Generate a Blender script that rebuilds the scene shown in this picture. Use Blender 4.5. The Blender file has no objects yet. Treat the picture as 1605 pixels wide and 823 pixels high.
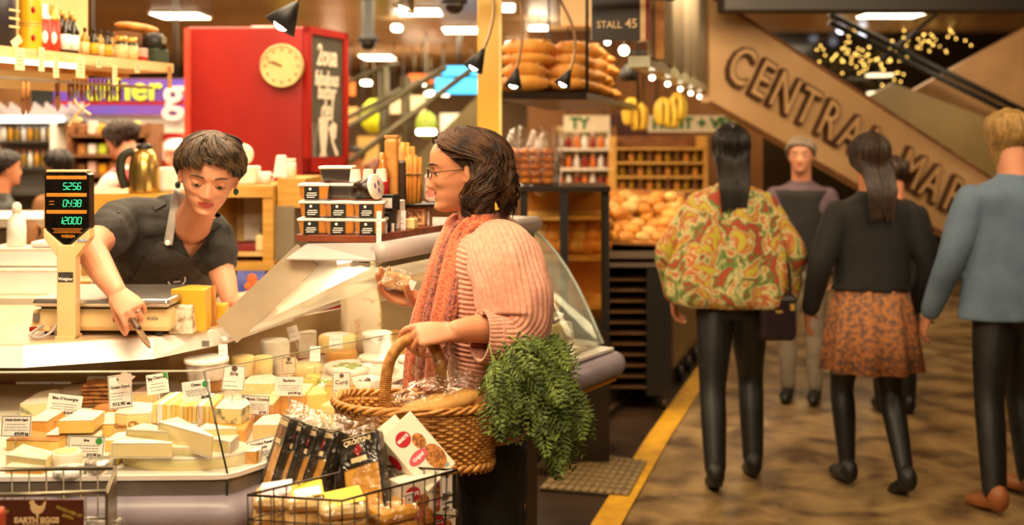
import bpy, math, random
import numpy as np
from mathutils import Vector, Matrix, Euler, noise
random.seed(7)
SC = bpy.context.scene
COL = SC.collection
F = 1700.0; CX = 802.5; HY = 215.0; CZ = 1.6
def P(px, py, d):
    return Vector(((px-CX)/F*d, d, CZ-(py-HY)/F*d))
def D(py, z):            # depth at which height z shows at row py
    return (CZ-z)*F/(py-HY)
# ---------- camera, world, lights, exposure ----------
cam = bpy.data.objects.new('camera', bpy.data.cameras.new('camera')); COL.objects.link(cam)
cam.location = (0, 0, CZ); cam.rotation_euler = (math.pi/2, 0, 0)
cam.data.sensor_width = 36; cam.data.lens = F/1605*36
cam.data.shift_y = -(411.5-HY)/1605
cam.data.dof.use_dof = True; cam.data.dof.focus_distance = 2.72; cam.data.dof.aperture_fstop = 2.2
cam.data.clip_start = 0.05
SC.camera = cam
SC.view_settings.view_transform = 'Standard'; SC.view_settings.look = 'None'
SC.view_settings.gamma = 1; SC.view_settings.use_curve_mapping = False
SC.view_settings.exposure = 0.55
SC.cycles.use_denoising = True
SC.cycles.max_bounces = 8; SC.cycles.diffuse_bounces = 3; SC.cycles.glossy_bounces = 3
SC.cycles.transmission_bounces = 5; SC.cycles.transparent_max_bounces = 16
SC.cycles.caustics_reflective = False; SC.cycles.caustics_refractive = False
SC.cycles.sample_clamp_indirect = 4
w = bpy.data.worlds.new('hall_air'); SC.world = w; w.use_nodes = True
w.node_tree.nodes['Background'].inputs[0].default_value = (1, .76, .50, 1)
w.node_tree.nodes['Background'].inputs[1].default_value = .42
WARM = (1, .78, .49)
def area(name, loc, target, sx, sy, power, color=WARM, spread=180):
    l = bpy.data.lights.new(name, 'AREA'); l.shape = 'RECTANGLE'; l.size = sx; l.size_y = sy
    l.energy = power; l.color = color; l.spread = math.radians(spread)
    o = bpy.data.objects.new(name, l); COL.objects.link(o); o.location = loc
    o.rotation_euler = (Vector(target)-Vector(loc)).to_track_quat('-Z', 'Y').to_euler()
    o['kind'] = 'helper'
    return o
area('counter_light', (-.75, 2.0, 2.74), (-.6, 2.8, .9), 1.5, .6, 50)
area('front_fill', (-.5, .1, 2.74), (-.4, 2.6, .9), 1.2, .5, 30)  # added fill from above the camera, brightens the cheese fronts
area('customer_light', (.35, 1.3, 2.74), (0, 2.8, 1.1), .9, .7, 17)
area('vendor_light', (-1.0, 3.5, 2.74), (-1.0, 3.4, 1.0), 1.2, .9, 36)
area('hood_strip_light', (-.30, 3.32, 1.235), (-.36, 3.2, .9), .85, .06, 7.0).rotation_euler = (0, 0, math.atan2(1, .45))
area('stall_light', (-2.2, 7.0, 2.74), (-2.2, 7.0, 0), 4.0, 4.5, 300)
area('bakery_light', (.8, 6.6, 2.74), (.9, 7.0, .8), 1.2, 1.8, 62)
area('aisle_light', (2.3, 4.2, 2.76), (2.4, 6.0, 0), 1.2, 2.0, 34)
area('stair_light', (2.0, 5.4, 2.7), (2.6, 8.4, 1.7), 1.8, .5, 30)
area('flank_fill', (3.9, 7.9, 2.72), (4.6, 9.6, 1.9), .9, .5, 26)  # added fill, lightens the otherwise dark stair side
area('far_aisle_light', (2.6, 9.6, 2.74), (2.6, 9.0, 0), 1.6, 2.0, 40)
area('far_hall_fill', (-1.2, 14.0, 2.74), (-1.2, 14.0, 0), 6.0, 5.0, 420)  # extra area lamp added to lift the dark far ceiling

# ---------- materials ----------
MC = {}
def lin(h):
    if isinstance(h, str):
        c = [int(h[i:i+2], 16)/255 for i in (0, 2, 4)]
    else: c = h
    return [x/12.92 if x <= .04045 else ((x+.055)/1.055)**2.4 for x in c]
def M(name, col, rough=.5, metal=0, col2=None, scale=20, det=3, bump=0, bscale=None, spec=.5, emit=0, kind='noise', stretch=(1,1,1), sss=0, ramp=(.35,.65), alpha=1, coat=0, dist=0, sheen=0):
    if name in MC: return MC[name]
    m = bpy.data.materials.new(name); m.use_nodes = True; MC[name] = m
    nt = m.node_tree; b = nt.nodes['Principled BSDF']; L = nt.links.new
    c = lin(col); c2 = lin(col2) if col2 else [min(1, x*.86) for x in c]
    tc = nt.nodes.new('ShaderNodeTexCoord'); mp = nt.nodes.new('ShaderNodeMapping'); mp.inputs['Scale'].default_value = stretch
    L(tc.outputs['Object'], mp.inputs['Vector'])
    if kind == 'noise':
        t = nt.nodes.new('ShaderNodeTexNoise'); t.inputs['Scale'].default_value = scale; t.inputs['Detail'].default_value = det; t.inputs['Distortion'].default_value = dist; fac = t.outputs['Fac']
    elif kind == 'voronoi':
        t = nt.nodes.new('ShaderNodeTexVoronoi'); t.inputs['Scale'].default_value = scale; fac = t.outputs['Distance']
    elif kind == 'wave':
        t = nt.nodes.new('ShaderNodeTexWave'); t.inputs['Scale'].default_value = scale; t.inputs['Distortion'].default_value = dist; t.inputs['Detail'].default_value = det; t.bands_direction = 'Z'; fac = t.outputs['Fac']
    L(mp.outputs['Vector'], t.inputs['Vector'])
    r = nt.nodes.new('ShaderNodeValToRGB'); r.color_ramp.elements[0].position = ramp[0]; r.color_ramp.elements[1].position = ramp[1]
    r.color_ramp.elements[0].color = (*c2, 1); r.color_ramp.elements[1].color = (*c, 1)
    L(fac, r.inputs['Fac']); L(r.outputs['Color'], b.inputs['Base Color'])
    b.inputs['Roughness'].default_value = rough; b.inputs['Metallic'].default_value = metal
    b.inputs['Specular IOR Level'].default_value = spec
    if coat: b.inputs['Coat Weight'].default_value = coat
    if sheen: b.inputs['Sheen Weight'].default_value = sheen
    if sss:
        b.inputs['Subsurface Weight'].default_value = sss; b.inputs['Subsurface Radius'].default_value = (1, .4, .2); b.inputs['Subsurface Scale'].default_value = .012
    if emit:
        L(r.outputs['Color'], b.inputs['Emission Color']); b.inputs['Emission Strength'].default_value = emit
    if alpha < 1: b.inputs['Alpha'].default_value = alpha
    if bump:
        bp = nt.nodes.new('ShaderNodeBump'); bp.inputs['Strength'].default_value = 1; bp.inputs['Distance'].default_value = bump
        if bscale:
            t2 = nt.nodes.new('ShaderNodeTexNoise'); t2.inputs['Scale'].default_value = bscale; t2.inputs['Detail'].default_value = 3
            L(mp.outputs['Vector'], t2.inputs['Vector']); L(t2.outputs['Fac'], bp.inputs['Height'])
        else: L(fac, bp.inputs['Height'])
        L(bp.outputs['Normal'], b.inputs['Normal'])
    return m
def glass(name, tint=(1, 1, 1), refl=.12, rough=.02, wrinkle=0, wscale=18, haze=0):
    """thin pane or film: mostly clear, partly mirror, a little body colour"""
    if name in MC: return MC[name]
    m = bpy.data.materials.new(name); m.use_nodes = True; MC[name] = m
    nt = m.node_tree; L = nt.links.new; out = nt.nodes['Material Output']; nt.nodes.remove(nt.nodes['Principled BSDF'])
    tr = nt.nodes.new('ShaderNodeBsdfTransparent'); tr.inputs[0].default_value = (*tint, 1)
    gl = nt.nodes.new('ShaderNodeBsdfGlossy'); gl.inputs['Roughness'].default_value = rough; gl.inputs['Color'].default_value = (1, .98, .95, 1)
    fr = nt.nodes.new('ShaderNodeLayerWeight'); fr.inputs['Blend'].default_value = .25
    mu = nt.nodes.new('ShaderNodeMath'); mu.operation = 'MULTIPLY_ADD'; mu.inputs[1].default_value = .45; mu.inputs[2].default_value = refl*.35
    L(fr.outputs['Facing'], mu.inputs[0])
    mx = nt.nodes.new('ShaderNodeMixShader'); L(mu.outputs[0], mx.inputs[0]); L(tr.outputs[0], mx.inputs[1]); L(gl.outputs[0], mx.inputs[2])
    last = mx
    if wrinkle:
        tc = nt.nodes.new('ShaderNodeTexCoord'); n = nt.nodes.new('ShaderNodeTexNoise'); n.inputs['Scale'].default_value = wscale; n.inputs['Detail'].default_value = 4; n.inputs['Distortion'].default_value = 1.2
        L(tc.outputs['Object'], n.inputs['Vector']); bp = nt.nodes.new('ShaderNodeBump'); bp.inputs['Distance'].default_value = wrinkle
        L(n.outputs['Fac'], bp.inputs['Height']); L(bp.outputs['Normal'], gl.inputs['Normal'])
        mu.inputs[1].default_value = .35; mu.inputs[2].default_value = refl
    if haze:
        df = nt.nodes.new('ShaderNodeBsdfDiffuse'); df.inputs[0].default_value = (.9, .88, .82, 1)
        m2 = nt.nodes.new('ShaderNodeMixShader'); m2.inputs[0].default_value = haze
        L(mx.outputs[0], m2.inputs[1]); L(df.outputs[0], m2.inputs[2]); last = m2
    L(last.outputs[0], out.inputs['Surface'])
    return m
def lamp_mat(name, col, strength):
    return M(name, col, .5, emit=strength, col2=col)

# ---------- mesh builder ----------
def frame_of(p0, p1):
    d = (Vector(p1)-Vector(p0)); return d.to_track_quat('Z', 'Y').to_matrix()
class MB:
    def __init__(s): s.v = []; s.f = []; s.m = []; s.s = []
    def add(s, vs, fs, mi=0, sm=False, T=None):
        o = len(s.v)
        s.v += [tuple(T @ Vector(v)) if T is not None else tuple(v) for v in vs]
        s.f += [tuple(i+o for i in f) for f in fs]; s.m += [mi]*len(fs); s.s += [sm]*len(fs); return s
    def box(s, c, d, T=None, mi=0, taper=1.0, tapy=None):
        x, y, z = (k/2 for k in d); q = taper; r = taper if tapy is None else tapy
        vs = [(-x,-y,-z),(x,-y,-z),(x,y,-z),(-x,y,-z),(-x*q,-y*r,z),(x*q,-y*r,z),(x*q,y*r,z),(-x*q,y*r,z)]
        vs = [(v[0]+c[0], v[1]+c[1], v[2]+c[2]) for v in vs]
        return s.add(vs, [(0,3,2,1),(4,5,6,7),(0,1,5,4),(1,2,6,5),(2,3,7,6),(3,0,4,7)], mi, False, T)
    def rbox(s, c, d, r=.006, T=None, mi=0):         # box with rounded vertical edges and softened top/bottom
        x, y, z = (k/2 for k in d); r = min(r, x*.9, y*.9, z*.9); pl = []
        for cx, cy, a0 in ((x-r,y-r,0),(-x+r,y-r,90),(-x+r,-y+r,180),(x-r,-y+r,270)):
            for k in range(4):
                a = math.radians(a0+k*30); pl.append((cx, cy, math.cos(a), math.sin(a)))
        rings = [(-z, -r*.7), (-z+r*.3, -r*.3), (-z+r, 0), (z-r, 0), (z-r*.3, -r*.3), (z, -r*.7)]
        vs = []; n = len(pl)
        for zz, q in rings:
            vs += [(c[0]+px+ca*(r+q), c[1]+py+sa*(r+q), c[2]+zz) for px, py, ca, sa in pl]
        fs = [(i*n+j, i*n+(j+1) % n, (i+1)*n+(j+1) % n, (i+1)*n+j) for i in range(5) for j in range(n)]
        fs += [tuple(range(n))[::-1], tuple(range(5*n, 6*n))]
        return s.add(vs, fs, mi, False, T)
    def tube(s, pts, r, seg=8, mi=0, closed=False, sm=True, flat=1.0, caps=True, up=None, T=None):
        pts = [Vector(p) for p in pts]; n = len(pts)
        rs = r if isinstance(r, (list, tuple)) else [r]*n
        vs = []; prev = None
        for i, p in enumerate(pts):
            if closed: t = pts[(i+1) % n]-pts[i-1]
            else: t = pts[min(i+1, n-1)]-pts[max(i-1, 0)]
            if t.length < 1e-9: t = Vector((0, 0, 1))
            t.normalize()
            if prev is None:
                u = Vector(up) if up is not None else (Vector((0, 0, 1)) if abs(t.z) < .9 else Vector((1, 0, 0)))
            else: u = prev
            u = u-t*u.dot(t)
            if u.length < 1e-6: u = t.orthogonal()
            u.normalize(); prev = u; b = t.cross(u)
            for k in range(seg):
                a = 2*math.pi*k/seg
                vs.append(p+u*(rs[i]*math.cos(a)*flat)+b*(rs[i]*math.sin(a)))
        fs = []
        for i in range(n if closed else n-1):
            j = (i+1) % n
            for k in range(seg):
                k2 = (k+1) % seg; fs.append((i*seg+k, i*seg+k2, j*seg+k2, j*seg+k))
        if not closed and caps:
            fs.append(tuple(range(seg))[::-1]); fs.append(tuple(range((n-1)*seg, n*seg)))
        return s.add(vs, fs, mi, sm, T)
    def bar(s, p0, p1, r, r1=None, seg=10, mi=0, sm=True):
        return s.tube([p0, p1], [r, r if r1 is None else r1], seg, mi, sm=sm)
    def beam(s, p0, p1, wdt, hgt, mi=0, up=(0, 0, 1)):
        p0 = Vector(p0); p1 = Vector(p1); t = (p1-p0).normalized(); u = Vector(up); u = (u-t*u.dot(t)).normalized(); b = t.cross(u)
        vs = [p+b*(a*wdt/2)+u*(c*hgt/2) for p in (p0, p1) for a, c in ((-1,-1),(1,-1),(1,1),(-1,1))]
        return s.add(vs, [(0,3,2,1),(4,5,6,7),(0,1,5,4),(1,2,6,5),(2,3,7,6),(3,0,4,7)], mi)
    def lathe(s, prof, seg=24, T=None, mi=0, sm=True, a0=0, a1=360, sx=1, sy=1):
        full = abs(a1-a0) >= 360; k = seg if full else seg+1; vs = []
        for r, z in prof:
            for i in range(k):
                a = math.radians(a0+(a1-a0)*i/seg); vs.append((r*math.cos(a)*sx, r*math.sin(a)*sy, z))
        fs = []
        for j in range(len(prof)-1):
            for i in range(seg):
                i2 = (i+1) % k; fs.append((j*k+i, j*k+i2, (j+1)*k+i2, (j+1)*k+i))
        if full:
            if prof[0][0] > 1e-5: fs.append(tuple(range(k))[::-1])
            if prof[-1][0] > 1e-5: fs.append(tuple(range((len(prof)-1)*k, len(prof)*k)))
        return s.add(vs, fs, mi, sm, T)
    def prism(s, poly, z0, z1, T=None, mi=0, mside=None, sc=1.0, sm=False):
        n = len(poly); cx = sum(p[0] for p in poly)/n; cy = sum(p[1] for p in poly)/n
        vs = [(x, y, z0) for x, y in poly]+[(cx+(x-cx)*sc, cy+(y-cy)*sc, z1) for x, y in poly]
        s.add(vs, [tuple(range(n))[::-1], tuple(range(n, 2*n))], mi, False, T)
        o = len(s.v)-2*n
        for i in range(n):
            j = (i+1) % n; s.f.append((o+i, o+j, o+n+j, o+n+i)); s.m.append(mi if mside is None else mside); s.s.append(sm)
        return s
    def ell(s, c, r, T=None, mi=0, u=16, vv=10, sm=True, fn=None):
        if not hasattr(r, '__len__'): r = (r, r, r)
        vs = []; 
        for j in range(vv+1):
            th = math.pi*j/vv
            for i in range(u):
                ph = 2*math.pi*i/u; d = Vector((math.sin(th)*math.cos(ph), math.sin(th)*math.sin(ph), math.cos(th)))
                k = fn(d) if fn else 1
                vs.append((c[0]+d.x*r[0]*k, c[1]+d.y*r[1]*k, c[2]+d.z*r[2]*k))
        fs = [(j*u+i, (j+1)*u+i, (j+1)*u+(i+1) % u, j*u+(i+1) % u) for j in range(vv) for i in range(u)]
        return s.add(vs, fs, mi, sm, T)
    def slab(s, q, t, mi=0, n=None):                # a polygon in space given a thickness along its normal (or n)
        q = [Vector(p) for p in q]
        if n is None:
            n = (q[1]-q[0]).cross(q[2]-q[0]).normalized()
        n = Vector(n)*t; k = len(q)
        vs = q+[p+n for p in q]
        fs = [tuple(range(k))[::-1], tuple(range(k, 2*k))]+[(i, (i+1) % k, k+(i+1) % k, k+i) for i in range(k)]
        return s.add(vs, fs, mi)
    def grid(s, rows, mi=0, sm=True, T=None):       # rows of points -> sheet
        h = len(rows); k = len(rows[0]); vs = [p for r in rows for p in r]
        return s.add(vs, [(i*k+j, i*k+j+1, (i+1)*k+j+1, (i+1)*k+j) for i in range(h-1) for j in range(k-1)], mi, sm, T)
    def merge(s, o, T=None, mi=None):
        n = len(s.v); s.v += [tuple(T @ Vector(v)) if T is not None else v for v in o.v]
        s.f += [tuple(i+n for i in f) for f in o.f]; s.m += o.m if mi is None else [mi]*len(o.m); s.s += o.s; return s
    def text(s, txt, size, T, depth=.0008, mi=0, align='CENTER', bold=0, sx=1, shear=0):
        o = len(s.v); vs, fs = text_mesh(txt, depth/size, align, bold/size, shear)
        return s.add([(v[0]*size*sx, v[1]*size, v[2]*size) for v in vs], fs, mi, False, T)
    def mesh(s, name, mats):
        me = bpy.data.meshes.new(name); me.from_pydata(s.v, [], s.f)
        for m in (mats if isinstance(mats, (list, tuple)) else [mats]): me.materials.append(m)
        me.polygons.foreach_set('material_index', s.m); me.polygons.foreach_set('use_smooth', s.s); me.update(); return me
    def build(s, name, mats, parent=None, loc=None, rot=None, bevel=0, solid=0):
        return ob(name, s.mesh(name, mats), parent, loc, rot, bevel, solid)
def ob(name, me, parent=None, loc=None, rot=None, bevel=0, solid=0):
    o = bpy.data.objects.new(name, me); COL.objects.link(o)
    if parent is not None: o.parent = parent
    if loc is not None: o.location = loc
    if rot is not None: o.rotation_euler = rot
    if solid:
        md = o.modifiers.new('solid', 'SOLIDIFY'); md.thickness = solid; md.offset = 0
    if bevel:
        md = o.modifiers.new('bevel', 'BEVEL'); md.width = bevel; md.segments = 2; md.limit_method = 'ANGLE'
    return o
TC = {}
def text_mesh(txt, depth, align, bold, shear=0):
    k = (txt, round(depth, 4), align, round(bold, 4), shear)
    if k not in TC:
        c = bpy.data.curves.new('t', 'FONT'); c.body = txt; c.size = 1; c.extrude = depth; c.align_x = align; c.align_y = 'CENTER'; c.offset = bold; c.resolution_u = 3; c.shear = shear
        o = bpy.data.objects.new('t', c); COL.objects.link(o)
        bpy.context.view_layer.update()
        me = bpy.data.meshes.new_from_object(o.evaluated_get(bpy.context.evaluated_depsgraph_get()))
        TC[k] = ([tuple(v.co) for v in me.vertices], [tuple(p.vertices) for p in me.polygons])
        bpy.data.objects.remove(o); bpy.data.curves.remove(c); bpy.data.meshes.remove(me)
    return TC[k]
def tag(o, label, cat, group=None, kind=None):
    o['label'] = label; o['category'] = cat
    if group: o['group'] = group
    if kind: o['kind'] = kind
    return o
def thing(name, label, cat, loc=(0, 0, 0), rz=0, group=None, rot=None):
    o = bpy.data.objects.new(name, None); COL.objects.link(o); o.location = loc
    o.rotation_euler = rot if rot is not None else (0, 0, rz); o.empty_display_size = .05
    return tag(o, label, cat, group)
def struct(name, mb, mats, parent=None, **k):
    o = mb.build(name, mats, parent, **k); o['kind'] = 'structure'; return o
def dup(root, loc=None, rz=None, label=None, group=None, rot=None, scale=None):
    r = root.copy(); COL.objects.link(r)
    if loc is not None: r.location = loc
    if rz is not None: r.rotation_euler = (0, 0, rz)
    if rot is not None: r.rotation_euler = rot
    if scale is not None: r.scale = scale if hasattr(scale, '__len__') else (scale,)*3
    if label: r['label'] = label
    if group: r['group'] = group
    for ch in root.children:
        c = ch.copy(); COL.objects.link(c); c.parent = r
        for g in ch.children:
            d = g.copy(); COL.objects.link(d); d.parent = c
    return r
def TR(loc=(0, 0, 0), rot=(0, 0, 0), sc=1):
    return Matrix.LocRotScale(Vector(loc), Euler(rot), Vector((sc,)*3 if not hasattr(sc, '__len__') else sc))
R = math.radians
FACE = Matrix.Rotation(math.pi/2, 4, 'X')   # text in XY -> standing in XZ facing -Y
def catmull(pts, n=6, closed=False):
    pts = [Vector(p) for p in pts]; out = []; k = len(pts)
    for i in range(k if closed else k-1):
        if closed: a, b, c, d = pts[i-1], pts[i], pts[(i+1) % k], pts[(i+2) % k]
        else: a, b, c, d = pts[max(i-1, 0)], pts[i], pts[i+1], pts[min(i+2, k-1)]
        for j in range(n):
            t = j/n; out.append(.5*((2*b)+(c-a)*t+(2*a-5*b+4*c-d)*t*t+(3*b-a-3*c+d)*t**3))
    if not closed: out.append(pts[-1])
    return out
def lerp(a, b, t): return a+(b-a)*t
def interp(x, tab):
    if x <= tab[0][0]: return tab[0][1]
    for (a, b), (c, d) in zip(tab, tab[1:]):
        if x <= c:
            t = (x-a)/(c-a); return b+(d-b)*t
    return tab[-1][1]
def sinterp(x, tab):   # smooth
    xs = [t[0] for t in tab]
    if x <= xs[0]: return tab[0][1]
    if x >= xs[-1]: return tab[-1][1]
    i = max(k for k in range(len(xs)) if xs[k] <= x); i = min(i, len(xs)-2)
    def slope(k):
        a = max(k-1, 0); b = min(k+1, len(xs)-1); return (tab[b][1]-tab[a][1])/(xs[b]-xs[a])
    h = xs[i+1]-xs[i]; t = (x-xs[i])/h
    return (2*t**3-3*t*t+1)*tab[i][1]+(t**3-2*t*t+t)*h*slope(i)+(-2*t**3+3*t*t)*tab[i+1][1]+(t**3-t*t)*h*slope(i+1)
# ---------- common materials ----------
m_white = M('white_laminate', 'F4EDE6', .25, col2='ECE3DA', scale=6)
m_steel = M('brushed_steel', 'C9C2BA', .28, .9, col2='B4ADA6', scale=40, stretch=(1, 1, 12))
m_greyp = M('grey_satin_panel', 'B9AFAC', .35, col2='AFA5A2', scale=8)
m_bumper = M('mauve_grey_bumper', '8A7F88', .38, col2='7E737C', scale=10)
m_black = M('black_matte', '1A1816', .5, col2='100F0E', scale=30)
m_blackg = M('black_gloss', '16120F', .2, col2='0E0C0A', scale=30)
m_card = M('card_white', 'F7F0EC', .7, col2='EFE6E1', scale=30)
m_ink = M('black_ink', '1B1715', .7, col2='100E0D', scale=30)
m_inkg = M('grey_ink', '77706C', .7, col2='6A6460', scale=30)
m_wood = M('honey_wood', 'D9A550', .4, col2='C28E3C', scale=6, stretch=(1, 1, 8))
m_red = M('red_lacquer', '9E1B14', .35, col2='8E1610', scale=3)
m_wire = M('dark_wire', '4B4238', .35, .8, col2='3B332B', scale=30)
m_wirel = M('dull_steel_wire', '8F8672', .35, .8, col2='7C745F', scale=30)
m_pane = glass('counter_glass', (.97, .985, .97), .10)
m_cello = glass('cellophane', (.98, .98, .97), .07, .06, wrinkle=.02, wscale=22)
m_wrap = glass('cling_film', (.99, .99, .98), .05, .08, wrinkle=.01, wscale=30)
m_bread = M('bread_crust', 'DE9C3E', .6, col2='BC7426', scale=14, bump=.003)
m_lightp = lamp_mat('light_panel_glow', 'FFE9C4', 9)

# ---------- floor, walls, ceiling ----------
f = MB(); f.slab([(-9, -2.5, 0), (6.6, -2.5, 0), (6.6, 19, 0), (-9, 19, 0)], -.05)
m_floor = M('worn_concrete', 'A4875A', .33, col2='54402A', scale=4.5, det=9, bump=.004, bscale=30, ramp=(.36, .66), dist=.4)
struct('floor', f, m_floor)
f = MB(); f.box((-1.2, 8.2, 2.86), (15.6, 21.6, .1))
m_ceil = M('warm_painted_ceiling', 'D6B084', .32, col2='B28E64', scale=.8, det=6, bump=.001, bscale=6)
struct('ceiling', f, m_ceil)
m_wall = M('brown_plaster_wall', '6E5436', .7, col2='5A4329', scale=2)
for nm, c, d in (('wall_back', (-1.2, 19.05, 1.4), (15.8, .1, 2.9)), ('wall_left', (-9.05, 8.25, 1.4), (.1, 21.6, 2.9)), ('wall_right', (6.65, 8.25, 1.4), (.1, 21.6, 2.9)), ('wall_front', (-1.2, -2.55, 1.4), (15.8, .1, 2.9))):
    struct(nm, MB().box(c, d), m_wall)
# darker kerb zone along the counters, gutter rails and the painted line
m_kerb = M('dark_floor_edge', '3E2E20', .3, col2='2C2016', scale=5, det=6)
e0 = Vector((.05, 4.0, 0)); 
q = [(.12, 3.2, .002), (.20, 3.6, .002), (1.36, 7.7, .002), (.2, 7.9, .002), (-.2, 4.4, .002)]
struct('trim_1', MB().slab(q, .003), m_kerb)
g = MB()
for a, b in (((875, 722), (985, 622)), ((845, 745), (955, 640))):
    pa = P(a[0], a[1], D(a[1], 0)); pb = P(b[0], b[1], D(b[1], 0)); pa.z = pb.z = .02; g.beam(pa, pb, .05, .035)
struct('trim_2', g, M('gutter_rail', '5A4A3A', .3, .5, col2='463828', scale=12))
yl = [P(a, b, D(b, 0)) for a, b in ((893, 860), (985, 860), (1062, 668), (1124, 560), (1112, 560), (1030, 668))]
yl = [(p.x, p.y, .003) for p in yl]
def line_pts(pts): return pts
y1 = P(905, 850, D(850, 0)); y2 = P(1118, 558, D(558, 0)); y3 = P(1180, 470, D(470, 0))
mb = MB()
a = Vector((.33, 4.0, 0)); 
cl = [P(935, 850, D(850, 0)), P(1030, 690, D(690, 0)), P(1117, 562, D(562, 0)), P(1175, 470, D(470, 0))]
L_ = []; R_ = []
for i, p in enumerate(cl):
    L_.append((p.x-.062, p.y, .0075)); R_.append((p.x+.062, p.y, .0075))
mb.grid([L_, R_], sm=False)
o = struct('trim_3', mb, M('yellow_line_paint', 'E0A80F', .5, col2='C08C10', scale=10, det=5), solid=.002)
# ---------- the glass cheese counter ----------
ZD = .885
case = thing('cheese_counter', 'long glass-fronted cheese counter with mauve bumper and white worktop', 'counter', (0, 0, 0))
A0 = Vector((-1.75, 2.27)); A1 = Vector((-.605, 2.30)); B1 = Vector((.345, 3.78))
nA = Vector((.026, -1)).normalized(); nB = Vector((.843, -.538)).normalized()
def off(d, z, zB=None):
    m = (nA+nB).normalized(); k = d/m.dot(nA); zB = z-.019 if zB is None else zB
    a = A0+nA*d; c = A1+m*k; b = B1+nB*d
    pts = [(a.x, a.y, z)]
    # ease the corner round
    for t in (-.12, -.06): q = c+(a-c).normalized()*(-t); pts.append((q.x, q.y, z))
    q0 = c+(a-c).normalized()*.03; q1 = c+(b-c).normalized()*.03; mid = (q0+q1)/2*.4+c*.6
    pts += [(q0.x, q0.y, z), (mid.x, mid.y, z), (q1.x, q1.y, z-.001)]
    for t in (.25, .5, .75, 1): q = c.lerp(b, t); pts.append((q.x, q.y, lerp(z, zB, t)))
    return pts
def sweep(mb, prof, mi=0, sm=True, cap=True, far=-.019):
    rows = [off(d, z, z+far) for d, z in prof]; o = len(mb.v); mb.grid(rows, mi, sm)
    if cap:
        k = len(rows[0]); mb.f.append(tuple(o+i*k+k-1 for i in range(len(rows)))); mb.m.append(mi); mb.s.append(False)
sweepP = lambda nm, prof, mat, sm=False, far=-.019: (lambda mb: (sweep(mb, prof, 0, sm, True, far), mb.build(nm, mat, case))[1])(MB())
sweepP('lip', [(-.06, ZD-.012), (0, ZD-.012), (.012, ZD-.008), (.012, ZD+.002), (-.06, ZD+.002)], m_white)
sweepP('front_panel', [(-.05, ZD-.012), (.004, ZD-.013), (.004, ZD-.052), (-.05, ZD-.052)], M('smoked_grey_panel', '8D857C', .3, .3, col2='7F776F', scale=6))
sweepP('bumper', [(0, ZD-.043)]+[(.01+.042*math.cos(R(a)), ZD-.085+.042*math.sin(R(a))) for a in range(90, -91, -15)]+[(0, ZD-.13)], m_bumper, True, .012)
sweepP('under_trim', [(-.2, ZD-.128), (.02, ZD-.128), (.02, ZD-.142), (-.2, ZD-.142)], M('amber_edge_trim', 'C98A2A', .4, col2='B47820', scale=8), False, .012)
sweepP('kick_base', [(-.34, ZD-.13), (-.30, ZD-.14), (-.30, .0)], M('dark_brown_kickboard', '3B2A1C', .25, col2='2E2016', scale=3))
mb = MB()   # end cap of the bumper at the far end
c = B1+nB*.01; mb.ell((c.x, c.y, ZD-.073), (.043, .043, .043)); mb.build('bumper_end_cap', m_bumper, case)
mb = MB()
deck = [(-1.75, 2.30), (-.61, 2.33), (.30, 3.79), (-.20, 4.15), (-.86, 3.22), (-1.0, 3.14), (-1.75, 3.14)]
mb.prism([(x, y) for x, y in deck], ZD-.03, ZD); mb.build('deck', M('deck_liner', 'E9DFD0', .45, col2='DED3C2', scale=5), case)
# stainless back wall under the worktop
mb = MB()
for a, b in (((-1.75, 3.17), (-1.0, 3.17)), ((-1.0, 3.17), (-.86, 3.25)), ((-.86, 3.25), (-.22, 4.2))):
    mb.slab([(a[0], a[1], ZD), (b[0], b[1], ZD), (b[0], b[1], 1.02), (a[0], a[1], 1.02)], -.012)
mb.build('back_panel', M('warm_stainless_back', 'C4AA86', .35, .3, col2='B0966F', scale=3, stretch=(1, 1, 3)), case)
mb = MB()
for k in range(4):
    p = P(16+k*33, 602+(k % 2)*9, 3.155); mb.ell(p, .003, u=8, vv=6)
mb.build('rivets', m_black, case)['kind'] = 'stuff'
for a, b in ((-20, 24), (112, 142)):
    mb = MB(); p = P(a, 603, 3.15); q = P(b, 601, 3.15); mb.beam(p, q, .012, .012); mb.build('shelf_rail', M('red_rail', 'B5402E', .4, col2='A33626', scale=9), case)
# worktop: top and a slightly leaning white front face
zt, zb = 1.065, 1.01
top = [(-1.8, D(539, zt)), (P(36, 539, D(539, zt)).x, D(539, zt)), (P(241, 527, D(527, zt)).x, D(527, zt)), (P(337, 513, D(513, zt)).x, D(513, zt)), (-.50, 4.23), (-.70, 4.35), (-1.05, 3.46), (-1.8, 3.46)]
bot = [(-1.8, D(577, zb)), (P(36, 577, D(577, zb)).x, D(577, zb)), (P(241, 563, D(563, zb)).x, D(563, zb)), (P(357, 538, D(538, zb)).x, D(538, zb)), (-.50, 4.20), (-.70, 4.35), (-1.05, 3.46), (-1.8, 3.46)]
mb = MB(); n = len(top)
mb.add([(x, y, zt) for x, y in top]+[(x, y, zb) for x, y in bot], [tuple(range(n)), tuple(range(n, 2*n))[::-1]]+[(i, n+i, n+(i+1) % n, (i+1) % n) for i in range(n)])
mb.build('worktop', M('cream_worktop', 'DDBF9E', .18, col2='D2B292', scale=4), case, bevel=.003)
mb = MB()
for i in range(4):
    a, b_, c_, e_ = (Vector((*top[i], zt-.004)), Vector((*top[i+1], zt-.004)), Vector((*bot[i+1], zb+.001)), Vector((*bot[i], zb+.001)))
    o_ = (b_-a).cross(Vector((0, 0, -1))).normalized()*-.003; o_ = o_ if o_.y < 0 else -o_
    mb.slab([a+o_, b_+o_, c_+o_, e_+o_], .003, n=-o_.normalized())
mb.build('worktop_edge', m_white, case)
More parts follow.
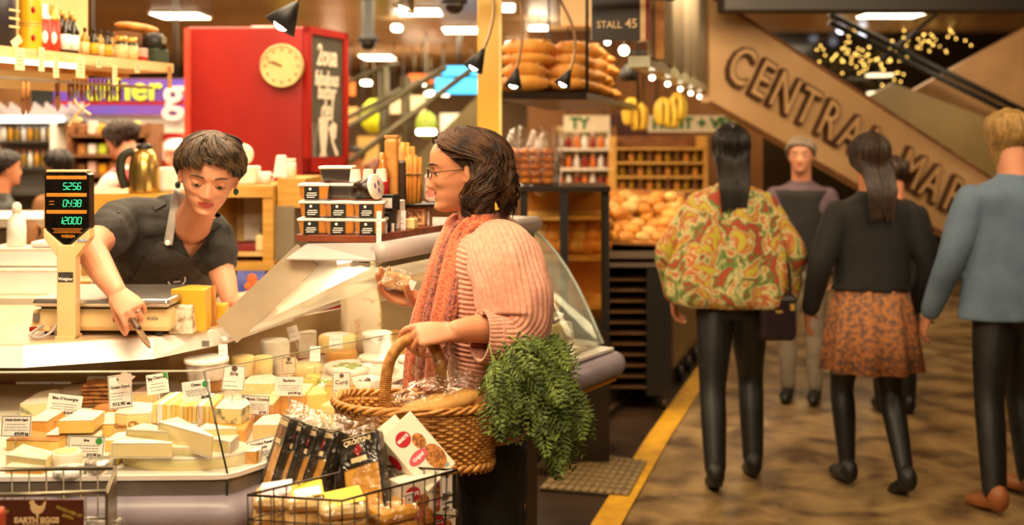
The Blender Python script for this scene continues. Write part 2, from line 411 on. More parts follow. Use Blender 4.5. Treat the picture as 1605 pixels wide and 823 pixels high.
mb = MB(); p = P(318, 519, 3.0); mb.box((p.x+.02, p.y-.045, zt-.028), (.02, .002, .016), T=None); mb.build('stock_plate', m_inkg, case)
# low front panes, leaning back
GA0, GA1, GB1 = Vector((-1.75, 2.40, 1.075)), Vector((-.69, 2.43, 1.076)), Vector((.06, 3.52, 1.05))
bA0, bA1, bB1 = Vector((-1.75, 2.268, ZD+.002)), Vector((-.603, 2.298, ZD+.002)), Vector((.30, 3.70, ZD-.016))
mb = MB(); mb.slab([bA0, bA1, GA1, GA0], .004); mb.build('glass_pane', m_pane, case)
mb = MB(); mb.slab([bA1+Vector((.002, .004, 0)), bB1, GB1, GA1+Vector((.002, .004, 0))], .004); mb.build('glass_pane', m_pane, case)
m_edge = M('bright_glass_edge', 'F3E6CF', .15, col2='E8D8BC', scale=10)
m_dedge = M('dark_glass_edge', '2C332C', .2, col2='222822', scale=10)
mb = MB(); mb.bar(GA0, GA1, .0022); mb.build('glass_edge', m_edge, case)
mb = MB(); mb.bar(GA1, GB1, .0014); mb.build('glass_edge', M('greenish_glass_edge', '8E8A6A', .2, col2='7E7A5C', scale=10), case)
mb = MB(); mb.bar(bA1, GA1, .0022); mb.bar(bA1, bA1+Vector((.0, -.004, -.05)), .0025); mb.build('glass_joint', m_dedge, case)
# hood: tray head with a round front rail
zt2, zb2 = 1.308, 1.258
h_top = [P(483, 379, D(379, zt2)), P(588, 384, 3.0), P(834, 352, 4.0), P(742, 352, 4.06)]
hb = MB()
tz = [(P(483, 379, 3.04).x, 3.04), (P(588, 384, 2.99).x, 2.99), (.07, 4.0), (-.12, 4.1)]
bz = [(P(444, 404, 3.02).x, 3.02), (P(588, 410, 2.97).x, 2.97), (.07, 3.98), (-.12, 4.1)]
hb.add([(x, y, zt2) for x, y in tz]+[(x, y, zb2) for x, y in bz], [(0, 1, 2, 3), (7, 6, 5, 4), (0, 4, 5, 1), (1, 5, 6, 2), (2, 6, 7, 3), (3, 7, 4, 0)])
hood = hb.build('hood', m_greyp, case, bevel=.006)
mb = MB(); mb.tube([(tz[1][0]+.012, 2.975, 1.283), (.085, 3.99, 1.283)], .029, 16); mb.build('hood_rail', m_greyp, case)
mb = MB(); mb.beam((tz[1][0]+.0, 3.05, 1.243), (.06, 3.98, 1.243), .05, .018); mb.build('hood_channel', M('olive_seal', '7C7A5E', .4, col2='6C6A50', scale=10), case)
# slanting end frame, lamp box and glazed lid
mb = MB(); mb.beam(P(482, 400, 3.05), P(356, 520, 3.06), .085, .014, up=(.3, -1, .3)); mb.build('end_frame', M('warm_grey_frame', 'B3A28C', .4, col2='A6957F', scale=8), case)
mb = MB(); mb.bar(P(602, 446, 4.0), P(350, 533, 3.065), .010); mb.build('lid_edge', m_white, case)
mb = MB(); mb.beam(P(560, 420, 3.1), P(612, 432, 3.5), .02, .012); mb.build('lid_arm', m_steel, case)
m_lid = glass('hazy_lid_glass', (.97, .95, .9), .10, .05, haze=.38)
mb = MB(); S0, S1, H0, H1, E1 = P(372, 524, 3.075), P(500, 408, 3.06), P(590, 414, 3.02), P(832, 368, 3.97), P(625, 432, 4.15)
mb.add([S0, S1, H0, H1, E1], [(0, 1, 2), (0, 2, 3, 4)]); mb.build('lid_glass', m_lid, case, solid=.003)
mb = MB(); mb.prism([(-.60, 3.10), (-.50, 3.10), (-.47, 3.16), (-.58, 3.18)], 1.19, 1.255); mb.build('lamp_box', m_greyp, case)
mb = MB(); mb.bar((-.50, 3.10, 1.247), (-.10, 3.95, 1.247), .010); mb.build('strip_lamp', lamp_mat('case_lamp_glow', 'FFF0D2', 8), case)
# curved side glass at the far half
far = [P(838, 362, 4.0), P(856, 378, 3.985), P(873, 398, 3.965), P(890, 423, 3.94), P(905, 449, 3.905), P(919, 478, 3.865), P(932, 508, 3.825), P(945, 538, 3.79)]
sh = Vector((-.945, -1.48, 0))*.33
mb = MB(); mb.grid([[p+sh for p in far], [p+sh*.5 for p in far], far]); mb.build('curved_glass', glass('curved_pane', (.95, .975, .95), .16), case, solid=.005)
mb = MB(); mb.tube(far, .006, 8); mb.build('curved_glass_edge', M('grey_glass_edge', 'A9B0A6', .25, col2='98A096', scale=10), case)
mb = MB(); q = [p+Vector((-.012, .0, 0)) for p in far]; mb.add([*q, Vector((-.12, 4.08, 1.26)), Vector((-.2, 4.12, ZD)), ], [tuple(range(len(q)+2))]); mb.build('end_glass', m_pane, case, solid=.004)
# ---------- cheeses ----------
m_pasteY = M('yellow_cheese', 'F0CE78', .45, col2='E6BC5E', scale=18, sss=.1)
m_pasteP = M('pale_cheese', 'F4DFA2', .5, col2='ECCF88', scale=16, sss=.1)
m_pasteO = M('orange_cheese', 'E6AC56', .45, col2='DA9A42', scale=14, sss=.1)
m_rindW = M('white_bloomy_rind', 'F6EBDD', .8, col2='E9DAC4', scale=26, bump=.001)
m_rindT = M('tan_rind', 'C98C4A', .7, col2='A86E36', scale=16, bump=.001)
m_rindB = M('brown_rind', '8C5A30', .7, col2='6E4524', scale=16, bump=.001)
m_blue = M('blue_veined_paste', 'F0DFA8', .5, col2='7C8468', scale=34, det=5, ramp=(.36, .46))
m_paper = M('white_paper', 'F3ECE6', .6, col2='E6DDD4', scale=14)
m_pink = M('pink_paper', 'EFC9BC', .6, col2='E5BBAE', scale=14)
m_cream = M('cream_paste', 'F8E6AE', .4, col2='F1DA96', scale=12, sss=.15)
m_foil = M('crinkled_foil', 'DCD6CC', .25, .75, col2='A8A298', scale=22, bump=.006, bscale=40)
m_tubw = M('white_tub_plastic', 'F5F1EA', .35, col2='EBE6DC', scale=6)
def seat(px, py, z): return P(px, py, D(py, z))
def c_wedge(name, label, x0, x1, y0, y1, paste, rind, z=ZD, dep=.12, yaw=0, wrap=False, group='cheeses in the counter', plan=None, hfrac=.62, top=None):
    """sector of a wheel: pointed or cut plan, rind over the top and the outer side"""
    p = seat((x0+x1)/2, y1, z); d = p.y; wd = (x1-x0)/F*d; h = (y1-y0)/F*d*hfrac
    t = thing(name, label, 'cheese', (p.x, p.y, z), yaw, group)
    pl = plan or [(-.5, 0), (.38, 0), (.5, .18), (.42, .6), (.1, 1), (-.42, .8)]
    pl = [(x*wd, y*dep) for x, y in pl]
    MB().prism(pl, 0, h*.92).build('paste', paste, t, bevel=.002)
    MB().prism([(x*1.012, y*1.01-.0005) for x, y in pl], h*.92, h, sc=.985).build('top_rind', top or rind, t, bevel=.0015)
    n = len(pl); mb = MB()
    for i in range(2, n-1):
        a = Vector((*pl[i], 0)); b = Vector((*pl[i+1], 0)); nn = (b-a).cross(Vector((0, 0, 1))).normalized()
        mb.slab([a, b, b+Vector((0, 0, h*.93)), a+Vector((0, 0, h*.93))], .0025, n=nn)
    mb.build('side_rind', rind, t)
    if wrap:
        MB().prism([(x*1.04, y*1.04-.003) for x, y in pl], 0, h*1.05, sc=.93).build('wrap', m_wrap, t, bevel=.004)
    return t, h
def c_block(name, label, x0, x1, y0, y1, paste, z=ZD, dep=.09, yaw=0, cap=None, band=None, wrap=False, hfrac=.75, group='cheeses in the counter', slices=0):
    p = seat((x0+x1)/2, y1, z); d = p.y; wd = (x1-x0)/F*d; h = (y1-y0)/F*d*hfrac
    t = thing(name, label, 'cheese', (p.x, p.y+.001, z), yaw, group)
    if slices:
        for k in range(slices):
            MB().rbox(((k+.5)/slices*wd-wd/2, dep/2, h/2), (wd/slices*.96, dep, h*(1-.04*(k % 2))), .002).build('slice', paste if k % 3 else m_pasteP, t)
    else: MB().rbox((0, dep/2, h*.45), (wd, dep, h*.9), .005).build('paste', paste, t)
    if cap: MB().rbox((0, dep/2, h*.95), (wd*1.01, dep*1.02, h*.12), .004).build('rind', cap, t)
    if band:
        mb = MB(); bx = wd*band; mb.box((bx, dep/2-.0, h*.5), (wd*.16, dep*1.04, h*1.03)); mb.build('paper_band', m_paper, t)
    if wrap: MB().rbox((0, dep/2, h*.53), (wd*1.06, dep*1.08, h*1.1), .008).build('wrap', m_wrap, t)
    return t, h
def c_round(name, label, x0, x1, y0, y1, mat, z=ZD, hfrac=.62, lab=None, sy=1, cut=None, group='cheeses in the counter', cat='cheese', rough=True):
    p = seat((x0+x1)/2, y1, z); d = p.y; r = (x1-x0)/F*d/2; h = (y1-y0)/F*d*hfrac
    t = thing(name, label, cat, (p.x, p.y+r*sy, z), 0, group)
    b = .12*min(h, r); prof = [(0, 0), (r-b, 0), (r, b), (r*1.005, h/2), (r, h-b), (r-b, h), (0, h)]
    MB().lathe(prof, 28, sy=sy).build('rind' if cat == 'cheese' else 'body', mat, t)
    if lab: MB().lathe([(0, h+.0006), (r*.72, h+.0006), (r*.72, h+.0012), (0, h+.0012)], 24, sy=sy, sm=False).build('top_label', lab, t)
    return t, h
def c_tub(label, x0, x1, y0, y1, z=ZD, body=None, lidm=None, cont=None, hfrac=.8, name='deli_tub', group='tubs in the counter', lid=True, cat='tub'):
    p = seat((x0+x1)/2, y1, z); d = p.y; r = (x1-x0)/F*d/2; h = (y1-y0)/F*d*hfrac
    t = thing(name, label, cat, (p.x, p.y+r, z), 0, group)
    MB().lathe([(0, 0), (r*.86, 0), (r*.88, .003), (r*.97, h*.86), (0, h*.86)] if lid else [(0, 0), (r*.8, 0), (r*.97, h), (r*.93, h), (r*.78, h*.3), (0, h*.3)], 28).build('body', body or m_tubw, t)
    if lid: MB().lathe([(r*.95, h*.8), (r*1.03, h*.8), (r*1.03, h*.97), (r*.97, h), (0, h*.985)], 28).build('lid', lidm or m_tubw, t)
    if cont:
        mb = MB(); rr = random.Random(int(x0*7+y0))
        for k in range(26):
            a = rr.random()*6.28; q = r*.8*math.sqrt(rr.random()); mb.ell((q*math.cos(a), q*math.sin(a), h*(.45+.4*rr.random())), r*.2, u=8, vv=6)
        mb.build('contents', cont, t)['kind'] = 'stuff'
    return t, h
W_TRI = [(-.5, 0), (.5, .25), (.5, .7), (-.5, .75)]
Y, Pa, O_ = m_pasteY, m_pasteP, m_pasteO
G = 'cheeses in the counter'
# back of the left half
c_wedge('cheese_wedge', 'pale blue-veined cheese wedge standing beside the tilted Auvergne card', 32, 78, 619, 653, m_blue, m_rindW, dep=.16, yaw=.1)
c_wedge('cheese_wedge', 'flat pale cheese half hidden behind the tilted Auvergne card', 76, 118, 612, 636, Pa, m_rindW, dep=.16)
t, h = c_block('cheese_block', 'orange cheese block with white top behind the goat card', 44, 74, 650, 685, O_, cap=m_rindW, dep=.12)
c_wedge('cheese_wedge', 'small brown-rinded cheese piece leaning next to white-topped orange block', 74, 91, 650, 678, O_, m_rindT, dep=.07)
c_wedge('cheese_wedge', 'yellow cheese wedge with pale top stacked on a white wheel', 91, 144, 646, 680, Y, m_rindW, z=ZD+.03, dep=.11, plan=[(-.5, 0), (.5, .05), (.45, .8), (-.35, 1)])
c_round('round_cheese', 'low white cheese wheel under the pale-topped yellow wedge', 90, 148, 676, 700, m_rindW, hfrac=.6)
c_block('cheese_block', 'yellow cheese block with a white paper edge', 144, 186, 656, 686, Y, dep=.1, cap=m_rindW, band=.42, z=ZD)
c_wedge('cheese_wedge', 'small yellow wedge behind the block with white paper edge', 138, 174, 634, 660, Y, m_rindT, dep=.09)
t, h = c_wedge('cheese_wedge', 'large pale cheese wedge with brown brand letters on its face', 176, 234, 636, 690, Pa, m_rindW, dep=.13, plan=[(-.5, .1), (-.1, 0), (.48, .08), (.5, .7), (-.4, .9)], hfrac=.78)
mb = MB(); mb.text('Chee', .021, TR((.016, .0030, h*.56), (R(90), 0, R(7))), depth=.0006, align='CENTER', bold=.0006); mb.text('Quart', .013, TR((-.026, .003, h*.50), (R(90), 0, R(-16))), depth=.0006, bold=.0006)
mb.build('lettering', M('brown_brand_ink', 'B06A2A', .7, col2='9C5C22', scale=20), t)
c_wedge('cheese_slab', 'long yellow cheese slab lying flat below the goat card', 6, 90, 684, 708, Y, m_rindT, dep=.1, plan=[(-.5, .1), (.5, 0), (.5, .5), (-.5, 1)], hfrac=.7)
c_block('cheese_block', 'small orange cheese with thick white rind cap', 71, 91, 674, 702, O_, cap=m_rindW, dep=.06)
c_wedge('cheese_wedge', 'big pale wedge in red-edged paper near the glass', -4, 72, 706, 742, Pa, m_rindW, dep=.12, plan=[(-.5, .3), (.5, 0), (.42, .5), (-.5, 1)], wrap=True, hfrac=.6)
c_round('round_cheese', 'small cheese round with white rind beside red-edged wedge', 70, 118, 698, 733, m_rindW, hfrac=.55, lab=m_pasteP)
c_round('foil_cheese', 'round cheese crumpled in silver foil below the green-dot card', 124, 172, 714, 748, m_foil, hfrac=.6)
c_round('paper_cheese', 'flat cheese in grey printed white paper by the lip', 74, 124, 729, 752, M('printed_white_paper', 'F0EBE4', .6, col2='A8A29A', scale=60, ramp=(.38, .5)), hfrac=.5)
c_wedge('cheese_wedge', 'white-topped yellow slice right of the green-dot card', 164, 206, 682, 708, Y, m_rindW, dep=.08, hfrac=.7)
c_block('cheese_block', 'small upright yellow block beside the lowest brie slice', 168, 184, 702, 731, Y, dep=.05)
c_wedge('cheese_slab', 'thin orange cheese strip beside the wrapped wedge', 4, 66, 722, 745, O_, m_rindW, z=ZD, dep=.05, plan=[(-.5, .2), (.5, 0), (.5, .6), (-.5, 1)], hfrac=.5)
c_wedge('cheese_wedge', 'pinkish wrapped wedge under the small green-corner card', 206, 242, 604, 634, Pa, m_pink, dep=.12, wrap=True)
t, h = c_block('cheese_block', 'thick-cut yellow cheese with white paper band left of the dotted card', 237, 291, 624, 664, Y, z=ZD+.035, dep=.12, band=-.25, slices=7, yaw=-.05)
c_block('cheese_block', 'orange cheese block carrying the banded thick-cut cheese', 235, 272, 652, 684, O_, dep=.14)
t, h = c_block('cheese_block', 'yellow ridged cheese with white band under the dotted card', 281, 334, 626, 668, Y, z=ZD+.035, dep=.12, band=.12, slices=8, yaw=.05)
c_wedge('cheese_wedge', 'blue-speckled wedge with pale top beside the glass joint', 331, 383, 626, 666, m_blue, m_rindW, z=ZD+.035, dep=.13, plan=[(-.5, .1), (.4, 0), (.5, .4), (.1, 1), (-.5, .8)])
c_block('cheese_block', 'broad orange cheese block carrying the ridged cheese', 294, 340, 662, 698, O_, dep=.15)
c_block('cheese_block', 'orange cheese block under the blue-speckled wedge', 340, 384, 662, 697, O_, dep=.14, yaw=.1)
# brie slices on a low brie wheel
p = P(262, 728, 2.44)
mbr = thing('brie_round', 'wide low brie wheel carrying the sliced wedges', 'cheese', (P(276, 740, D(740, ZD)).x, 2.392, ZD), 0, G)
MB().lathe([(0, 0), (.136, 0), (.140, .004), (.140, .024), (.136, .028), (0, .028)], 48, sy=.56).build('paste', m_cream, mbr)
MB().lathe([(0, .0282), (.137, .0282), (.139, .026), (.1395, .024), (.1405, .026), (.137, .0305), (0, .0305)], 48, sy=.56).build('rind', m_rindW, mbr)
def brie(label, x0, y0, x1, y1, z, thick, wd, tiltn=.0):
    """long wedge of brie: blunt end at (x0,y0), point at (x1,y1)"""
    a = seat(x0, y0, z); b = seat(x1, y1, z); v = Vector((b.x-a.x, b.y-a.y)); L = v.length; ang = math.atan2(v.y, v.x)
    t = thing('brie_wedge', label, 'cheese', (a.x, a.y, z), ang, 'brie slices on the wheel')
    t.rotation_euler = (0, tiltn, ang)
    pl = [(0, -wd/2), (L, -.003), (L, .003), (0, wd/2)]
    MB().prism(pl, .002, thick-.002).build('paste', m_cream, t, bevel=.002)
    MB().prism([(x-.001, y*1.02) for x, y in pl], thick-.002, thick+.001).build('top_rind', m_rindW, t)
    MB().box((-.0015, 0, thick/2), (.003, wd*1.02, thick)).build('back_rind', m_rindW, t)
    MB().prism([(x-.001, y*1.02) for x, y in pl], 0, .002).build('base_rind', m_rindW, t)
    return t
brie('brie slice closest to the lip, lowest on the wheel', 186, 713, 270, 718, ZD+.0308, .032, .05)
brie('brie slice lying in the middle of the wheel pile', 212, 701, 298, 712, ZD+.0312, .046, .055)
brie('topmost brie slice propped on the pile', 262, 690, 332, 707, ZD+.050, .046, .05, .10)
brie('thin brie slice between middle and lowest slices', 242, 711, 314, 716, ZD+.0308, .02, .04)
brie('brie slice lying behind the glass joint', 316, 690, 372, 692, ZD+.0308, .03, .055)
brie('brie slice with its point toward the glass joint', 366, 706, 312, 704, ZD+.0308, .026, .05)
brie('short brie slice beyond the joint at the lip', 336, 731, 378, 728, ZD, .028, .05)
# seed crisps
cr = thing('seed_crisps', 'stack of brown seeded crispbread behind the pale cheeses', 'crispbread', (P(150, 640, D(640, ZD)).x, D(640, ZD)+.03, ZD), 0)
for k in range(6):
    MB().rbox((.004*(k % 2), .0, .006+.0105*k), (.085, .06, .008), .004, T=TR((0, 0, 0), (0, 0, .1*(k % 3-1)))).build('crisp', M('seeded_crisp', 'A8682E', .7, col2='6E3E18', scale=50, ramp=(.4, .55)), cr)
# right half
c_tub('grey wrapped tub of blue cheese standing under the worktop edge', 280, 348, 556, 600, ZD+.045, M('marbled_grey_wrap', 'C9B9AC', .4, col2='8C7E76', scale=18), m_tubw, name='wrapped_tub', hfrac=.75)
c_round('round_cheese', 'wheel stacked under the grey wrapped tub', 276, 350, 590, 618, m_rindT, hfrac=.62)
c_round('round_cheese', 'pale cream cheese cylinder next to the strip ticket', 357, 394, 556, 592, Pa, ZD+.02, hfrac=.85)
c_round('round_cheese', 'pale cream cheese cylinder between strip ticket and grey-white wheel', 394, 424, 556, 590, Pa, ZD+.02, hfrac=.85)
c_round('round_cheese', 'grey-white bloomy wheel standing tallest under the lid edge', 403, 449, 530, 575, M('grey_white_rind', 'DAD2C4', .7, col2='C8BFAF', scale=20), ZD+.03, hfrac=.85)
c_wedge('cheese_wedge', 'flat pale wrapped wedge in front of cream cylinders', 376, 432, 590, 618, Pa, m_rindW, dep=.12, wrap=True)
c_block('cheese_block', 'film-wrapped tan cheese block behind the goat-picture card', 378, 428, 622, 668, O_, dep=.1, wrap=True, cap=Pa)
c_block('cheese_block', 'orange-tan cheese block below the plain white card', 424, 478, 606, 655, O_, dep=.12, cap=Pa)
c_wedge('cheese_wedge', 'film-wrapped pale wedge left of the black cracker bags', 396, 440, 650, 690, Pa, m_rindW, dep=.1, wrap=True)
c_wedge('cheese_wedge', 'orange wedge touching the black cracker bags', 428, 458, 648, 686, O_, m_rindW, dep=.08)
c_wedge('cheese_wedge', 'small orange wedge behind the tilted white card', 380, 404, 694, 728, O_, m_rindW, dep=.07)
c_wedge('cheese_wedge', 'wrapped yellow piece beside the tilted card edge', 432, 462, 690, 716, Y, m_rindT, dep=.07, wrap=True)
c_block('cheese_block', 'pale yellow cheese bar leaning beside the tall dotted card', 476, 514, 602, 650, M('butter_cheese', 'F2D878', .45, col2='E8CB64', scale=12), dep=.09, yaw=.4)
c_block('cheese_block', 'smooth pale yellow cheese behind the wicker basket rim', 500, 534, 620, 668, M('ivory_cheese', 'F8E9A6', .35, col2='F2DE90', scale=8), dep=.08, yaw=-.3)
c_wedge('cheese_wedge', 'upright yellow wedge behind the tall dotted card', 508, 560, 588, 630, Y, m_rindT, dep=.1)
c_block('cheese_block', 'green-flecked cheese piece left of the tall dotted card', 474, 497, 586, 612, M('herb_cheese', 'C9B45A', .6, col2='7C7A3C', scale=40, ramp=(.4, .5)), dep=.07)
c_tub('open tub of dark brown olives behind basket handle', 548, 598, 590, 632, ZD, M('clear_tub', 'E8E0D4', .3, col2='DDD4C6', scale=5), cont=M('brown_olives', '5A3426', .3, col2='3E2218', scale=14), lid=False, name='olive_tub')
c_tub('open tub of purple olives at the right of the handle', 596, 650, 596, 634, ZD, M('clear_tub', 'E8E0D4'), cont=M('purple_olives', '6A3A34', .3, col2='4A2622', scale=14), lid=False, name='olive_tub')
def platter(label, x0, x1, y0, y1, z=ZD):
    t, h = c_tub(label, x0, x1, y0, y1, z, name='white_platter', lid=False, hfrac=.5, cat='platter'); 
    r = (x1-x0)/F*t.location.y/2; MB().lathe([(0, h*.5), (r*.86, h*.62), (r*.7, h*.85), (0, h*.95)], 24).build('spread', M('fresh_white_cheese', 'F6F4E6', .5, col2='EDE9D2', scale=12), t)
    mb = MB(); rr = random.Random(int(x0)); 
    for k in range(14):
        a = rr.random()*6.28; q = r*.6*rr.random()**.5; mb.ell((q*math.cos(a), q*math.sin(a), h*.93), (r*.14, r*.1, .004), u=8, vv=5)
    mb.build('herbs', M('green_herbs', '8DB060', .6, col2='6C9044', scale=30), t)['kind'] = 'stuff'
platter('wide white platter of fresh cheese with green herbs', 500, 584, 566, 594)
platter('smaller white platter with herbs behind the flecked cheese', 486, 524, 594, 612)
c_tub('big white tub standing tallest beside the wicker handle', 565, 611, 514, 566, ZD+.03)
c_tub('low white tub under the tallest white tub', 560, 618, 556, 590)
c_tub('white tub to the right of the wicker handle near scarf', 622, 660, 552, 604)
c_round('round_cheese', 'pale wheel with white paper label below the hood lamp', 494, 553, 521, 556, Pa, ZD+.03, hfrac=.75, lab=m_paper)
c_round('round_cheese', 'orange-sided cheese wheel under the labelled pale wheel', 508, 556, 545, 572, O_, hfrac=.7)
c_round('round_cheese', 'small white cheese pot behind the white wedge', 424, 462, 560, 592, m_rindW, hfrac=.8)
c_wedge('cheese_wedge', 'steep white cheese wedge pointing up under the lid', 466, 496, 510, 562, m_rindW, m_rindW, dep=.07, plan=[(-.5, 0), (.5, .1), (.3, .6), (-.4, .7)], hfrac=.8)
c_block('cheese_block', 'grey-brown cheese block standing beyond grey-white wheel', 450, 482, 516, 558, M('grey_cheese', 'B9A88A', .6, col2='A8977A', scale=14), dep=.08)
c_round('round_cheese', 'low pale wheel in front of the small white pot', 452, 500, 566, 592, Pa, hfrac=.6)
c_wedge('cheese_wedge', 'yellow wedge lying beyond the tallest white tub', 600, 652, 506, 556, m_pasteY, m_rindT, dep=.1, plan=[(-.5, .3), (.5, 0), (.5, .5), (-.3, 1)])
# decorated wheel standing on edge with yellow cut side
pw = thing('hard_cheese', 'cut wheel of hard cheese on edge with printed white rind', 'cheese', (P(560, 520, 3.62).x, 3.62, ZD), .35, G)
mb = MB(); mb.lathe([(0, -.055), (.108, -.055), (.112, -.05), (.112, .05), (.108, .055), (0, .055)], 36, T=TR((0, 0, .113), (0, R(90), 0)), a0=180, a1=360); mb.build('rind', M('printed_rind', 'F5E6CC', .6, col2='D8A890', scale=26, ramp=(.3, .42)), pw)
mb = MB(); mb.lathe([(0, .056), (.108, .056), (.108, .058), (0, .058)], 36, T=TR((0, 0, .113), (0, R(90), 0)), a0=180, a1=360, sm=False); mb.build('cut_face', Y, pw)
MB().box((0, .02, .03), (.1, .1, .06)).build('rest_block', Y, pw)
# goods in the far end behind curved glass
far_kinds = [('salad bowl of orange peppers', 'E08A3A', 'peach red'), ('bowl of pale dip', 'EBD9A4', ''), ('bowl of white cheese', 'F0E7D2', '')]
for k in range(7):
    u = k/6; x = lerp(-.02, .20, u); y = lerp(3.50, 3.84, u)
    t = thing('wrapped_portion', 'wrapped cream cheese portion in the row behind curved glass', 'cheese', (x, y, ZD-.012), .55, 'portions behind the curved glass')
    MB().prism([(-.03, 0), (.03, 0), (.03, .05), (-.03, .05)], 0, .07, sc=.7).build('paste', m_pasteP if k % 2 else m_rindW, t, bevel=.004)
    MB().box((0, -.001, .03), (.03, .004, .02)).build('label', m_paper, t)
for k, (c1, c2, nm) in enumerate((('D9802E', 'B85A22', 'orange marinated peppers'), ('B9A878', '8E8258', 'pale olive salad'), ('E9DDC0', 'D8C8A0', 'soft white cheese'))):
    x = lerp(-.06, .12, k/2); y = lerp(3.78, 4.02, k/2)
    t = thing('salad_bowl', 'bowl of %s behind the curved glass' % nm, 'bowl', (x, y, ZD-.012), 0, 'bowls behind the curved glass')
    MB().lathe([(0, 0), (.05, 0), (.075, .07), (.07, .07), (.046, .01), (0, .01)], 24).build('bowl', m_steel, t)
    MB().lathe([(0, .02), (.05, .03), (.066, .064), (.03, .085), (0, .09)], 20).build('filling', M('filling_%d' % k, c1, .5, col2=c2, scale=40, bump=.004), t)

# ---------- price cards ----------
m_green = M('green_dot', '2E9A46', .6, col2='268A3C', scale=10)
def hen(mb, s, T, mi=0):
    pl = [(-.52, .38), (-.40, .52), (-.36, .46), (-.28, .56), (-.2, .46), (-.12, .3), (.08, .16), (.3, .2), (.42, .42), (.56, .5), (.54, .28), (.46, -.02), (.3, -.24), (.1, -.34), (.06, -.5), (.14, -.56), (-.08, -.56), (-.02, -.5), (-.06, -.34), (-.26, -.24), (-.42, -.02), (-.42, .26)]
    mb.prism([(x*s, y*s) for x, y in pl], 0, .0008, T=T, mi=mi)
def goat(mb, s, T, mi=0):
    pl = [(-.5, .15), (-.32, .42), (-.42, .6), (-.24, .5), (-.18, .25), (.4, .22), (.52, .34), (.5, .05), (.46, -.5), (.36, -.5), (.32, -.12), (-.12, -.12), (-.16, -.5), (-.26, -.5), (-.26, .0), (-.36, .12)]
    mb.prism([(x*s, y*s) for x, y in pl], 0, .0008, T=T, mi=mi)
def card(label, x0, x1, y0, y1, d, title='', price='', roll=0, yaw=0, lean=-.18, icon=None, dot=None, lines=3, hand=False, border=True, mat=None, tsize=1.0, group=None, sub=None, name='price_card', spike=.04):
    wd = (x1-x0)/F*d; h = (y1-y0)/F*d; p = P((x0+x1)/2, (y0+y1)/2, d)
    t = thing(name, label, 'sign', p, group=group, rot=Euler((lean, 0, 0)))
    t.rotation_euler = (Matrix.Rotation(yaw, 3, 'Z') @ Matrix.Rotation(lean, 3, 'X') @ Matrix.Rotation(roll, 3, 'Y')).to_euler()
    MB().box((0, 0, 0), (wd, .0012, h)).build('card', mat or m_card, t)
    mb = MB(); e = -.0009; bw = .0011
    if border:
        for c, s in (((0, e, h*.47), (wd*.95, .0005, bw)), ((0, e, -h*.47), (wd*.95, .0005, bw)), ((-wd*.47, e, 0), (bw, .0005, h*.94)), ((wd*.47, e, 0), (bw, .0005, h*.94))): mb.box(c, s)
    T0 = lambda x, z: TR((x, -.0009, z)) @ FACE
    z = h*.30
    ic = wd*.18 if icon else 0
    if icon == 'hen': hen(mb, wd*.26, T0(-.0, h*.36)); z = h*.14; ic = 0
    if icon == 'goat': goat(mb, wd*.22, T0(-wd*.34, h*.26))
    if icon == 'logo':
        mb.lathe([(0, 0), (wd*.13, 0), (wd*.13, .0006), (0, .0006)], 16, T=T0(0, h*.37), sm=False); z = h*.16; ic = 0
    if title:
        n = max(len(title), 5); sz = min(h*.2, wd*.86/(n*.52))*tsize
        mb.text(title, sz, T0(ic*.5, z), .0004, bold=.00025); z -= sz*1.1
    if sub: mb.text(sub, sz*.8, T0(0, z), .0004, bold=.0002); z -= sz
    lo = -h*.26 if price else -h*.4
    k = max(lines, 1)
    if price:
        sz = min(h*.17, .0085*1.3); mb.text(price, sz, T0(wd*.42, -h*.36), .0004, align='RIGHT', bold=.0004)
    mb.build('print', m_ink, t)
    if lines:
        mb = MB(); rr = random.Random(int(x0*13+y0))
        for i in range(lines):
            zz = lerp(z, lo, (i+.5)/lines); l = wd*(.8 if not hand else .6)*(.75+.25*rr.random()); xx = -wd*.4+l/2 if hand else 0
            # a row of word-length dashes
            x = xx-l/2
            while x < xx+l/2-.002:
                ww = min(.003+.006*rr.random(), xx+l/2-x); mb.box((x+ww/2, e, zz), (ww, .0004, min(.0016, h*.028))); x += ww+.0016
        mb.build('fine_print', m_inkg, t)
    if dot == 'dot': mb = MB(); mb.lathe([(0, 0), (.0075, 0), (.0075, .0007), (0, .0007)], 16, T=T0(wd*.34, h*.28), sm=False); mb.build('dot_sticker', m_green, t)
    if dot == 'corner': mb = MB(); mb.prism([(wd*.25, h*.48), (wd*.49, h*.1), (wd*.49, h*.48)], 0, .0007, T=TR((0, -.0009, 0)) @ FACE); mb.build('dot_sticker', m_green, t)
    if spike: MB().bar((0, .001, -h*.45), (0, .004, -h*.5-spike), .0012, seg=6).build('spike', m_steel, t)
    return t
card("white price card for Bleu D'Auvergne tilted above yellow wedges", 74, 128, 619, 651, D(651, ZD+.025), "Bleu D'Auvergne", '$10.90 kg', roll=.10, border=False, lines=3)
card('black-edged price card for aged goat cheese on the orange block', 2, 49, 652, 684, 2.47, "Dutch Goat's Aged", '$12.90 kg', lines=3)
card('black-edged card with title Brie and round green dot', 106, 164, 684, 717, 2.42, 'Brie', '$12.90 kg', dot='dot', roll=.03, lines=3, tsize=.8)
card('bluish shaded price card propped at the back wall', 136, 171, 590, 618, 2.95, 'Comte', '$8.90', border=False, mat=M('blue_grey_card', 'C9CCD2', .7, col2='BEC2C8', scale=20), lines=3)
card('tall handwritten card with hen emblem under the pink star', 170, 207, 588, 640, 2.60, 'Goats Curd', '$12.90 ea', roll=-.12, icon='hen', hand=True, lines=3)
pts = []
for k in range(10):
    a = R(90+36*k+12); r = .5 if k % 2 == 0 else .3; pts.append((r*math.cos(a), r*math.sin(a)))
t = thing('star_note', 'pink star-shaped paper note on the handwritten hen card', 'note', P(196, 593, 2.585), rot=(-.15, .2, 0))
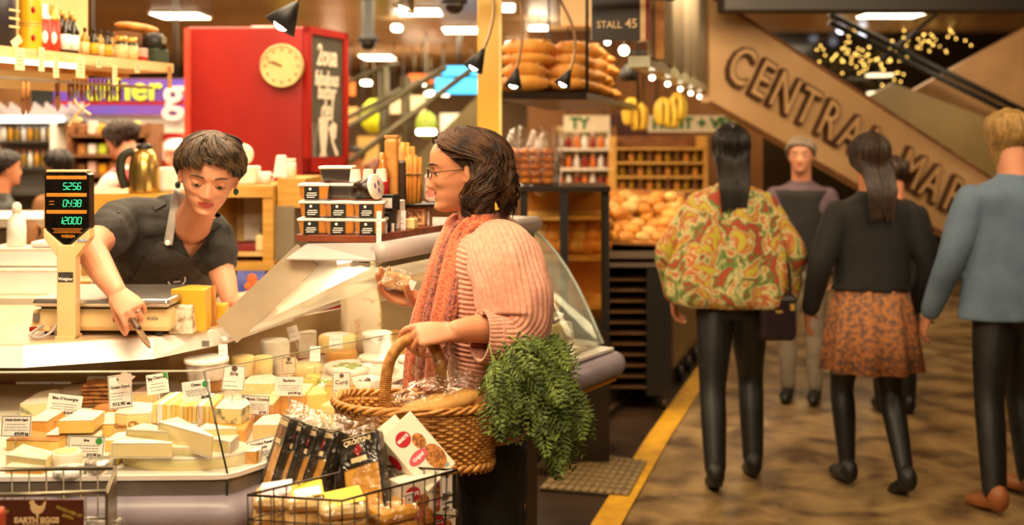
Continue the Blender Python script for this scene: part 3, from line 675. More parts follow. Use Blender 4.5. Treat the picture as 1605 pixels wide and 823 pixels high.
MB().prism([(x*.055, y*.036) for x, y in pts], 0, .001, T=FACE).build('paper', m_pink, t)
card('small white card with goat sketch and green corner', 230, 264, 586, 617, 2.72, 'Chevre', '', roll=-.16, icon='goat', dot='corner', border=False, lines=3)
card('white card with round green dot next to glass joint', 286, 330, 597, 628, 2.52, 'Ossau', '$8.90', roll=-.14, dot='dot', border=False, lines=4)
card('black-edged card for Brie de Meaux behind the topmost brie slice', 272, 311, 663, 694, 2.50, 'Brie de Meaux', '$9.90', roll=.0, lines=3)
card('white card with black goat picture on a wrapped block', 377, 422, 620, 650, D(668, ZD)-.012, 'Goats Cheddar', '$7.90', roll=.05, icon='goat', lines=4)
card('plain white price card on the orange-tan block', 431, 475, 591, 620, D(655, ZD)-.004, 'Raclette', '$10.90 kg', border=False, lines=3)
card('white card tilted steeply at the corner of the lip', 388, 441, 687, 723, 2.41, 'Gruyere Reserve', '$9.90 kg', roll=-.24, lines=4, sub='Swiss', lean=-.35)
card('tall card with black round emblem behind the basket', 521, 549, 583, 632, 2.86, 'Curd', '', icon='logo', lines=4, hand=True)
card('handwritten card with round emblem beside the glass joint', 349, 384, 573, 612, 2.64, 'Brie', '', icon='logo', lines=2, hand=True, roll=.05)
card('small brown-tinted handwritten card in the middle of the counter', 442, 464, 560, 586, 3.05, 'Blue', '', icon='logo', lines=2, hand=True, mat=M('tan_card', 'CDB89C', .7, col2='C2AC90', scale=20), roll=-.06)
card('narrow strip ticket hanging from the worktop corner', 343, 357, 540, 571, 3.04, '', '', lines=3, hand=True, border=False, roll=-.1, spike=0)
card('white ticket on the labelled pale wheel', 516, 537, 524, 546, 3.28, '', '', lines=2, border=False, spike=.02)
card('narrow white ticket propped on the white pot', 452, 468, 511, 534, 3.4, '', '', lines=2, border=False, roll=-.3, spike=.06)
card('white ticket between the pale wheel and the white pot', 486, 502, 543, 566, 3.15, '', '', lines=2, border=False, spike=.05)
# ---------- figures: heads, hands, bodies ----------
import bmesh
from mathutils.bvhtree import BVHTree
def loft(mb, secs, seg=32, mi=0, sm=True, cap=True, fn=None):
    """secs: (centre, half-vector u, half-vector v[, exponent])"""
    vs = []
    for i, s_ in enumerate(secs):
        c, u, v = Vector(s_[0]), Vector(s_[1]), Vector(s_[2]); e = s_[3] if len(s_) > 3 else 1.0
        for k in range(seg):
            a = 2*math.pi*k/seg; ca, sa = math.cos(a), math.sin(a)
            ca = math.copysign(abs(ca)**e, ca); sa = math.copysign(abs(sa)**e, sa)
            q = fn(i, a) if fn else 1
            vs.append(c+(u*ca+v*sa)*q)
    n = len(secs)
    fs = [(i*seg+k, i*seg+(k+1) % seg, (i+1)*seg+(k+1) % seg, (i+1)*seg+k) for i in range(n-1) for k in range(seg)]
    if cap: fs += [tuple(range(seg))[::-1], tuple(range((n-1)*seg, n*seg))]
    return mb.add(vs, fs, mi, sm)
def densify(secs, n):
    """smooth interpolation of loft sections"""
    c = catmull([s[0] for s in secs], n); u = catmull([s[1] for s in secs], n); v = catmull([s[2] for s in secs], n)
    return list(zip(c, u, v))
def limb(mb, pts, rs, n=5, seg=16, flat=1.0, up=None):
    P_ = catmull(pts, n); r_ = catmull([Vector((r, 0, 0)) for r in rs], n); rr = [max(.001, q.x) for q in r_]
    mb.tube(P_, rr, seg, flat=flat, up=up)
    mb.ell(P_[0], rr[0]*.98, u=12, vv=8); mb.ell(P_[-1], rr[-1]*.98, u=12, vv=8)
def fuse(mb, voxel=.004, smooth=4, sfac=.5, name='body'):
    me = mb.mesh('tmp', [bpy.data.materials[0]]); o = bpy.data.objects.new('tmp', me); COL.objects.link(o)
    r = o.modifiers.new('r', 'REMESH'); r.mode = 'VOXEL'; r.voxel_size = voxel; r.use_smooth_shade = True
    if smooth: s = o.modifiers.new('s', 'SMOOTH'); s.iterations = smooth; s.factor = sfac
    bpy.context.view_layer.update()
    out = bpy.data.meshes.new_from_object(o.evaluated_get(bpy.context.evaluated_depsgraph_get())); out.name = name
    bpy.data.objects.remove(o); bpy.data.meshes.remove(me)
    out.polygons.foreach_set('use_smooth', [True]*len(out.polygons))
    out.materials.clear(); return out
YF = [(0, .30), (.03, .37), (.07, .395), (.13, .375), (.18, .385), (.23, .39), (.29, .375), (.36, .385), (.45, .385), (.52, .385), (.58, .405), (.66, .405), (.75, .385), (.85, .315), (.93, .205), (.98, .10), (1, 0)]
YB = [(0, -.20), (.05, -.10), (.12, .0), (.2, .10), (.3, .22), (.4, .33), (.5, .405), (.62, .44), (.75, .42), (.86, .335), (.94, .215), (.985, .10), (1, 0)]
WX = [(0, .09), (.04, .145), (.1, .19), (.18, .235), (.27, .265), (.36, .295), (.45, .31), (.55, .318), (.66, .325), (.76, .305), (.86, .24), (.94, .15), (.985, .07), (1, 0)]
def hp(a, t, off=0):
    """head surface point; a=0 forward, +90 her right (x), t chin 0 .. crown 1"""
    w_, yf, yb = sinterp(t, WX), sinterp(t, YF), sinterp(t, YB)
    sa, ca = math.sin(a), math.cos(a); o0 = off; off = off*min(1, (1-t)*12+.12)
    x = (w_+off)*math.copysign(abs(sa)**.92, sa)
    y = (yf+off)*abs(ca)**.82 if ca > 0 else -(yb+off)*abs(ca)**.9
    return Vector((x, y, t+(o0*max(0, (t-.75)*3.4) if o0 else 0)))
def g(x, s): return math.exp(-(x/s)**2)
def face_dy(x, t, smile=0):
    ax = abs(x); dy = 0
    if t < .56:      # nose ridge
        k = max(0, min(1, (.56-t)/.22)); h = .112*k**1.25
        if t < .335: h *= max(0, min(1, (t-.262)/.073))**.7
        dy += h*g(x, .034+.022*k)
    dy += .042*g(ax-.055, .03)*g(t-.318, .03)                # nostril wings
    dy -= .052*g(ax-.135, .062)*g(t-.495, .042)              # sockets
    dy += .020*g(ax-.13, .1)*g(t-.575, .03)                  # brow
    m = .205+smile*.9*ax*ax*6
    lk = 1-.35*smile
    dy += lk*(.026*g(x, .085)*g(t-(m+.028), .018)+.028*g(x, .075)*g(t-(m-.026), .020))  # lips
    dy -= (.016+.026*(smile >= 1))*g(x, .10)*g(t-m, .008+.008*(smile >= 1))
    dy += .016*g(x, .06)*g(t-.075, .04)                      # chin
    dy += (.018+.03*smile)*g(ax-.185, .06)*g(t-.37, .06)     # cheeks
    dy -= .012*g(x, .02)*g(t-.262, .02)
    return dy
def head(mb, T, smile=0, lids=True, lidz=.512):
    na, nt = 112, 100; vs = []
    for j in range(nt+1):
        t = j/nt; t = t*t*(3-2*t)*.35+t*.65
        for k in range(na):
            a = 2*math.pi*k/na; p = hp(a, t)
            if math.cos(a) > 0: p.y += face_dy(p.x, t, smile)*min(1, math.cos(a)*2.5)
            vs.append(p)
    fs = [(j*na+k, (j+1)*na+k, (j+1)*na+(k+1) % na, j*na+(k+1) % na) for j in range(nt) for k in range(na)]
    fs.append(tuple(range(na)))
    mb.add(vs, fs, 0, True, T)
    for s in (-1, 1):
        mb.ell((0, 0, 0), (.026, .075, .125), T=T @ TR((s*.325, -.035, .455), (R(-8), s*R(-4), s*R(-22))), u=14, vv=10)
        mb.ell((0, 0, 0), (.022, .035, .04), T=T @ TR((s*.325, -.0, .36)), u=10, vv=8)
        if lids: mb.ell((0, 0, 0), (.066, .056, .046), T=T @ TR((s*.135, .318, lidz), (R(-14), 0, 0)), u=14, vv=10)
m_eyew = M('eye_white', 'F1EBE4', .15, col2='EAE2DA', scale=10)
m_iris = M('brown_iris', '4A3322', .1, col2='2E1F14', scale=60)
m_lash = M('dark_lash', '2A1C14', .6, col2='1E140E', scale=60)
def face_parts(T, root, brow, smile=0, down=0, lipm=None, H=.2):
    for s in (-1, 1):
        mb = MB(); mb.ell((0, 0, 0), .054, T=T @ TR((s*.135, .312, .498)), u=16, vv=12)
        mb.ell((0, 0, 0), (.026, .01, .026), T=T @ TR((s*.135, .361, .486-.02*down)), u=12, vv=8, mi=1); mb.build('eye', [m_eyew, m_iris], root)
        mb = MB(); z = .490-.022*down
        mb.tube([T @ Vector((s*(.135-.062*q), .318+.064*math.sqrt(max(0, 1-(.8*q)**2)), z-.012*(1-q*q)*(1+down)+.006*q)) for q in (-1, -.6, -.2, .2, .6, 1)], .0042*H/.2*1.0 if False else .006*H, 6); mb.build('eyelash', m_lash, root)
        mb = MB(); pts = []
        for q in range(7):
            u = q/6; x = .06+.16*u; p = hp(math.asin(min(1, (x/.318)**(1/.92))), .585+.025*math.sin(u*2.4)); pts.append(T @ Vector((s*p.x, p.y+.022*(1-u*.6), .590+.020*math.sin(u*3.0)-.012*u)))
        mb.tube(pts, [.009*H, .013*H, .014*H, .013*H, .011*H, .007*H, .003*H], 6); mb.build('eyebrow', brow, root)
def lips_on(me, T, mats, smile=0):
    """skin mesh: polygons around the mouth get the lip material"""
    for m in mats: me.materials.append(m)
    Ti = T.inverted(); n = len(me.polygons); co = np.empty(n*3, 'f'); me.polygons.foreach_get('center', co)
    co = co.reshape(-1, 3); A = np.array(Ti); q = co @ A[:3, :3].T + A[:3, 3]
    m = .205+smile*.9*q[:, 0]**2*6
    wd = np.sqrt(np.clip(1-(q[:, 0]/.096)**2, 0, 1))
    sel = (q[:, 1] > .3) & (np.abs(q[:, 0]) < .096) & (q[:, 2] < m+.040*wd) & (q[:, 2] > m-.047*wd)
    me.polygons.foreach_set('material_index', sel.astype('i'))
def hand(mb, T, side=1, curl=(20, 25, 20), curls=None, spread=4, thumb=((.55, .55, -.45), 15, 20), L=.18, tcurl=None):
    """wrist at origin, fingers +Y, back of hand +Z, thumb on side*+X"""
    k = L/.18; S = T @ Matrix.Diagonal((k*side, k, k, 1))
    loft(mb, [], 3) if False else None
    secs = [((0, -.01, 0), (.026, 0, 0), (0, 0, .018)), ((0, .02, .0), (.031, 0, 0), (0, 0, .016)), ((.002, .055, .001), (.039, 0, 0), (0, 0, .0145)), ((.002, .085, .001), (.041, 0, 0), (0, 0, .012)), ((.002, .097, 0), (.037, 0, 0), (0, 0, .008))]
    t = MB(); loft(t, secs, 20); mb.merge(t, S)
    fx = [.031, .011, -.010, -.029]; fl = [.070, .079, .073, .057]; fr = [.0088, .009, .0085, .0075]; fy = [.088, .092, .089, .080]
    tips = []
    for i in range(4):
        c = (curls[i] if curls else curl); p = Vector((fx[i], fy[i]-.012, .0)); ang = 0; sp = R(spread*(1.5-i)); pts = [p.copy()]
        segs = (.012, fl[i]*.45, fl[i]*.31, fl[i]*.24)
        for q, sl in enumerate(segs):
            if q: ang += R(c[q-1])
            d = Vector((math.sin(sp)*math.cos(ang), math.cos(sp)*math.cos(ang), -math.sin(ang))); p = p+d*sl; pts.append(p.copy())
        t = MB(); limb(t, pts, [fr[i], fr[i]*1.04, fr[i]*1.0, fr[i]*.92, fr[i]*.78], 4, 10); mb.merge(t, S); tips.append(S @ pts[-1])
    d0 = Vector(thumb[0]).normalized(); p = Vector((.022, .022, -.004)); pts = [p, p+d0*.042]
    ax = d0.cross(Vector((-.3, .4, -1))).normalized()
    d = d0.copy(); 
    for sl, an in ((.032, thumb[1]), (.026, thumb[2])):
        d = Matrix.Rotation(R(an), 3, ax) @ d; pts.append(pts[-1]+d*sl)
    t = MB(); limb(t, pts, [.015, .0115, .010, .0078], 4, 10); mb.merge(t, S)
    return tips
def frame(o, y, z):
    """matrix with Y along y and Z close to z"""
    y = Vector(y).normalized(); z = Vector(z); z = (z-y*z.dot(y)).normalized(); x = y.cross(z)
    m = Matrix((x, y, z)).transposed().to_4x4(); m.translation = Vector(o); return m
m_skin = M('fair_skin', 'DC9A78', .5, col2='D18C6A', scale=9, sss=.08)
m_skin2 = M('warm_skin', 'D48F68', .5, col2='C8825C', scale=9, sss=.08)
m_lip = M('red_lip', 'B84A42', .4, col2='A83E38', scale=20)
m_lip2 = M('soft_lip', 'C26A58', .4, col2='B65E4E', scale=20)
def strands(mb, paths, r0, seg=4, tip=.35):
    """many tapered hair strands as one mesh, quickly"""
    for pts in paths:
        n = len(pts); mb.tube(pts, [r0*(tip+(1-tip)*math.sin(math.pi*min(.95, .25+.7*i/(n-1)))) for i in range(n)], seg, caps=False)
def hair_cap(mb, T, front, off=.03, lo=.35, lift=0):
    """shell over the skull above the hairline front(a) -> t"""
    na = 72; rows = []
    for j in range(16):
        row = []
        for k in range(na+1):
            a = 2*math.pi*k/na-math.pi; lo_ = front(a); t = lerp(lo_, 1, (j/15)**.8); row.append(T @ hp(a, t, off*(.4+.6*min(1, j/4))))
        rows.append(row)
    o = len(mb.v); mb.grid(rows); k = na+1; mb.f.append(tuple(o+15*k+i for i in range(na))); mb.m.append(0); mb.s.append(True)
def smooth_rim(me, n=6):
    b = bmesh.new(); b.from_mesh(me); ve = [v for v in b.verts if v.is_boundary]
    for _ in range(n):
        new = {}
        for v in ve:
            nb = [e.other_vert(v).co for e in v.link_edges if e.is_boundary]
            if len(nb) == 2: new[v] = v.co*.4+(nb[0]+nb[1])*.3
        for v, c in new.items(): v.co = c
    b.to_mesh(me); b.free()
# ----- a generic figure, standing or walking, facing +Y in its own frame -----
def figure(name, label, loc, yaw, Ht=1.66, top=None, bottom=None, shoe=None, skin=None, hair=None, arms=None, legs=None, sleeve='long', low='pants', hairstyle='short', voxel=.008, wide=1.0, lean=0, headyaw=0, skirt=None, pitch=0, roll=0, group=None, top_hem=.50, loose=1.0, upper_only=False):
    root = thing(name, label, 'person', (loc[0], loc[1], 0), yaw, group)
    s = Ht; H = Ht/7.35; skin = skin or m_skin
    W = wide; LN = lambda z: lean*max(0, z-.5*s)
    V = lambda x, y, z: Vector((x*s, y*s+LN(z*s), z*s))
    legs = legs or [((.05, .0, .27), (.05, -.01, .045)), ((-.05, .0, .27), (-.05, -.01, .045))]
    arms = arms or [((.135, -.01, .62), (.14, .04, .47)), ((-.135, -.01, .62), (-.14, .04, .47))]
    b = MB(); HT = TR(V(0, .012, 1-1/7.35), (pitch, roll, headyaw), H)
    head(b, HT)
    limb(b, [V(0, -.012, .81), V(0, -.004, .85), V(0, .004, .895)], [.040*s, .037*s, .038*s])
    tors = [(V(0, 0, .49), V(.085*W, 0, 0)*1, V(0, .058, 0)-V(0, 0, 0)), (V(0, -.005, .56), (.08*W*s, 0, 0), (0, .052*s, 0)), (V(0, 0, .63), (.072*W*s, 0, 0), (0, .05*s, 0)), (V(0, .003, .72), (.088*W*s, 0, 0), (0, .06*s, 0)), (V(0, -.004, .785), (.095*W*s, 0, 0), (0, .05*s, 0)), (V(0, -.008, .82), (.05*s, 0, 0), (0, .036*s, 0))]
    tors = [(c, Vector((abs(Vector(u).x), 0, 0)), Vector((0, max(.03*s, Vector(v).y), 0))) for c, u, v in tors]
    loft(b, densify(tors, 4), 28)
    hands = []
    for i, (e, w_) in enumerate(arms):
        sd = 1 if i == 0 else -1; sh = V(sd*.090*W, -.005, .780); E_ = V(*e); Wr = V(*w_)
        limb(b, [sh, sh.lerp(E_, .5), E_, E_.lerp(Wr, .4), Wr], [.031*s, .028*s, .023*s, .022*s, .015*s])
        d = (Wr-E_).normalized(); hand(b, frame(Wr, d, Vector((sd, .2, .1))), side=1 if i else -1, curl=(25, 30, 20), L=.105*s)
    if not upper_only:
        for i, (k, an) in enumerate(legs):
            sd = 1 if k[0] > 0 else -1; hip = V(sd*.044, 0, .50); K = V(*k); A = V(*an)
            limb(b, [hip, hip.lerp(K, .5), K, K.lerp(A, .35), A], [.045*s, .045*s, .032*s, .031*s, .020*s])
    me = fuse(b, voxel, 3); lips_on(me, HT, [skin, m_lip2]); ob('body', me, root)
    face_parts(HT, root, hair or m_lash, H=H)
    # top
    c = MB(); L_ = loose
    secs = [(V(0, 0, top_hem), (.098*W*L_*s, 0, 0), (0, .07*L_*s, 0)), (V(0, -.003, .56), (.093*W*L_*s, 0, 0), (0, .066*L_*s, 0)), (V(0, 0, .64), (.088*W*L_*s, 0, 0), (0, .064*L_*s, 0)), (V(0, .003, .72), (.1*W*s, 0, 0), (0, .07*s, 0)), (V(0, -.004, .787), (.104*W*s, 0, 0), (0, .06*s, 0)), (V(0, -.008, .825), (.052*s, 0, 0), (0, .042*s, 0)), (V(0, -.008, .838), (.042*s, 0, 0), (0, .038*s, 0))]
    loft(c, densify([(a, Vector(u), Vector(v)) for a, u, v in secs], 4), 32)
    for i, (e, w_) in enumerate(arms):
        sd = 1 if i == 0 else -1; sh = V(sd*.090*W, -.005, .776); E_ = V(*e); Wr = V(*w_)
        if sleeve == 'long': limb(c, [sh, sh.lerp(E_, .5), E_, E_.lerp(Wr, .5), Wr.lerp(E_, .08)], [.037*s, .036*s*L_, .032*s*L_, .028*s*L_, .023*s*L_])
        else: limb(c, [sh, sh.lerp(E_, .35), sh.lerp(E_, .7)], [.042*s, .038*s, .037*s])
    ob('top', fuse(c, voxel, 4), root).data.materials.append(top)
    if not upper_only and low == 'pants':
        c = MB(); loft(c, [(V(0, 0, .46), (.075*W*s, 0, 0), (0, .056*s, 0)), (V(0, 0, .5), (.09*W*s, 0, 0), (0, .064*s, 0)), (V(0, -.003, .56), (.085*W*s, 0, 0), (0, .058*s, 0))], 28)
        for k, an in legs:
            sd = 1 if k[0] > 0 else -1; hip = V(sd*.045, 0, .49); K = V(*k); A = V(*an)
            limb(c, [hip, hip.lerp(K, .5), K, K.lerp(A, .4), A.lerp(K, .03)], [.055*s, .048*s, .037*s, .035*s, .029*s])
        ob('trousers', fuse(c, voxel, 3), root).data.materials.append(bottom)
    if not upper_only and low == 'skirt':
        c = MB(); z0, z1, wz = skirt
        loft(c, [(V(0, 0, z0), (wz*s, 0, 0), (0, wz*.8*s, 0)), (V(0, 0, (z0+z1)/2), (.11*W*s, 0, 0), (0, .085*s, 0)), (V(0, 0, z1), (.085*W*s, 0, 0), (0, .062*s, 0))], 48, fn=lambda i, a: 1+(.06*(2-i)*math.sin(a*9)) )
        ob('skirt', c.mesh('skirt', bottom), root)
        c = MB()
        for k, an in legs:
            sd = 1 if k[0] > 0 else -1; hip = V(sd*.048, 0, .5); K = V(*k); A = V(*an)
            limb(c, [hip, hip.lerp(K, .5), K, K.lerp(A, .35), A], [.054*s, .047*s, .034*s, .033*s, .022*s])
        ob('stockings', fuse(c, voxel, 3), root).data.materials.append(m_black)
    if not upper_only:
        for k, an in legs:
            A = V(*an); d = (A-V(*k)); fw = Vector((0, 1, 0)); pit = max(-.9, min(.9, -d.y/max(.05, abs(d.z))*.9))
            mb = MB(); Tm = TR((A.x, A.y, A.z), (-pit, 0, 0))
            mb.ell((0, .05*s, -.018*s), (.026*s, .078*s, .022*s), T=Tm, u=18, vv=10, fn=lambda q: .8 if q.z < -.75 else 1); mb.ell((0, -.008*s, -.004*s), (.025*s, .034*s, .036*s), T=Tm, u=16, vv=10)
            mb.build('shoe', shoe or m_black, root)
    if hair:
        rr = random.Random(hash(label) % 999 if False else len(label)); mb = MB()
        front = lambda a: lerp(.30, .80, max(0, math.cos(a))**.6) if math.cos(a) > 0 else .16
        if hairstyle == 'short': front = lambda a: lerp(.42, .80, max(0, math.cos(a))**.6) if math.cos(a) > 0 else lerp(.42, .2, abs(math.cos(a)))
        hair_cap(mb, HT, front, .022)
        paths = []
        n = 420 if hairstyle == 'long' else 260
        for q in range(n):
            a = rr.uniform(-math.pi, math.pi); f0 = front(a); t0 = lerp(max(f0, .45), 1, rr.random()**.7)
            if hairstyle == 'long': z1 = -.55+rr.uniform(-.25, .12); tgt = math.copysign(max(abs(a), 1.7), a)
            elif hairstyle == 'bob': z1 = -.02; tgt = math.copysign(max(abs(a), 1.6), a)
            else: z1 = max(f0-.02, t0-.3); tgt = a
            pts = []; ph = rr.random()*6
            for i in range(9):
                u = i/8; aa = lerp(a, tgt, min(1, u*1.8)); tz = lerp(t0, z1, u)
                p = hp(aa, max(.25, tz), .02+.03*math.sin(u*3)+.015*rr.random()); p.z = tz+.03*(1-u); p += Vector((math.sin(ph+u*5), math.cos(ph+u*4), 0))*.012
                if tz < .3 and hairstyle == 'long': p.x *= lerp(1, .8, .3-tz); p.y = min(p.y, lerp(-.36, -.66, min(1, (.3-tz)/.5)))
                pts.append(HT @ p)
            paths.append(pts)
        if hairstyle in ('pony', 'bun'):
            for q in range(70):
                a = rr.random()*6.28; r_ = .11*rr.random()**.5; pts = []
                for i in range(9):
                    u = i/8; k = 1-.6*abs(u-.35)
                    pts.append(HT @ Vector((r_*k*math.cos(a)*1.0+.03*math.sin(u*5), -.40-.16*math.sin(min(1, u*2)*1.57)+r_*k*math.sin(a), .82-(1.25 if hairstyle == 'pony' else .35)*u)))
                paths.append(pts)
        strands(mb, paths, .0055 if Ht > 1 else .004, 4); mb.build('hair', hair, root)
    return root, HT
# ---------- the shop assistant leaning over the worktop ----------
vd = thing('person', 'woman in black shirt and dark apron leaning forward with a knife', 'person', (P(255, 480, 3.72).x, 3.72, 0))
VO = Vector(vd.location)
def Q(px, py, d): return P(px, py, d)-VO
vH = .222
fwd = Vector((.24, -.90, -.30)).normalized(); upv = Vector((.20, -.25, .93)); 
xr = fwd.cross(upv).normalized(); upv = xr.cross(fwd)
Rm = Matrix((xr, fwd, upv)).transposed()
cen = Q(328, 271, 3.19)                      # middle of the head
VT = Matrix.Translation(cen) @ Rm.to_4x4() @ Matrix.Scale(vH, 4) @ Matrix.Diagonal((1.09, 1, .97, 1)) @ Matrix.Translation(Vector((0, 0, -.52)))
b = MB(); head(b, VT, smile=.25, lidz=.498)
nk = VT @ Vector((0, -.10, .16))
limb(b, [nk, nk.lerp(Q(302, 345, 3.30), .5), Q(300, 352, 3.33)], [.056, .052, .06])
ch = [(Q(262, 486, 3.62), (.15, 0, .02), (0, .10, 0)), (Q(255, 440, 3.52), (.145, 0, .02), (0, .11, 0)), (Q(262, 395, 3.42), (.155, .02, .0), (0, .105, .02)), (Q(272, 355, 3.38), (.14, .03, -.01), (0, .08, .03)), (Q(285, 335, 3.37), (.08, .03, -.01), (0, .05, .03))]
ch = [(a, Vector(u), Vector(v)) for a, u, v in ch]
loft(b, densify(ch, 4), 32)
shR, elR, wrR = Q(196, 345, 3.30), Q(140, 388, 3.06), Q(183, 458, 2.87)
limb(b, [shR, shR.lerp(elR, .5), elR+Vector((.008, 0, 0)), elR.lerp(wrR, .35)+Vector((-.003, 0, 0)), wrR], [.055, .050, .041, .040, .026])
shL, elL, wrL = Q(332, 368, 3.42), Q(347, 425, 3.36), Q(360, 468, 3.27)
limb(b, [shL, shL.lerp(elL, .5), elL, elL.lerp(wrL, .4), wrL], [.052, .047, .040, .037, .026])
hd = Q(219, 497, 2.80)-wrR
hT = frame(wrR, hd+Vector((0, 0, .0)), Vector((.35, -.75, .45)))
hand(b, hT, side=1, curls=[(40, 55, 25), (50, 60, 30), (56, 62, 30), (60, 62, 30)], spread=5, thumb=((.30, .85, -.65), 12, 18), L=.168)
hT2 = frame(wrL, Vector((.13, .05, -.03)), Vector((.1, -.35, .9)))
hand(b, hT2, side=-1, curl=(15, 25, 20), L=.18)
me = fuse(b, .0032, 3); lips_on(me, VT, [m_skin, m_lip], .25); ob('body', me, vd)
m_hairV = M('brown_streaked_hair', '5C442C', .5, col2='20150D', scale=34, spec=.5)
face_parts(VT, vd, m_hairV, down=1, H=vH)
# shirt: torso and short sleeves
c = MB(); big = [(a, u*1.09, v*1.12) for a, u, v in ch]
loft(c, densify(big, 4), 40)
limb(c, [Q(262, 352, 3.36), shR+Vector((0, 0, .004)), shR.lerp(elR, .35), shR.lerp(elR, .56)], [.075, .066, .062, .066])
limb(c, [Q(300, 362, 3.38), shL, shL.lerp(elL, .35), shL.lerp(elL, .62)], [.075, .064, .060, .062])
limb(c, [Q(262, 335, 3.37), Q(290, 335, 3.37)], [.06, .06])
sme = fuse(c, .0045, 5)
m_shirt = M('black_cotton', '2A2522', .75, col2='211D1A', scale=30, bump=.0015, bscale=14)
import bmesh
def proj(p):
    q = p+VO; return (CX+q.x/q.y*F, HY-(q.z-CZ)/q.y*F)
def inpoly(x, y, pl):
    r = False; j = len(pl)-1
    for i in range(len(pl)):
        (xi, yi), (xj, yj) = pl[i], pl[j]
        if (yi > y) != (yj > y) and x < (xj-xi)*(y-yi)/(yj-yi)+xi: r = not r
        j = i
    return r
bib = [(252, 374), (262, 384), (278, 394), (300, 404), (316, 396), (326, 378), (331, 398), (326, 440), (316, 500), (170, 500), (205, 440), (232, 402)]
vneck = [(290, 322), (348, 336), (330, 362), (314, 384), (299, 405), (287, 382), (283, 345)]
bm = bmesh.new(); bm.from_mesh(sme); bm.normal_update()
ap = MB(); vid = {}; kill = []
for fc in bm.faces:
    x, y = proj(fc.calc_center_median())
    if fc.normal.y < .15:
        if inpoly(x, y, vneck): kill.append(fc)
        elif inpoly(x, y, bib):
            idx = []
            for v in fc.verts:
                if v.index not in vid:
                    vid[v.index] = len(ap.v); n = noise.noise(v.co*16); ap.v.append(tuple(v.co+v.normal*(.006+.004*n)))
                idx.append(vid[v.index])
            ap.f.append(tuple(idx)); ap.m.append(0); ap.s.append(True)
shirt_bvh = BVHTree.FromBMesh(bm)
bmesh.ops.delete(bm, geom=kill, context='FACES'); 
for v in bm.verts:
    v.co += v.normal*(.011*noise.noise(Vector((v.co.x*9+v.co.z*7, v.co.y*9, v.co.z*16-v.co.x*6)))+.005*noise.noise(v.co*27))
bm.to_mesh(sme); bm.free(); smooth_rim(sme); sme.materials.append(m_shirt); so = ob('shirt', sme, vd); 
md = so.modifiers.new('solid', 'SOLIDIFY'); md.thickness = .003; md.offset = 1
def hit(px, py, bvh=None, lift=.006):
    o = Vector((0, 0, CZ))-VO; d = (P(px, py, 1)-Vector((0, 0, CZ))).normalized(); h = (bvh or shirt_bvh).ray_cast(o, d)
    return (h[0]-d*lift, h[1]) if h[0] is not None else (Q(px, py, 3.3), Vector((0, -1, 0)))
m_apron = M('charcoal_apron', '3A3230', .8, col2='302927', scale=60, bump=.001, bscale=60)
ao = ap.build('apron', m_apron, vd, solid=.003); smooth_rim(ao.data, 12)
def ribbon(pts, wd, th=.003, mat=None, nm='strap', parent=None, side=(1, 0, 0)):
    mb = MB(); mb.tube(catmull(pts, 4), wd/2, 8, flat=th/wd*2, up=Vector((0, -1, .2))); return mb.build(nm, mat, parent if parent is not None else vd)
m_strap = M('grey_strap', 'B4AAA4', .6, col2='A49A94', scale=50)
ribbon([hit(278, 300, lift=.0)[0] if False else Q(281, 300, 3.27), hit(274, 322, lift=.012)[0], hit(270, 345, lift=.012)[0], hit(266, 365, lift=.012)[0], hit(263, 384, lift=.012)[0]], .036, .005, m_strap, 'apron_strap')
mb = MB(); p, n = hit(263, 381, lift=.017); T = Matrix.Translation(p) @ Vector((0, -1, .15)).to_track_quat('Z', 'Y').to_matrix().to_4x4()
mb.lathe([(0, 0), (.008, 0), (.0085, .003), (.006, .005), (0, .004)], 16, T=T); mb.build('strap_button', m_card, vd)
# collar, pocket, epaulette and sleeve button
def patch(pl, nm, mat, th=.004, lift=.006, parent=None):
    q = [hit(x, y, lift=lift)[0] for x, y in pl]; mb = MB(); mb.slab(q, th, n=Vector((0, -1, .15))); return mb.build(nm, mat, parent if parent is not None else vd, bevel=.0015)
patch([(287, 318), (298, 345), (290, 372), (276, 350), (279, 318)], 'collar', m_shirt, .006, .010)
patch([(345, 340), (348, 352), (334, 362), (318, 360), (330, 345)], 'collar', m_shirt, .006, .010)
patch([(226, 388), (244, 400), (238, 410), (222, 400)], 'pocket_flap', m_shirt, .005)
patch([(238, 320), (256, 312), (262, 320), (244, 330)], 'epaulette', m_shirt, .005)
mb = MB(); p, n = hit(185, 334, lift=.004); mb.ell(p, .006, u=10, vv=6); mb.build('sleeve_button', m_black, vd)
# logo ring and words on the bib
p, n = hit(277, 439, lift=.014); Tm = Matrix.Translation(p) @ Matrix.Rotation(R(8), 4, 'Z') @ FACE @ Matrix.Rotation(R(8), 4, 'Z')
mb = MB(); mb.tube([Tm @ Vector((.026*math.cos(R(a)), .019*math.sin(R(a)), .0)) for a in range(0, 360, 15)], .0022, 6, closed=True); mb.text('the smelly', .008, Tm @ TR((0, .005, 0)), .0006, bold=.0003); mb.text('cheese', .008, Tm @ TR((0, -.005, 0)), .0006, bold=.0003); mb.build('apron_logo', m_card, vd)
# earrings
mb = MB(); p = VT @ Vector((.345, .01, .30)); mb.ell(p, (.008, .008, .011)); mb.build('earring', M('dark_bead', '1C2A26', .2, col2='14201C', scale=30), vd)
mb = MB(); p = VT @ Vector((-.345, .01, .29)); mb.ell(p, (.008, .008, .011)); mb.build('earring', M('teal_bead', '1E5A4A', .15, col2='184A3E', scale=30), vd)
mb = MB(); q = hT @ Vector((-.0095, .0905, -.009)); mb.tube([q+hT.to_3x3() @ Vector((.0093*math.cos(R(a)), .0093*math.sin(R(a))*.76, .0093*math.sin(R(a))*.64)) for a in range(0, 360, 30)], .0016, 6, closed=True); mb.build('ring', m_steel, vd)
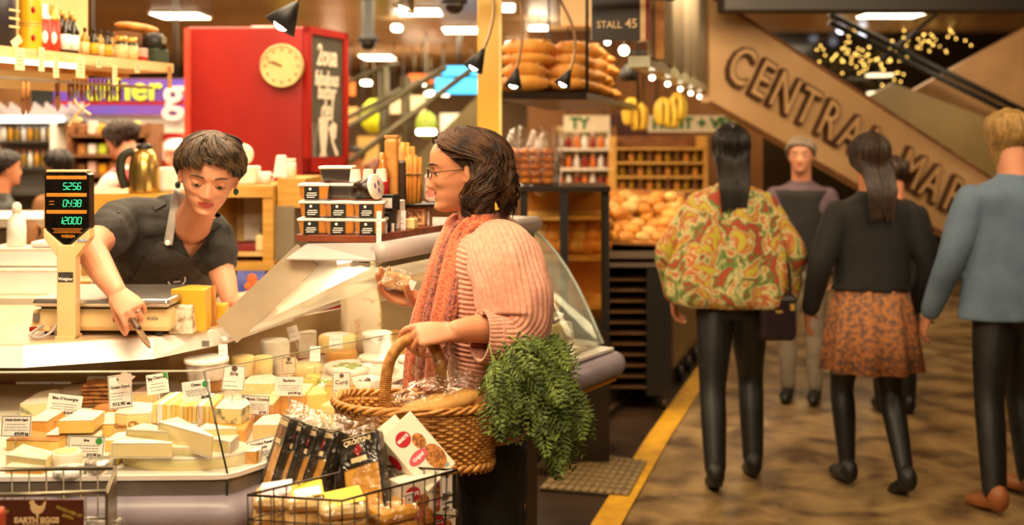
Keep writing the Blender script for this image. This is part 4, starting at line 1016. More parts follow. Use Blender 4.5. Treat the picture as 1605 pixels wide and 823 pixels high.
# cropped hair with a side fringe
rr = random.Random(3); mb = MB()
frontV = lambda a: lerp(.46, .83, max(0, math.cos(a))**.5) if math.cos(a) > 0 else lerp(.46, .2, abs(math.cos(a)))
hair_cap(mb, VT, frontV, .035); paths = []
for L_ in range(230):
    a0 = rr.uniform(-math.pi, math.pi); f0 = frontV(a0); t00 = lerp(max(f0, .5), 1.0, rr.random()**.7)
    fr = max(0, math.cos(a0)); Ln = rr.uniform(.20, .38); z1 = max(f0-.07*fr*rr.random()-.01, t00-Ln)
    if -.1 > math.sin(a0) > -.95 and fr > .15: z1 -= .16*rr.random()
    sw = lerp(.1*rr.gauss(0, 1), -.85, fr)*rr.uniform(.5, 1.1); lift = rr.uniform(.035, .085); bend = rr.gauss(0, .25)
    for q in range(7):
        da, dt, dr = rr.gauss(0, .07), rr.gauss(0, .02), rr.gauss(0, .008); pts = []
        for i in range(8):
            u = i/7; k = 1-.75*u; aa = a0+da*k+sw*u+bend*u*u*.5; tz = lerp(t00, z1, u**1.2)+dt*k
            p = hp(aa, min(.998, max(.2, tz)), .03+lift*math.sin(.35+u*2.5)+dr+.02*(tz > .85)); p.z += .025*(1-u)
            pts.append(VT @ p)
        paths.append(pts)
for L_ in range(60):
    a0 = rr.uniform(-math.pi, math.pi); r0 = .17*rr.random()**.5; x0, y0 = r0*math.sin(a0), r0*math.cos(a0)-.04; dr_ = rr.uniform(-.2, 1.5); dx, dy = math.sin(dr_), math.cos(dr_)*.9
    for q in range(6):
        jx, jy = rr.gauss(0, .02), rr.gauss(0, .02); pts = []
        for i in range(7):
            u = i/6; x, y = x0+jx+dx*.2*u, y0+jy+dy*.2*u; r_ = math.hypot(x/.78, y)
            pts.append(VT @ Vector((x, y, 1.055-1.1*r_*r_+.05*math.sin(u*3))))
        paths.append(pts)
strands(mb, paths, .0019, 4); mb.build('hair', m_hairV, vd)
# ---------- knife in her hand ----------
kT = hand  # placed along the fingers
ka, kb = P(212, 508, 2.79), P(246, 562, 2.64)
kn = thing('cheese_knife', 'small cheese knife with brown handle held over the worktop edge', 'knife', ka)
ax = (kb-ka).normalized(); KT = frame((0, 0, 0), ax, Vector((.6, -.6, .3)))
mb = MB(); mb.tube([KT @ Vector((0, y, 0)) for y in (-.07, -.05, 0, .02, .03)], [.007, .010, .009, .010, .008], 12, flat=.7); mb.build('handle', M('brown_knife_handle', '5A3A20', .4, col2='3E2714', scale=40), kn)
pl = [(-.010, .03), (.010, .03), (.0105, .10), (.006, .128), (0, .138), (-.009, .10)]
mb = MB(); mb.prism(pl, -.0012, .0012, T=KT); mb.build('blade', M('worn_blade', 'A98A62', .3, .7, col2='7E6242', scale=50), kn)
# ---------- the customer in profile, facing the counter ----------
DC = 2.74
cu = thing('person', 'smiling woman in pink ribbed cardigan and orange scarf beside the counter', 'person', (P(762, 660, DC).x, DC, 0))
CO = Vector(cu.location)
def Q2(px, py, d=DC): return P(px, py, d)-CO
cH = .206
fw = Vector((-.98, -.15, -.09)).normalized(); up_ = Vector((-.06, 0, 1)); xr = fw.cross(up_).normalized(); up_ = xr.cross(fw)
CT = Matrix.Translation(Q2(727, 265)) @ Matrix((xr, fw, up_)).transposed().to_4x4() @ Matrix.Scale(cH, 4) @ Matrix.Translation(Vector((0, 0, -.5)))
b = MB(); head(b, CT, smile=1)
nk = CT @ Vector((0, -.12, .18)); limb(b, [nk, Q2(747, 335), Q2(757, 362)], [.050, .048, .055])
FX = lambda x0, x1, y, hy, dz=0, d=DC: (Q2((x0+x1)/2, y, d)+Vector((0, 0, dz)), Vector(((x1-x0)/2/F*d, 0, 0)), Vector((0, hy, 0)))
loft(b, densify([FX(722, 788, 360, .07), FX(716, 800, 392, .15), FX(716, 808, 440, .16), FX(722, 806, 520, .15), FX(720, 815, 600, .16), FX(722, 822, 680, .165)], 4), 30)
shN, elN, wrN = Q2(790, 388, 2.58), Q2(814, 508, 2.55), Q2(716, 519, 2.475)
limb(b, [shN, shN.lerp(elN, .5), elN, elN.lerp(wrN, .4), wrN], [.052, .046, .040, .038, .0265])
shF, elF, wrF = Q2(775, 385, 2.90), Q2(765, 500, 2.93), Q2(664, 474, 2.80)
limb(b, [shF, shF.lerp(elF, .5), elF, elF.lerp(wrF, .4), wrF], [.052, .046, .040, .036, .026])
# near hand closes on the basket handle
hN = frame(wrN, Q2(672, 524, 2.46)-wrN, Vector((-.05, -.55, .85)))
hand(b, hN, side=1, curls=[(20, 40, 25), (50, 60, 35), (60, 62, 35), (66, 62, 35)], spread=5, thumb=((.25, .85, -.75), 10, 15), L=.172)
# far hand cradles the packet, palm up
hF = frame(wrF, Q2(628, 460, 2.79)-wrF, Vector((-.15, .55, -.80)))
hand(b, hF, side=1, curls=[(28, 22, 15), (26, 22, 15), (24, 22, 15), (22, 22, 15)], spread=8, thumb=((.55, .62, -.85), 12, 15), L=.172)
for sx in (.085, -.085):
    kn, an = Q2(770, 0, DC)*0+Vector((.03, -sx*.95, .48)), Vector((.03 if sx > 0 else .0, -sx, .08))
    hp_ = Vector((.02, -sx, .84)); limb(b, [hp_, hp_.lerp(kn, .5), kn, kn.lerp(an, .4), an], [.085, .075, .055, .052, .036])
    b.ell((an.x-.07, an.y, .04), (.13, .042, .035))
me = fuse(b, .0034, 3); lips_on(me, CT, [m_skin2, m_lip2], 1); ob('body', me, cu)
m_hairC = M('dark_brown_wavy_hair', '5A3A22', .55, col2='2A180E', scale=26, spec=.4)
face_parts(CT, cu, m_hairC, smile=1, H=cH)
mb = MB(); mb.ell((0, 0, 0), (.075, .034, .016), T=CT @ TR((0, .340, .212))); mb.build('teeth', m_eyew, cu)
# glasses
mb = MB()
for s in (-1, 1):
    mb.tube([CT @ Vector((s*.135+.085*math.cos(R(a)), .445-.03*abs(math.cos(R(a)))*(1 if s*math.cos(R(a)) > 0 else 0), .487+.062*math.sin(R(a)))) for a in range(0, 360, 20)], .0014, 6, closed=True)
    mb.tube([CT @ Vector(v) for v in ((s*.22, .42, .50), (s*.305, .30, .505), (s*.335, .02, .51), (s*.335, -.06, .47))], .0014, 6)
mb.tube([CT @ Vector(v) for v in ((-.05, .445, .49), (0, .46, .505), (.05, .445, .49))], .0012, 6)
mb.build('glasses', M('bronze_frame', '5A3A22', .3, .5, col2='46301C', scale=30), cu)
mb = MB()
for s in (-1, 1): mb.lathe([(0, 0), (.08, 0)], 20, T=CT @ TR((s*.135, .442, .487), (R(90), 0, 0), (1, .74, 1)), sm=False)
mb.build('lens', glass('spectacle_lens', (1, 1, 1), .08), cu)
# wavy hair: locks of strands
rr = random.Random(11); mb = MB()
fC = lambda a: lerp(.42, .86, max(0, math.cos(a))**.6) if math.cos(a) > 0 else lerp(.40, .12, abs(math.cos(a))**.5)
hair_cap(mb, CT, fC, .03); paths = []
OFF = [(-.2, .12), (0, .19), (.2, .24), (.45, .20), (.7, .115), (.9, .075), (1, .07)]
for L_ in range(245):
    a0 = rr.uniform(-math.pi, math.pi); f0 = fC(a0); t00 = lerp(max(f0, .60), .997, rr.random()**.8)
    ph = rr.uniform(0, 6.28); fr = rr.uniform(1.2, 1.9); amp = rr.uniform(.04, .085); zend = rr.uniform(-.12, .14); rad = rr.uniform(.3, 1.05)**.6; ph2 = rr.uniform(0, 6.28)
    tgt = math.copysign(max(abs(a0), rr.uniform(1.80, 2.2)), a0)
    for q in range(15):
        da = rr.gauss(0, .055); dr = rr.gauss(0, .012); dz = rr.gauss(0, .02); pts = []
        for i in range(16):
            u = i/15; k = 1-.6*u*u; tz = lerp(t00, zend+dz, u**1.05)
            pr = min(1, max(0, (t00-tz)/max(.03, t00-.585))); aa = lerp(a0, tgt, pr**.7)+da*k; aa -= math.copysign(.30*min(1, max(0, (.42-tz)/.25)), aa)*(abs(aa) < 2.3)
            p = hp(aa, max(.46, tz), 0); fq = max(0, math.cos(aa)); o_ = (interp(tz, OFF)*rad*(.72 if fq else .72+.28*abs(math.cos(aa)))+.015)*(1-.72*fq)
            if tz > .9: o_ *= min(1, (1-tz)*9+.15)
            nor = Vector((math.sin(aa), math.cos(aa), 0)); tan = Vector((math.cos(aa), -math.sin(aa), 0))
            p += nor*(o_+dr*k)
            if tz < .1: p -= nor*.10*(.1-tz)
            p.z = tz+.035*(1-u)
            wv = amp*min(1, u*1.6)*(1-fq)
            p += tan*(wv*1.3*math.sin(ph+u*fr*6.28))+nor*(wv*.7*math.cos(ph2+u*fr*6.28))+Vector((0, 0, wv*.6*math.sin(ph2+u*fr*6.28)))
            pts.append(CT @ p)
        paths.append(pts)
strands(mb, paths, .00135, 4); mb.build('hair', m_hairC, cu)
# cardigan: real ribs, running round the body and along the sleeve
m_knit = M('pink_knit', 'D99A82', .9, col2='C98770', scale=90, bump=.0008, bscale=160, sheen=.3)
secs = densify([FX(728, 784, 346, .062), FX(714, 800, 362, .12), FX(706, 808, 385, .18), FX(698, 818, 425, .19), FX(692, 826, 475, .195), FX(694, 828, 525, .195), FX(702, 826, 580, .195), FX(712, 830, 640, .195), FX(716, 828, 668, .19)], 26)
mb = MB(); zz = [s[0].z for s in secs]
def ribz(i, a):
    z = zz[i]; n = noise.noise(Vector((math.cos(a)*1.3, math.sin(a)*1.3, z*5)))
    return 1+.016*math.sin(z*2*math.pi/.0115+2.2*math.cos(a)+6*n*.25)+.05*n+.03*noise.noise(Vector((math.cos(a)*3, math.sin(a)*3, z*11)))
loft(mb, secs, 120, fn=ribz); mb.build('cardigan', m_knit, cu)
SP = catmull([Q2(772, 376, 2.68), Q2(787, 404, 2.60), Q2(803, 455, 2.545), Q2(808, 503, 2.525), Q2(793, 525, 2.505), Q2(770, 527, 2.487), Q2(752, 526, 2.475)], 12)
SR = catmull([Vector((r, 0, 0)) for r in (.052, .086, .088, .082, .072, .062, .057)], 12)
mb = MB(); n = len(SP); vs = []; prev = None; seg = 230
for i, p in enumerate(SP):
    t = (SP[min(i+1, n-1)]-SP[max(i-1, 0)]).normalized(); u = prev if prev else Vector((0, -1, 0)); u = (u-t*u.dot(t)).normalized(); prev = u; b_ = t.cross(u)
    for k in range(seg):
        a = 2*math.pi*k/seg; nz = noise.noise(Vector((math.cos(a)*1.6, math.sin(a)*1.6, i*.09))); fold = .10*noise.noise(Vector((math.cos(a)*2.2+3, math.sin(a)*2.2, i*.13)))*math.sin(i/n*3.1)
        r = SR[i].x*(1+.022*math.sin(k/seg*2*math.pi*40+1.5*nz)+fold+.03*nz); vs.append(p+u*(r*math.cos(a))+b_*(r*math.sin(a)))
fs = [(i*seg+k, i*seg+(k+1) % seg, (i+1)*seg+(k+1) % seg, (i+1)*seg+k) for i in range(n-1) for k in range(seg)]
mb.add(vs, fs, 0, True); so = mb.build('sleeve', m_knit, cu, solid=.006)
# turned cuff seam
mb = MB(); i = n-14; mb.tube([SP[i]+(Vector(vs[i*seg+k])-SP[i])*1.01 for k in range(0, seg, 4)], .004, 6, closed=True); mb.build('cuff_seam', m_knit, cu)
SF = [Q2(775, 378, 2.86), Q2(765, 440, 2.92), Q2(752, 500, 2.92), Q2(700, 486, 2.85)]
mb = MB(); limb(mb, SF, [.08, .08, .07, .058], 8, 40); mb.build('sleeve', m_knit, cu)
# shirt tail of the cardigan hem, trousers, shoes
m_jean = M('black_trousers', '1B1817', .7, col2='121010', scale=20, bump=.002, bscale=9)
c = MB(); loft(c, densify([FX(718, 826, 640, .17), FX(716, 828, 690, .175), FX(720, 824, 740, .17)], 4), 30)
for sx in (.085, -.085):
    kn, an = Vector((.03, -sx*.95, .48)), Vector((.03 if sx > 0 else .0, -sx, .08)); hp_ = Vector((.015, -sx, .84))
    limb(c, [hp_, hp_.lerp(kn, .5), kn, kn.lerp(an, .4), an], [.092, .082, .064, .062, .05])
pm = fuse(c, .006, 3)
for v in pm.vertices: v.co += v.normal*(.006*noise.noise(v.co*Vector((9, 9, 14)).length*.5 if False else Vector((v.co.x*9, v.co.y*9, v.co.z*22))))
ob('trousers', pm, cu).data.materials.append(m_jean)
for sx in (.085, -.085):
    an = Vector((.03 if sx > 0 else .0, -sx, .0)); mb = MB(); mb.ell((an.x-.065, an.y, .04), (.145, .048, .042), fn=lambda q: .75 if q.z < -.85 else 1); mb.ell((an.x+.01, an.y, .075), (.055, .046, .05)); mb.build('shoe', m_black, cu)
# scarf: collar loop and three hanging folds
m_sc1 = M('coral_scarf', 'C87450', .85, col2='AC4E36', scale=190, det=4, ramp=(.40, .52), sheen=.3)
m_sc2 = M('maroon_patterned_scarf', 'A85A42', .85, col2='5E2A22', scale=170, det=4, ramp=(.42, .56), sheen=.3)
sc = thing('scarf', 'long coral scarf with maroon speckled folds hanging down her front', 'scarf', Q2(720, 345)+CO); SO = Vector(sc.location)-CO
def fold(pts, ws, mat, nm, th=.35, seed=0):
    p_ = catmull(pts, 10); w_ = catmull([Vector((x, 0, 0)) for x in ws], 10); n = len(p_); mb = MB(); vs = []; seg = 28; prev = None
    for i, p in enumerate(p_):
        t = (p_[min(i+1, n-1)]-p_[max(i-1, 0)]).normalized(); u = Vector((0, -1, 0)); u = (u-t*u.dot(t)).normalized(); b_ = t.cross(u)
        for k in range(seg):
            a = 2*math.pi*k/seg; r = 1+.22*math.sin(a*5+seed+i*.05)+.12*noise.noise(Vector((math.cos(a)*2+seed, math.sin(a)*2, i*.12)))
            vs.append(p-SO+u*(w_[i].x*th*math.cos(a)*r)+b_*(w_[i].x*math.sin(a)*r))
    mb.add(vs, [(i*seg+k, i*seg+(k+1) % seg, (i+1)*seg+(k+1) % seg, (i+1)*seg+k) for i in range(n-1) for k in range(seg)]+[tuple(range(seg))[::-1], tuple(range((n-1)*seg, n*seg))], 0, True)
    return mb.build(nm, mat, sc)
fold([Q2(790, 344, 2.76), Q2(768, 350, 2.665), Q2(742, 354, 2.65), Q2(724, 374, 2.65), Q2(708, 420, 2.615), Q2(692, 490, 2.58), Q2(681, 560, 2.585), Q2(677, 614, 2.585)], [.016, .020, .023, .025, .024, .022, .020, .020], m_sc1, 'near_fold', .5, 1)
fold([Q2(782, 338, 2.74), Q2(756, 344, 2.665), Q2(732, 350, 2.66), Q2(713, 376, 2.65), Q2(696, 425, 2.62), Q2(678, 495, 2.60), Q2(667, 565, 2.60), Q2(664, 618, 2.60)], [.014, .017, .020, .021, .021, .020, .019, .019], m_sc2, 'middle_fold', .55, 2)
fold([Q2(740, 345, 2.86), Q2(716, 350, 2.80), Q2(704, 376, 2.72), Q2(688, 420, 2.66), Q2(667, 490, 2.635), Q2(652, 560, 2.63), Q2(648, 620, 2.63)], [.02, .024, .026, .026, .025, .023, .023], m_sc1, 'far_fold', .6, 3)
fold([Q2(794, 350, 2.76), Q2(772, 358, 2.655), Q2(750, 366, 2.64), Q2(736, 390, 2.625), Q2(722, 440, 2.59), Q2(706, 500, 2.565), Q2(695, 560, 2.57), Q2(690, 612, 2.575)], [.010, .013, .014, .015, .014, .013, .012, .012], m_sc2, 'border_fold', .6, 4)
# ---------- cheese packet in her far hand ----------
pk = thing('cheese_packet', 'film-wrapped wedge with white sticker held in her raised hand', 'packet', P(622, 442, 2.775), rot=(R(0), R(14), R(15)))
MB().prism([(-.045, -.025), (.035, -.035), (.04, .03), (-.03, .03)], -.018, .022, sc=.9).build('contents', M('grainy_tan_food', 'D2A36A', .6, col2='A87A44', scale=40), pk, bevel=.006)
MB().prism([(-.056, -.034), (.042, -.042), (.046, .036), (-.04, .036)], -.022, .034, sc=.72).build('wrap', m_cello, pk, bevel=.006)
MB().box((.030, -.0385, .010), (.018, .002, .024), T=TR((0, 0, 0), (0, .2, 0))).build('sticker', m_card, pk)
# ---------- wicker basket and what is in it ----------
m_wick = M('golden_wicker', 'D49A4C', .42, col2='A5692A', scale=40, det=4, bump=.0006)
bk = thing('wicker_basket', 'oval wicker shopping basket with wrapped arched handle', 'basket', (P(656, 725, 2.5).x, 2.5, P(656, 725, 2.5).z))
bh = .135
def ringp(a, z, off=0):
    u = z/bh; rx = lerp(.165, .186, u)+off; ry = lerp(.072, .088, u)+off; ca, sa = math.cos(a), math.sin(a); return Vector((rx*math.copysign(abs(ca)**.62, ca), ry*math.copysign(abs(sa)**.62, sa), z+.010*ca*ca*u))
ns = 36; nr = 17; N_ = ns*4
for r in range(nr):
    mb = MB(); z = .012+(bh-.022)*r/(nr-1)
    mb.tube([ringp(2*math.pi*k/N_, z+rrw*.001, (.0046)*math.cos(math.pi*(k/4*2+r))) for k in range(N_) for rrw in (random.uniform(-1, 1),)], .0041, 6, closed=True)
    mb.build('woven_row', m_wick, bk)
mb = MB()
for k in range(ns*2):
    a = 2*math.pi*k/(ns*2); mb.bar(ringp(a, .004), ringp(a, bh), .0028, seg=6)
mb.build('stakes', m_wick, bk)['kind'] = 'stuff'
mb = MB()
for ph in range(3):
    mb.tube([ringp(2*math.pi*k/160, bh+.004+.006*math.sin(k*.55+ph*2.09), .004+.006*math.cos(k*.55+ph*2.09)) for k in range(160)], .0046, 6, closed=True)
mb.build('rim', m_wick, bk)
mb = MB()
for ph in range(2):
    mb.tube([ringp(2*math.pi*k/160, .006+.005*math.sin(k*.7+ph*3.14), .003+.005*math.cos(k*.7+ph*3.14)) for k in range(160)], .006, 6, closed=True)
for k in range(44):
    a = 2*math.pi*k/44; q = ringp(a, 0, .004); mb.bar(q+Vector((0, 0, .008)), q+Vector((.004, 0, -.008)), .0035, seg=5)
mb.build('foot_braid', m_wick, bk)
mb = MB(); loft(mb, [((0, 0, .004), (.158, 0, 0), (0, .068, 0), .7), ((0, 0, .008), (.159, 0, 0), (0, .069, 0), .7)], 48); mb.build('base', m_wick, bk)
BO = Vector(bk.location)
hpth = catmull([P(606, 660, 2.475)-BO, P(604, 610, 2.475)-BO, P(611, 566, 2.475)-BO, P(630, 538, 2.475)-BO, P(655, 529, 2.48)-BO, P(678, 540, 2.49)-BO, P(689, 570, 2.50)-BO, P(693, 610, 2.51)-BO, P(694, 650, 2.52)-BO], 12)
mb = MB(); n = len(hpth); fine = catmull(hpth, 5); mb.tube(fine, [.0145+.0016*abs(math.sin(i*.75)) for i in range(len(fine))], 14, flat=.85); mb.build('handle', M('wrapped_cane', 'C98E44', .45, col2='9C6228', scale=60, det=2), bk)
# bread and paper parcels inside
lf = thing('bread_loaf', 'long flat loaf in clear film lying in the wicker basket', 'bread', P(680, 640, 2.50), rot=(0, R(-16), R(5)))
MB().ell((0, 0, 0), (.115, .042, .030), u=28, vv=16, fn=lambda q: 1+.05*noise.noise(q*3)).build('loaf', M('pale_crust', 'DDA656', .65, col2='C88A3C', scale=16, bump=.003), lf)
mb = MB(); mb.ell((.02, -.01, .022), (.12, .052, .05), u=40, vv=22, fn=lambda q: 1+.22*noise.noise(q*2.6)+.12*noise.noise(q*6)); mb.ell((.03, .01, .085), (.05, .035, .045), u=26, vv=16, fn=lambda q: 1+.35*noise.noise(q*3.2)); mb.build('bag', m_cello, lf)
bg = thing('paper_parcel', 'brown paper parcel sticking up between bread and carrot leaves', 'parcel', P(752, 636, 2.50), rot=(0, R(38), R(10)))
MB().rbox((0, 0, 0), (.035, .05, .14), .01).build('parcel', M('brown_paper', 'A86A2C', .7, col2='8C5522', scale=12), bg)
MB().box((-.019, 0, .055), (.003, .044, .02)).build('dark_edge', m_black, bg)
# ---------- bunch of carrot tops ----------
cb = thing('carrot_tops', 'big bunch of feathery green carrot leaves hanging over basket end', 'leaves', P(800, 640, 2.50)); KO = Vector(cb.location)
m_leaf = M('carrot_leaf', '748638', .6, col2='3A4C1E', scale=30, det=3)
m_stalk = M('carrot_stalk', '8FA04A', .5, col2='6E8236', scale=20)
rr = random.Random(5)
def inblob(px, py): return inpoly(px, py, [(764, 600), (775, 570), (800, 548), (838, 534), (886, 540), (894, 560), (884, 590), (905, 615), (919, 650), (908, 676), (886, 700), (868, 716), (856, 690), (838, 664), (812, 650), (780, 662), (764, 645)])
lv = []; stems = MB(); leaf = MB()
root0 = P(756, 622, 2.52)-KO; cnt = 0
while cnt < 250:
    px, py = rr.uniform(760, 920), rr.uniform(532, 720)
    if not inblob(px, py): continue
    cnt += 1; d = rr.uniform(2.36, 2.60); tip = P(px, py, d)-KO
    mid = (root0+tip)/2+Vector((0, rr.uniform(-.03, .02), .05+.05*rr.random()))
    pth = catmull([root0+Vector((rr.uniform(-.01, .01), rr.uniform(-.02, .02), rr.uniform(-.02, .02))), mid, tip], 6)
    if cnt % 3 == 0: stems.tube(pth, [.0022]*(len(pth)-1)+[.0008], 5)
    # feathery frond at the tip
    ax = (pth[-1]-pth[-3]).normalized(); ax = (ax+Vector((rr.uniform(-.5, .5), rr.uniform(-.6, .3), rr.uniform(-.9, .2)))).normalized()
    sd = ax.cross(Vector((rr.uniform(-.4, .4), -1, rr.uniform(-.4, .4)))).normalized(); L = rr.uniform(.05, .085); nrm = ax.cross(sd)
    for q in range(9):
        u = q/8; c = tip+ax*(L*(u-.45))-Vector((0, 0, .018*u*u))
        for s in (-1, 1):
            l2 = L*.42*math.sin(math.pi*(.15+.8*u)); dirn = (sd*s+ax*.7+nrm*rr.uniform(-.3, .3)).normalized()
            for e in range(4):
                c2 = c+dirn*(l2*(e+1)/4.2); w2 = .0034*(1-.18*e); l3 = .0105*(1-.15*e)
                d2 = (dirn+ax*rr.uniform(-.7, .9)+nrm*rr.uniform(-.6, .6)).normalized(); pr = d2.cross(nrm).normalized()*w2
                o = len(leaf.v); leaf.v += [tuple(c2-d2*.004), tuple(c2+pr+d2*l3*.4+nrm*.0015), tuple(c2+d2*l3), tuple(c2-pr+d2*l3*.4+nrm*.0015)]; leaf.f.append((o, o+1, o+2, o+3)); leaf.m.append(0); leaf.s.append(False)
leaf.build('fronds', m_leaf, cb)['kind'] = 'stuff'; 
for k in range(6):
    q = catmull([root0+Vector((-.02, 0, -.02)), P(770+k*10, 590-k*4+(k % 2)*30, 2.44)-KO, P(800+k*18, 590+k*14, 2.40)-KO], 8); stems.tube(q, .003, 6)
stems.build('stalks', m_stalk, cb)['kind'] = 'stuff'
# ---------- goods standing on the counter hood ----------
ZH = 1.308
board = MB()
bp = [P(460, 381, D(381, ZH)), P(587, 386, 2.985), (0, 0, 0)]
bx0, bx1 = P(462, 381, 3.02).x, -.378
pl = [(bx0, 3.035), (bx1, 2.995), (bx1+.30, 3.66), (bx0+.16, 3.72)]
tb = tag(board.prism(pl, ZH, ZH+.020).build('display_board', M('red_brown_board', '8A4526', .45, col2='743820', scale=5, stretch=(1, 6, 1)), bevel=.002), 'red-brown wooden display board lying on the counter hood', 'board')
ZB = ZH+.0205
m_jelly = M('amber_jelly', 'D98C2A', .25, col2='B56A1A', scale=14)
m_clear = glass('clear_plastic', (.98, .97, .94), .08, haze=.025)
m_lidw = M('clear_white_lid', 'F1E8D8', .35, col2='E4D9C6', scale=8)
m_dark = M('dark_relish', '2E1A12', .3, col2='1E100A', scale=20)
tubs = []
def relish(px, py, z, label, fill=None, labelled=True, w_=.086, rz=.0, d=None, group='relish tubs on the hood'):
    d = d or D(py, z) if py > HY else d
    p = P(px, py, d); t = thing('relish_tub', label, 'tub', (p.x, p.y+.035, z), rz, group)
    h = .044; k = w_/2
    MB().prism([(x*k*.84, y*k*.74) for x, y in ((-1, -1), (1, -1), (1, 1), (-1, 1))], .001, h*.86, sc=1.14).build('filling', fill or m_jelly, t, bevel=.004)
    MB().prism([(x*k*.88, y*k*.78) for x, y in ((-1, -1), (1, -1), (1, 1), (-1, 1))], 0, h*.9, sc=1.15).build('body', m_clear, t, bevel=.005)
    MB().rbox((0, 0, h*.93), (w_*1.06, w_*.94, .008), .006).build('lid', m_lidw, t)
    if labelled:
        lb = MB().box((-.006, -k*.87, h*.50), (.041, .0015, .043), T=TR((0, 0, 0), (R(0), 0, 0))).build('label', m_black, t)
        mb = MB(); T = lambda x, z_: TR((x, -k*.87-.001, z_)) @ FACE
        mb.lathe([(0, 0), (.004, 0), (.004, .0004), (0, .0004)], 12, T=T(-.010, h*.68), sm=False)
        for i, (l, x) in enumerate(((.026, -.005), (.030, -.006), (.022, -.008))): mb.box((x, -k*.87-.001, h*(.42-.13*i)), (l, .0005, .0024))
        mb.build('label_print', m_card, lb)
    return t
d1 = 3.03
for i, px in enumerate((485, 527, 573)):
    relish(px+6, 372, ZB, ('relish tub with black label in lowest row at the near corner', 'relish tub with black label in the middle of lowest row', 'relish tub with black label in lowest row beside the strip cards')[i], d=3.03-.012*i)
for i, px in enumerate((488, 529, 573)):
    relish(px+5, 346, ZB+.048, ('relish tub with black label in second row under the single third-row tub', 'relish tub with black label in the middle of second row', 'relish tub with black label in second row beside the black boxes')[i], d=3.04-.012*i)
relish(492, 322, ZB+.096, 'relish tub with black label alone in the third row', d=3.05)
relish(531, 322, ZB+.096, 'dark relish tub without label in third row next to labelled tub', m_dark, False, d=3.07)
relish(568, 322, ZB+.096, 'dark relish tub without label in third row beside the tilted pot', m_dark, False, d=3.06)
t = relish(526, 292, ZB+.144, 'dark square tub with white lid topmost of the tub stack', m_dark, False, w_=.092, d=3.09)
jp = thing('tilted_pot', 'dark pot lying on its side with round white printed lid', 'pot', (P(592, 322, 3.04).x-.01, 3.04, ZB+.096+.036), rot=(0, R(78), R(-25)))
MB().lathe([(0, -.055), (.026, -.055), (.031, .0), (0, .0)], 24).build('body', m_dark, jp)
MB().lathe([(0, .0), (.035, .0), (.036, .003), (.036, .009), (.033, .011), (0, .011)], 28).build('lid', m_lidw, jp)
mb = MB(); 
for a in (20, 140, 260): mb.ell((.012*math.cos(R(a)), .012*math.sin(R(a)), .0112), (.009, .005, .0006), u=10, vv=5)
mb.build('lid_print', M('purple_print', '8A5A9A', .6, col2='74488A', scale=20), jp)
for k, (px, sc) in enumerate(((557, 1), (576, 1), (595, .95))):
    t = thing('paper_cups', 'pleated white paper cake cup stacked beside the topmost tub' if False else ('pleated white paper cup nearest the topmost tub', 'pleated white paper cup between two others', 'pleated white paper cup farthest from the topmost tub')[k], 'cup', (P(px, 292, 3.08).x, 3.08+.02*k, ZB+.144), 0, 'paper cups on the tubs')
    mb = MB(); vs = []
    for j, (r, z) in enumerate(((.0165, 0), (.0125, .036), (.0, .036))):
        for q in range(48): rr_ = r*(1+.06*(q % 2)*(j < 2)); a = 2*math.pi*q/48; vs.append((rr_*math.cos(a), rr_*math.sin(a), z))
    mb.add(vs, [(j*48+q, j*48+(q+1) % 48, (j+1)*48+(q+1) % 48, (j+1)*48+q) for j in range(2) for q in range(48)]); mb.build('cup', m_rindW, t)
# white strip cards standing along the board's edge
for k, (px, y0, y1) in enumerate(((594, 331, 382), (603, 350, 380), (614, 350, 378), (632, 330, 374), (669, 325, 366))):
    d = 3.0+.062*k if k < 4 else 3.36
    card(('tall strip card next to the lowest black-labelled tubs', 'shorter strip card second from the tubs', 'shorter strip card in front of small black boxes', 'tall strip card in front of the pretzel tub', 'strip card below the black plate')[k], px-4, px+4, y0, y1, d, '', '', lines=4, hand=True, border=False, spike=0, lean=-.05, name='strip_card', yaw=-.1)
# black boxes and packets behind
def bxx(name, label, cat, px, py, w_, dp, h, z, mat, d, rz=-.3, front=None):
    p = P(px, py, d); t = thing(name, label, cat, (p.x, d, z), rz); MB().rbox((0, 0, h/2), (w_, dp, h), .003).build('box', mat, t)
    if front: MB().box((0, -dp/2-.001, h*.5), (w_*.8, .002, h*.6)).build('label', front, t)
    return t
bxx('tea_box', 'small black box standing behind the shorter strip cards', 'box', 606, 350, .040, .05, .055, ZB, m_black, 3.14, front=m_inkg)
bxx('tea_box', 'small black box with cream label under the tall carton', 'box', 612, 335, .04, .05, .048, ZB+.057, m_black, 3.16, front=m_card)
bxx('carton', 'tall cream carton between black boxes and pretzel tub', 'carton', 622, 340, .034, .05, .085, ZB, m_card, 3.22, front=M('tan_print', 'C9A070', .6, col2='B48A58', scale=30))
bxx('crate', 'low tan carton with dark print under the black plate', 'carton', 652, 350, .085, .07, .055, ZB, M('tan_carton', 'D8A070', .6, col2='C48C5C', scale=10), 3.38, front=M('dark_print', '7A4A2A', .6, col2='D8A070', scale=120, ramp=(.45, .5)))
bxx('butter_pat', 'small cream block at the foot of the tan carton', 'block', 645, 368, .03, .03, .03, ZB, m_pasteP, 3.22)
pt = thing('black_plate', 'round black plate on the tan carton', 'plate', (P(660, 322, 3.38).x, 3.38, ZB+.056)); MB().lathe([(0, 0), (.06, 0), (.078, .008), (.078, .011), (.058, .004), (0, .004)], 32).build('plate', m_black, pt)
pz = ZB+.067
cr = thing('cracker_packet', 'pink-and-white printed cracker packet on the black plate', 'packet', (P(682, 300, 3.40).x, 3.40, pz)); MB().rbox((0, 0, .045), (.07, .04, .09), .012).build('packet', M('pink_white_packet', 'F0D8C8', .5, col2='D9806A', scale=30, ramp=(.42, .5)), cr)
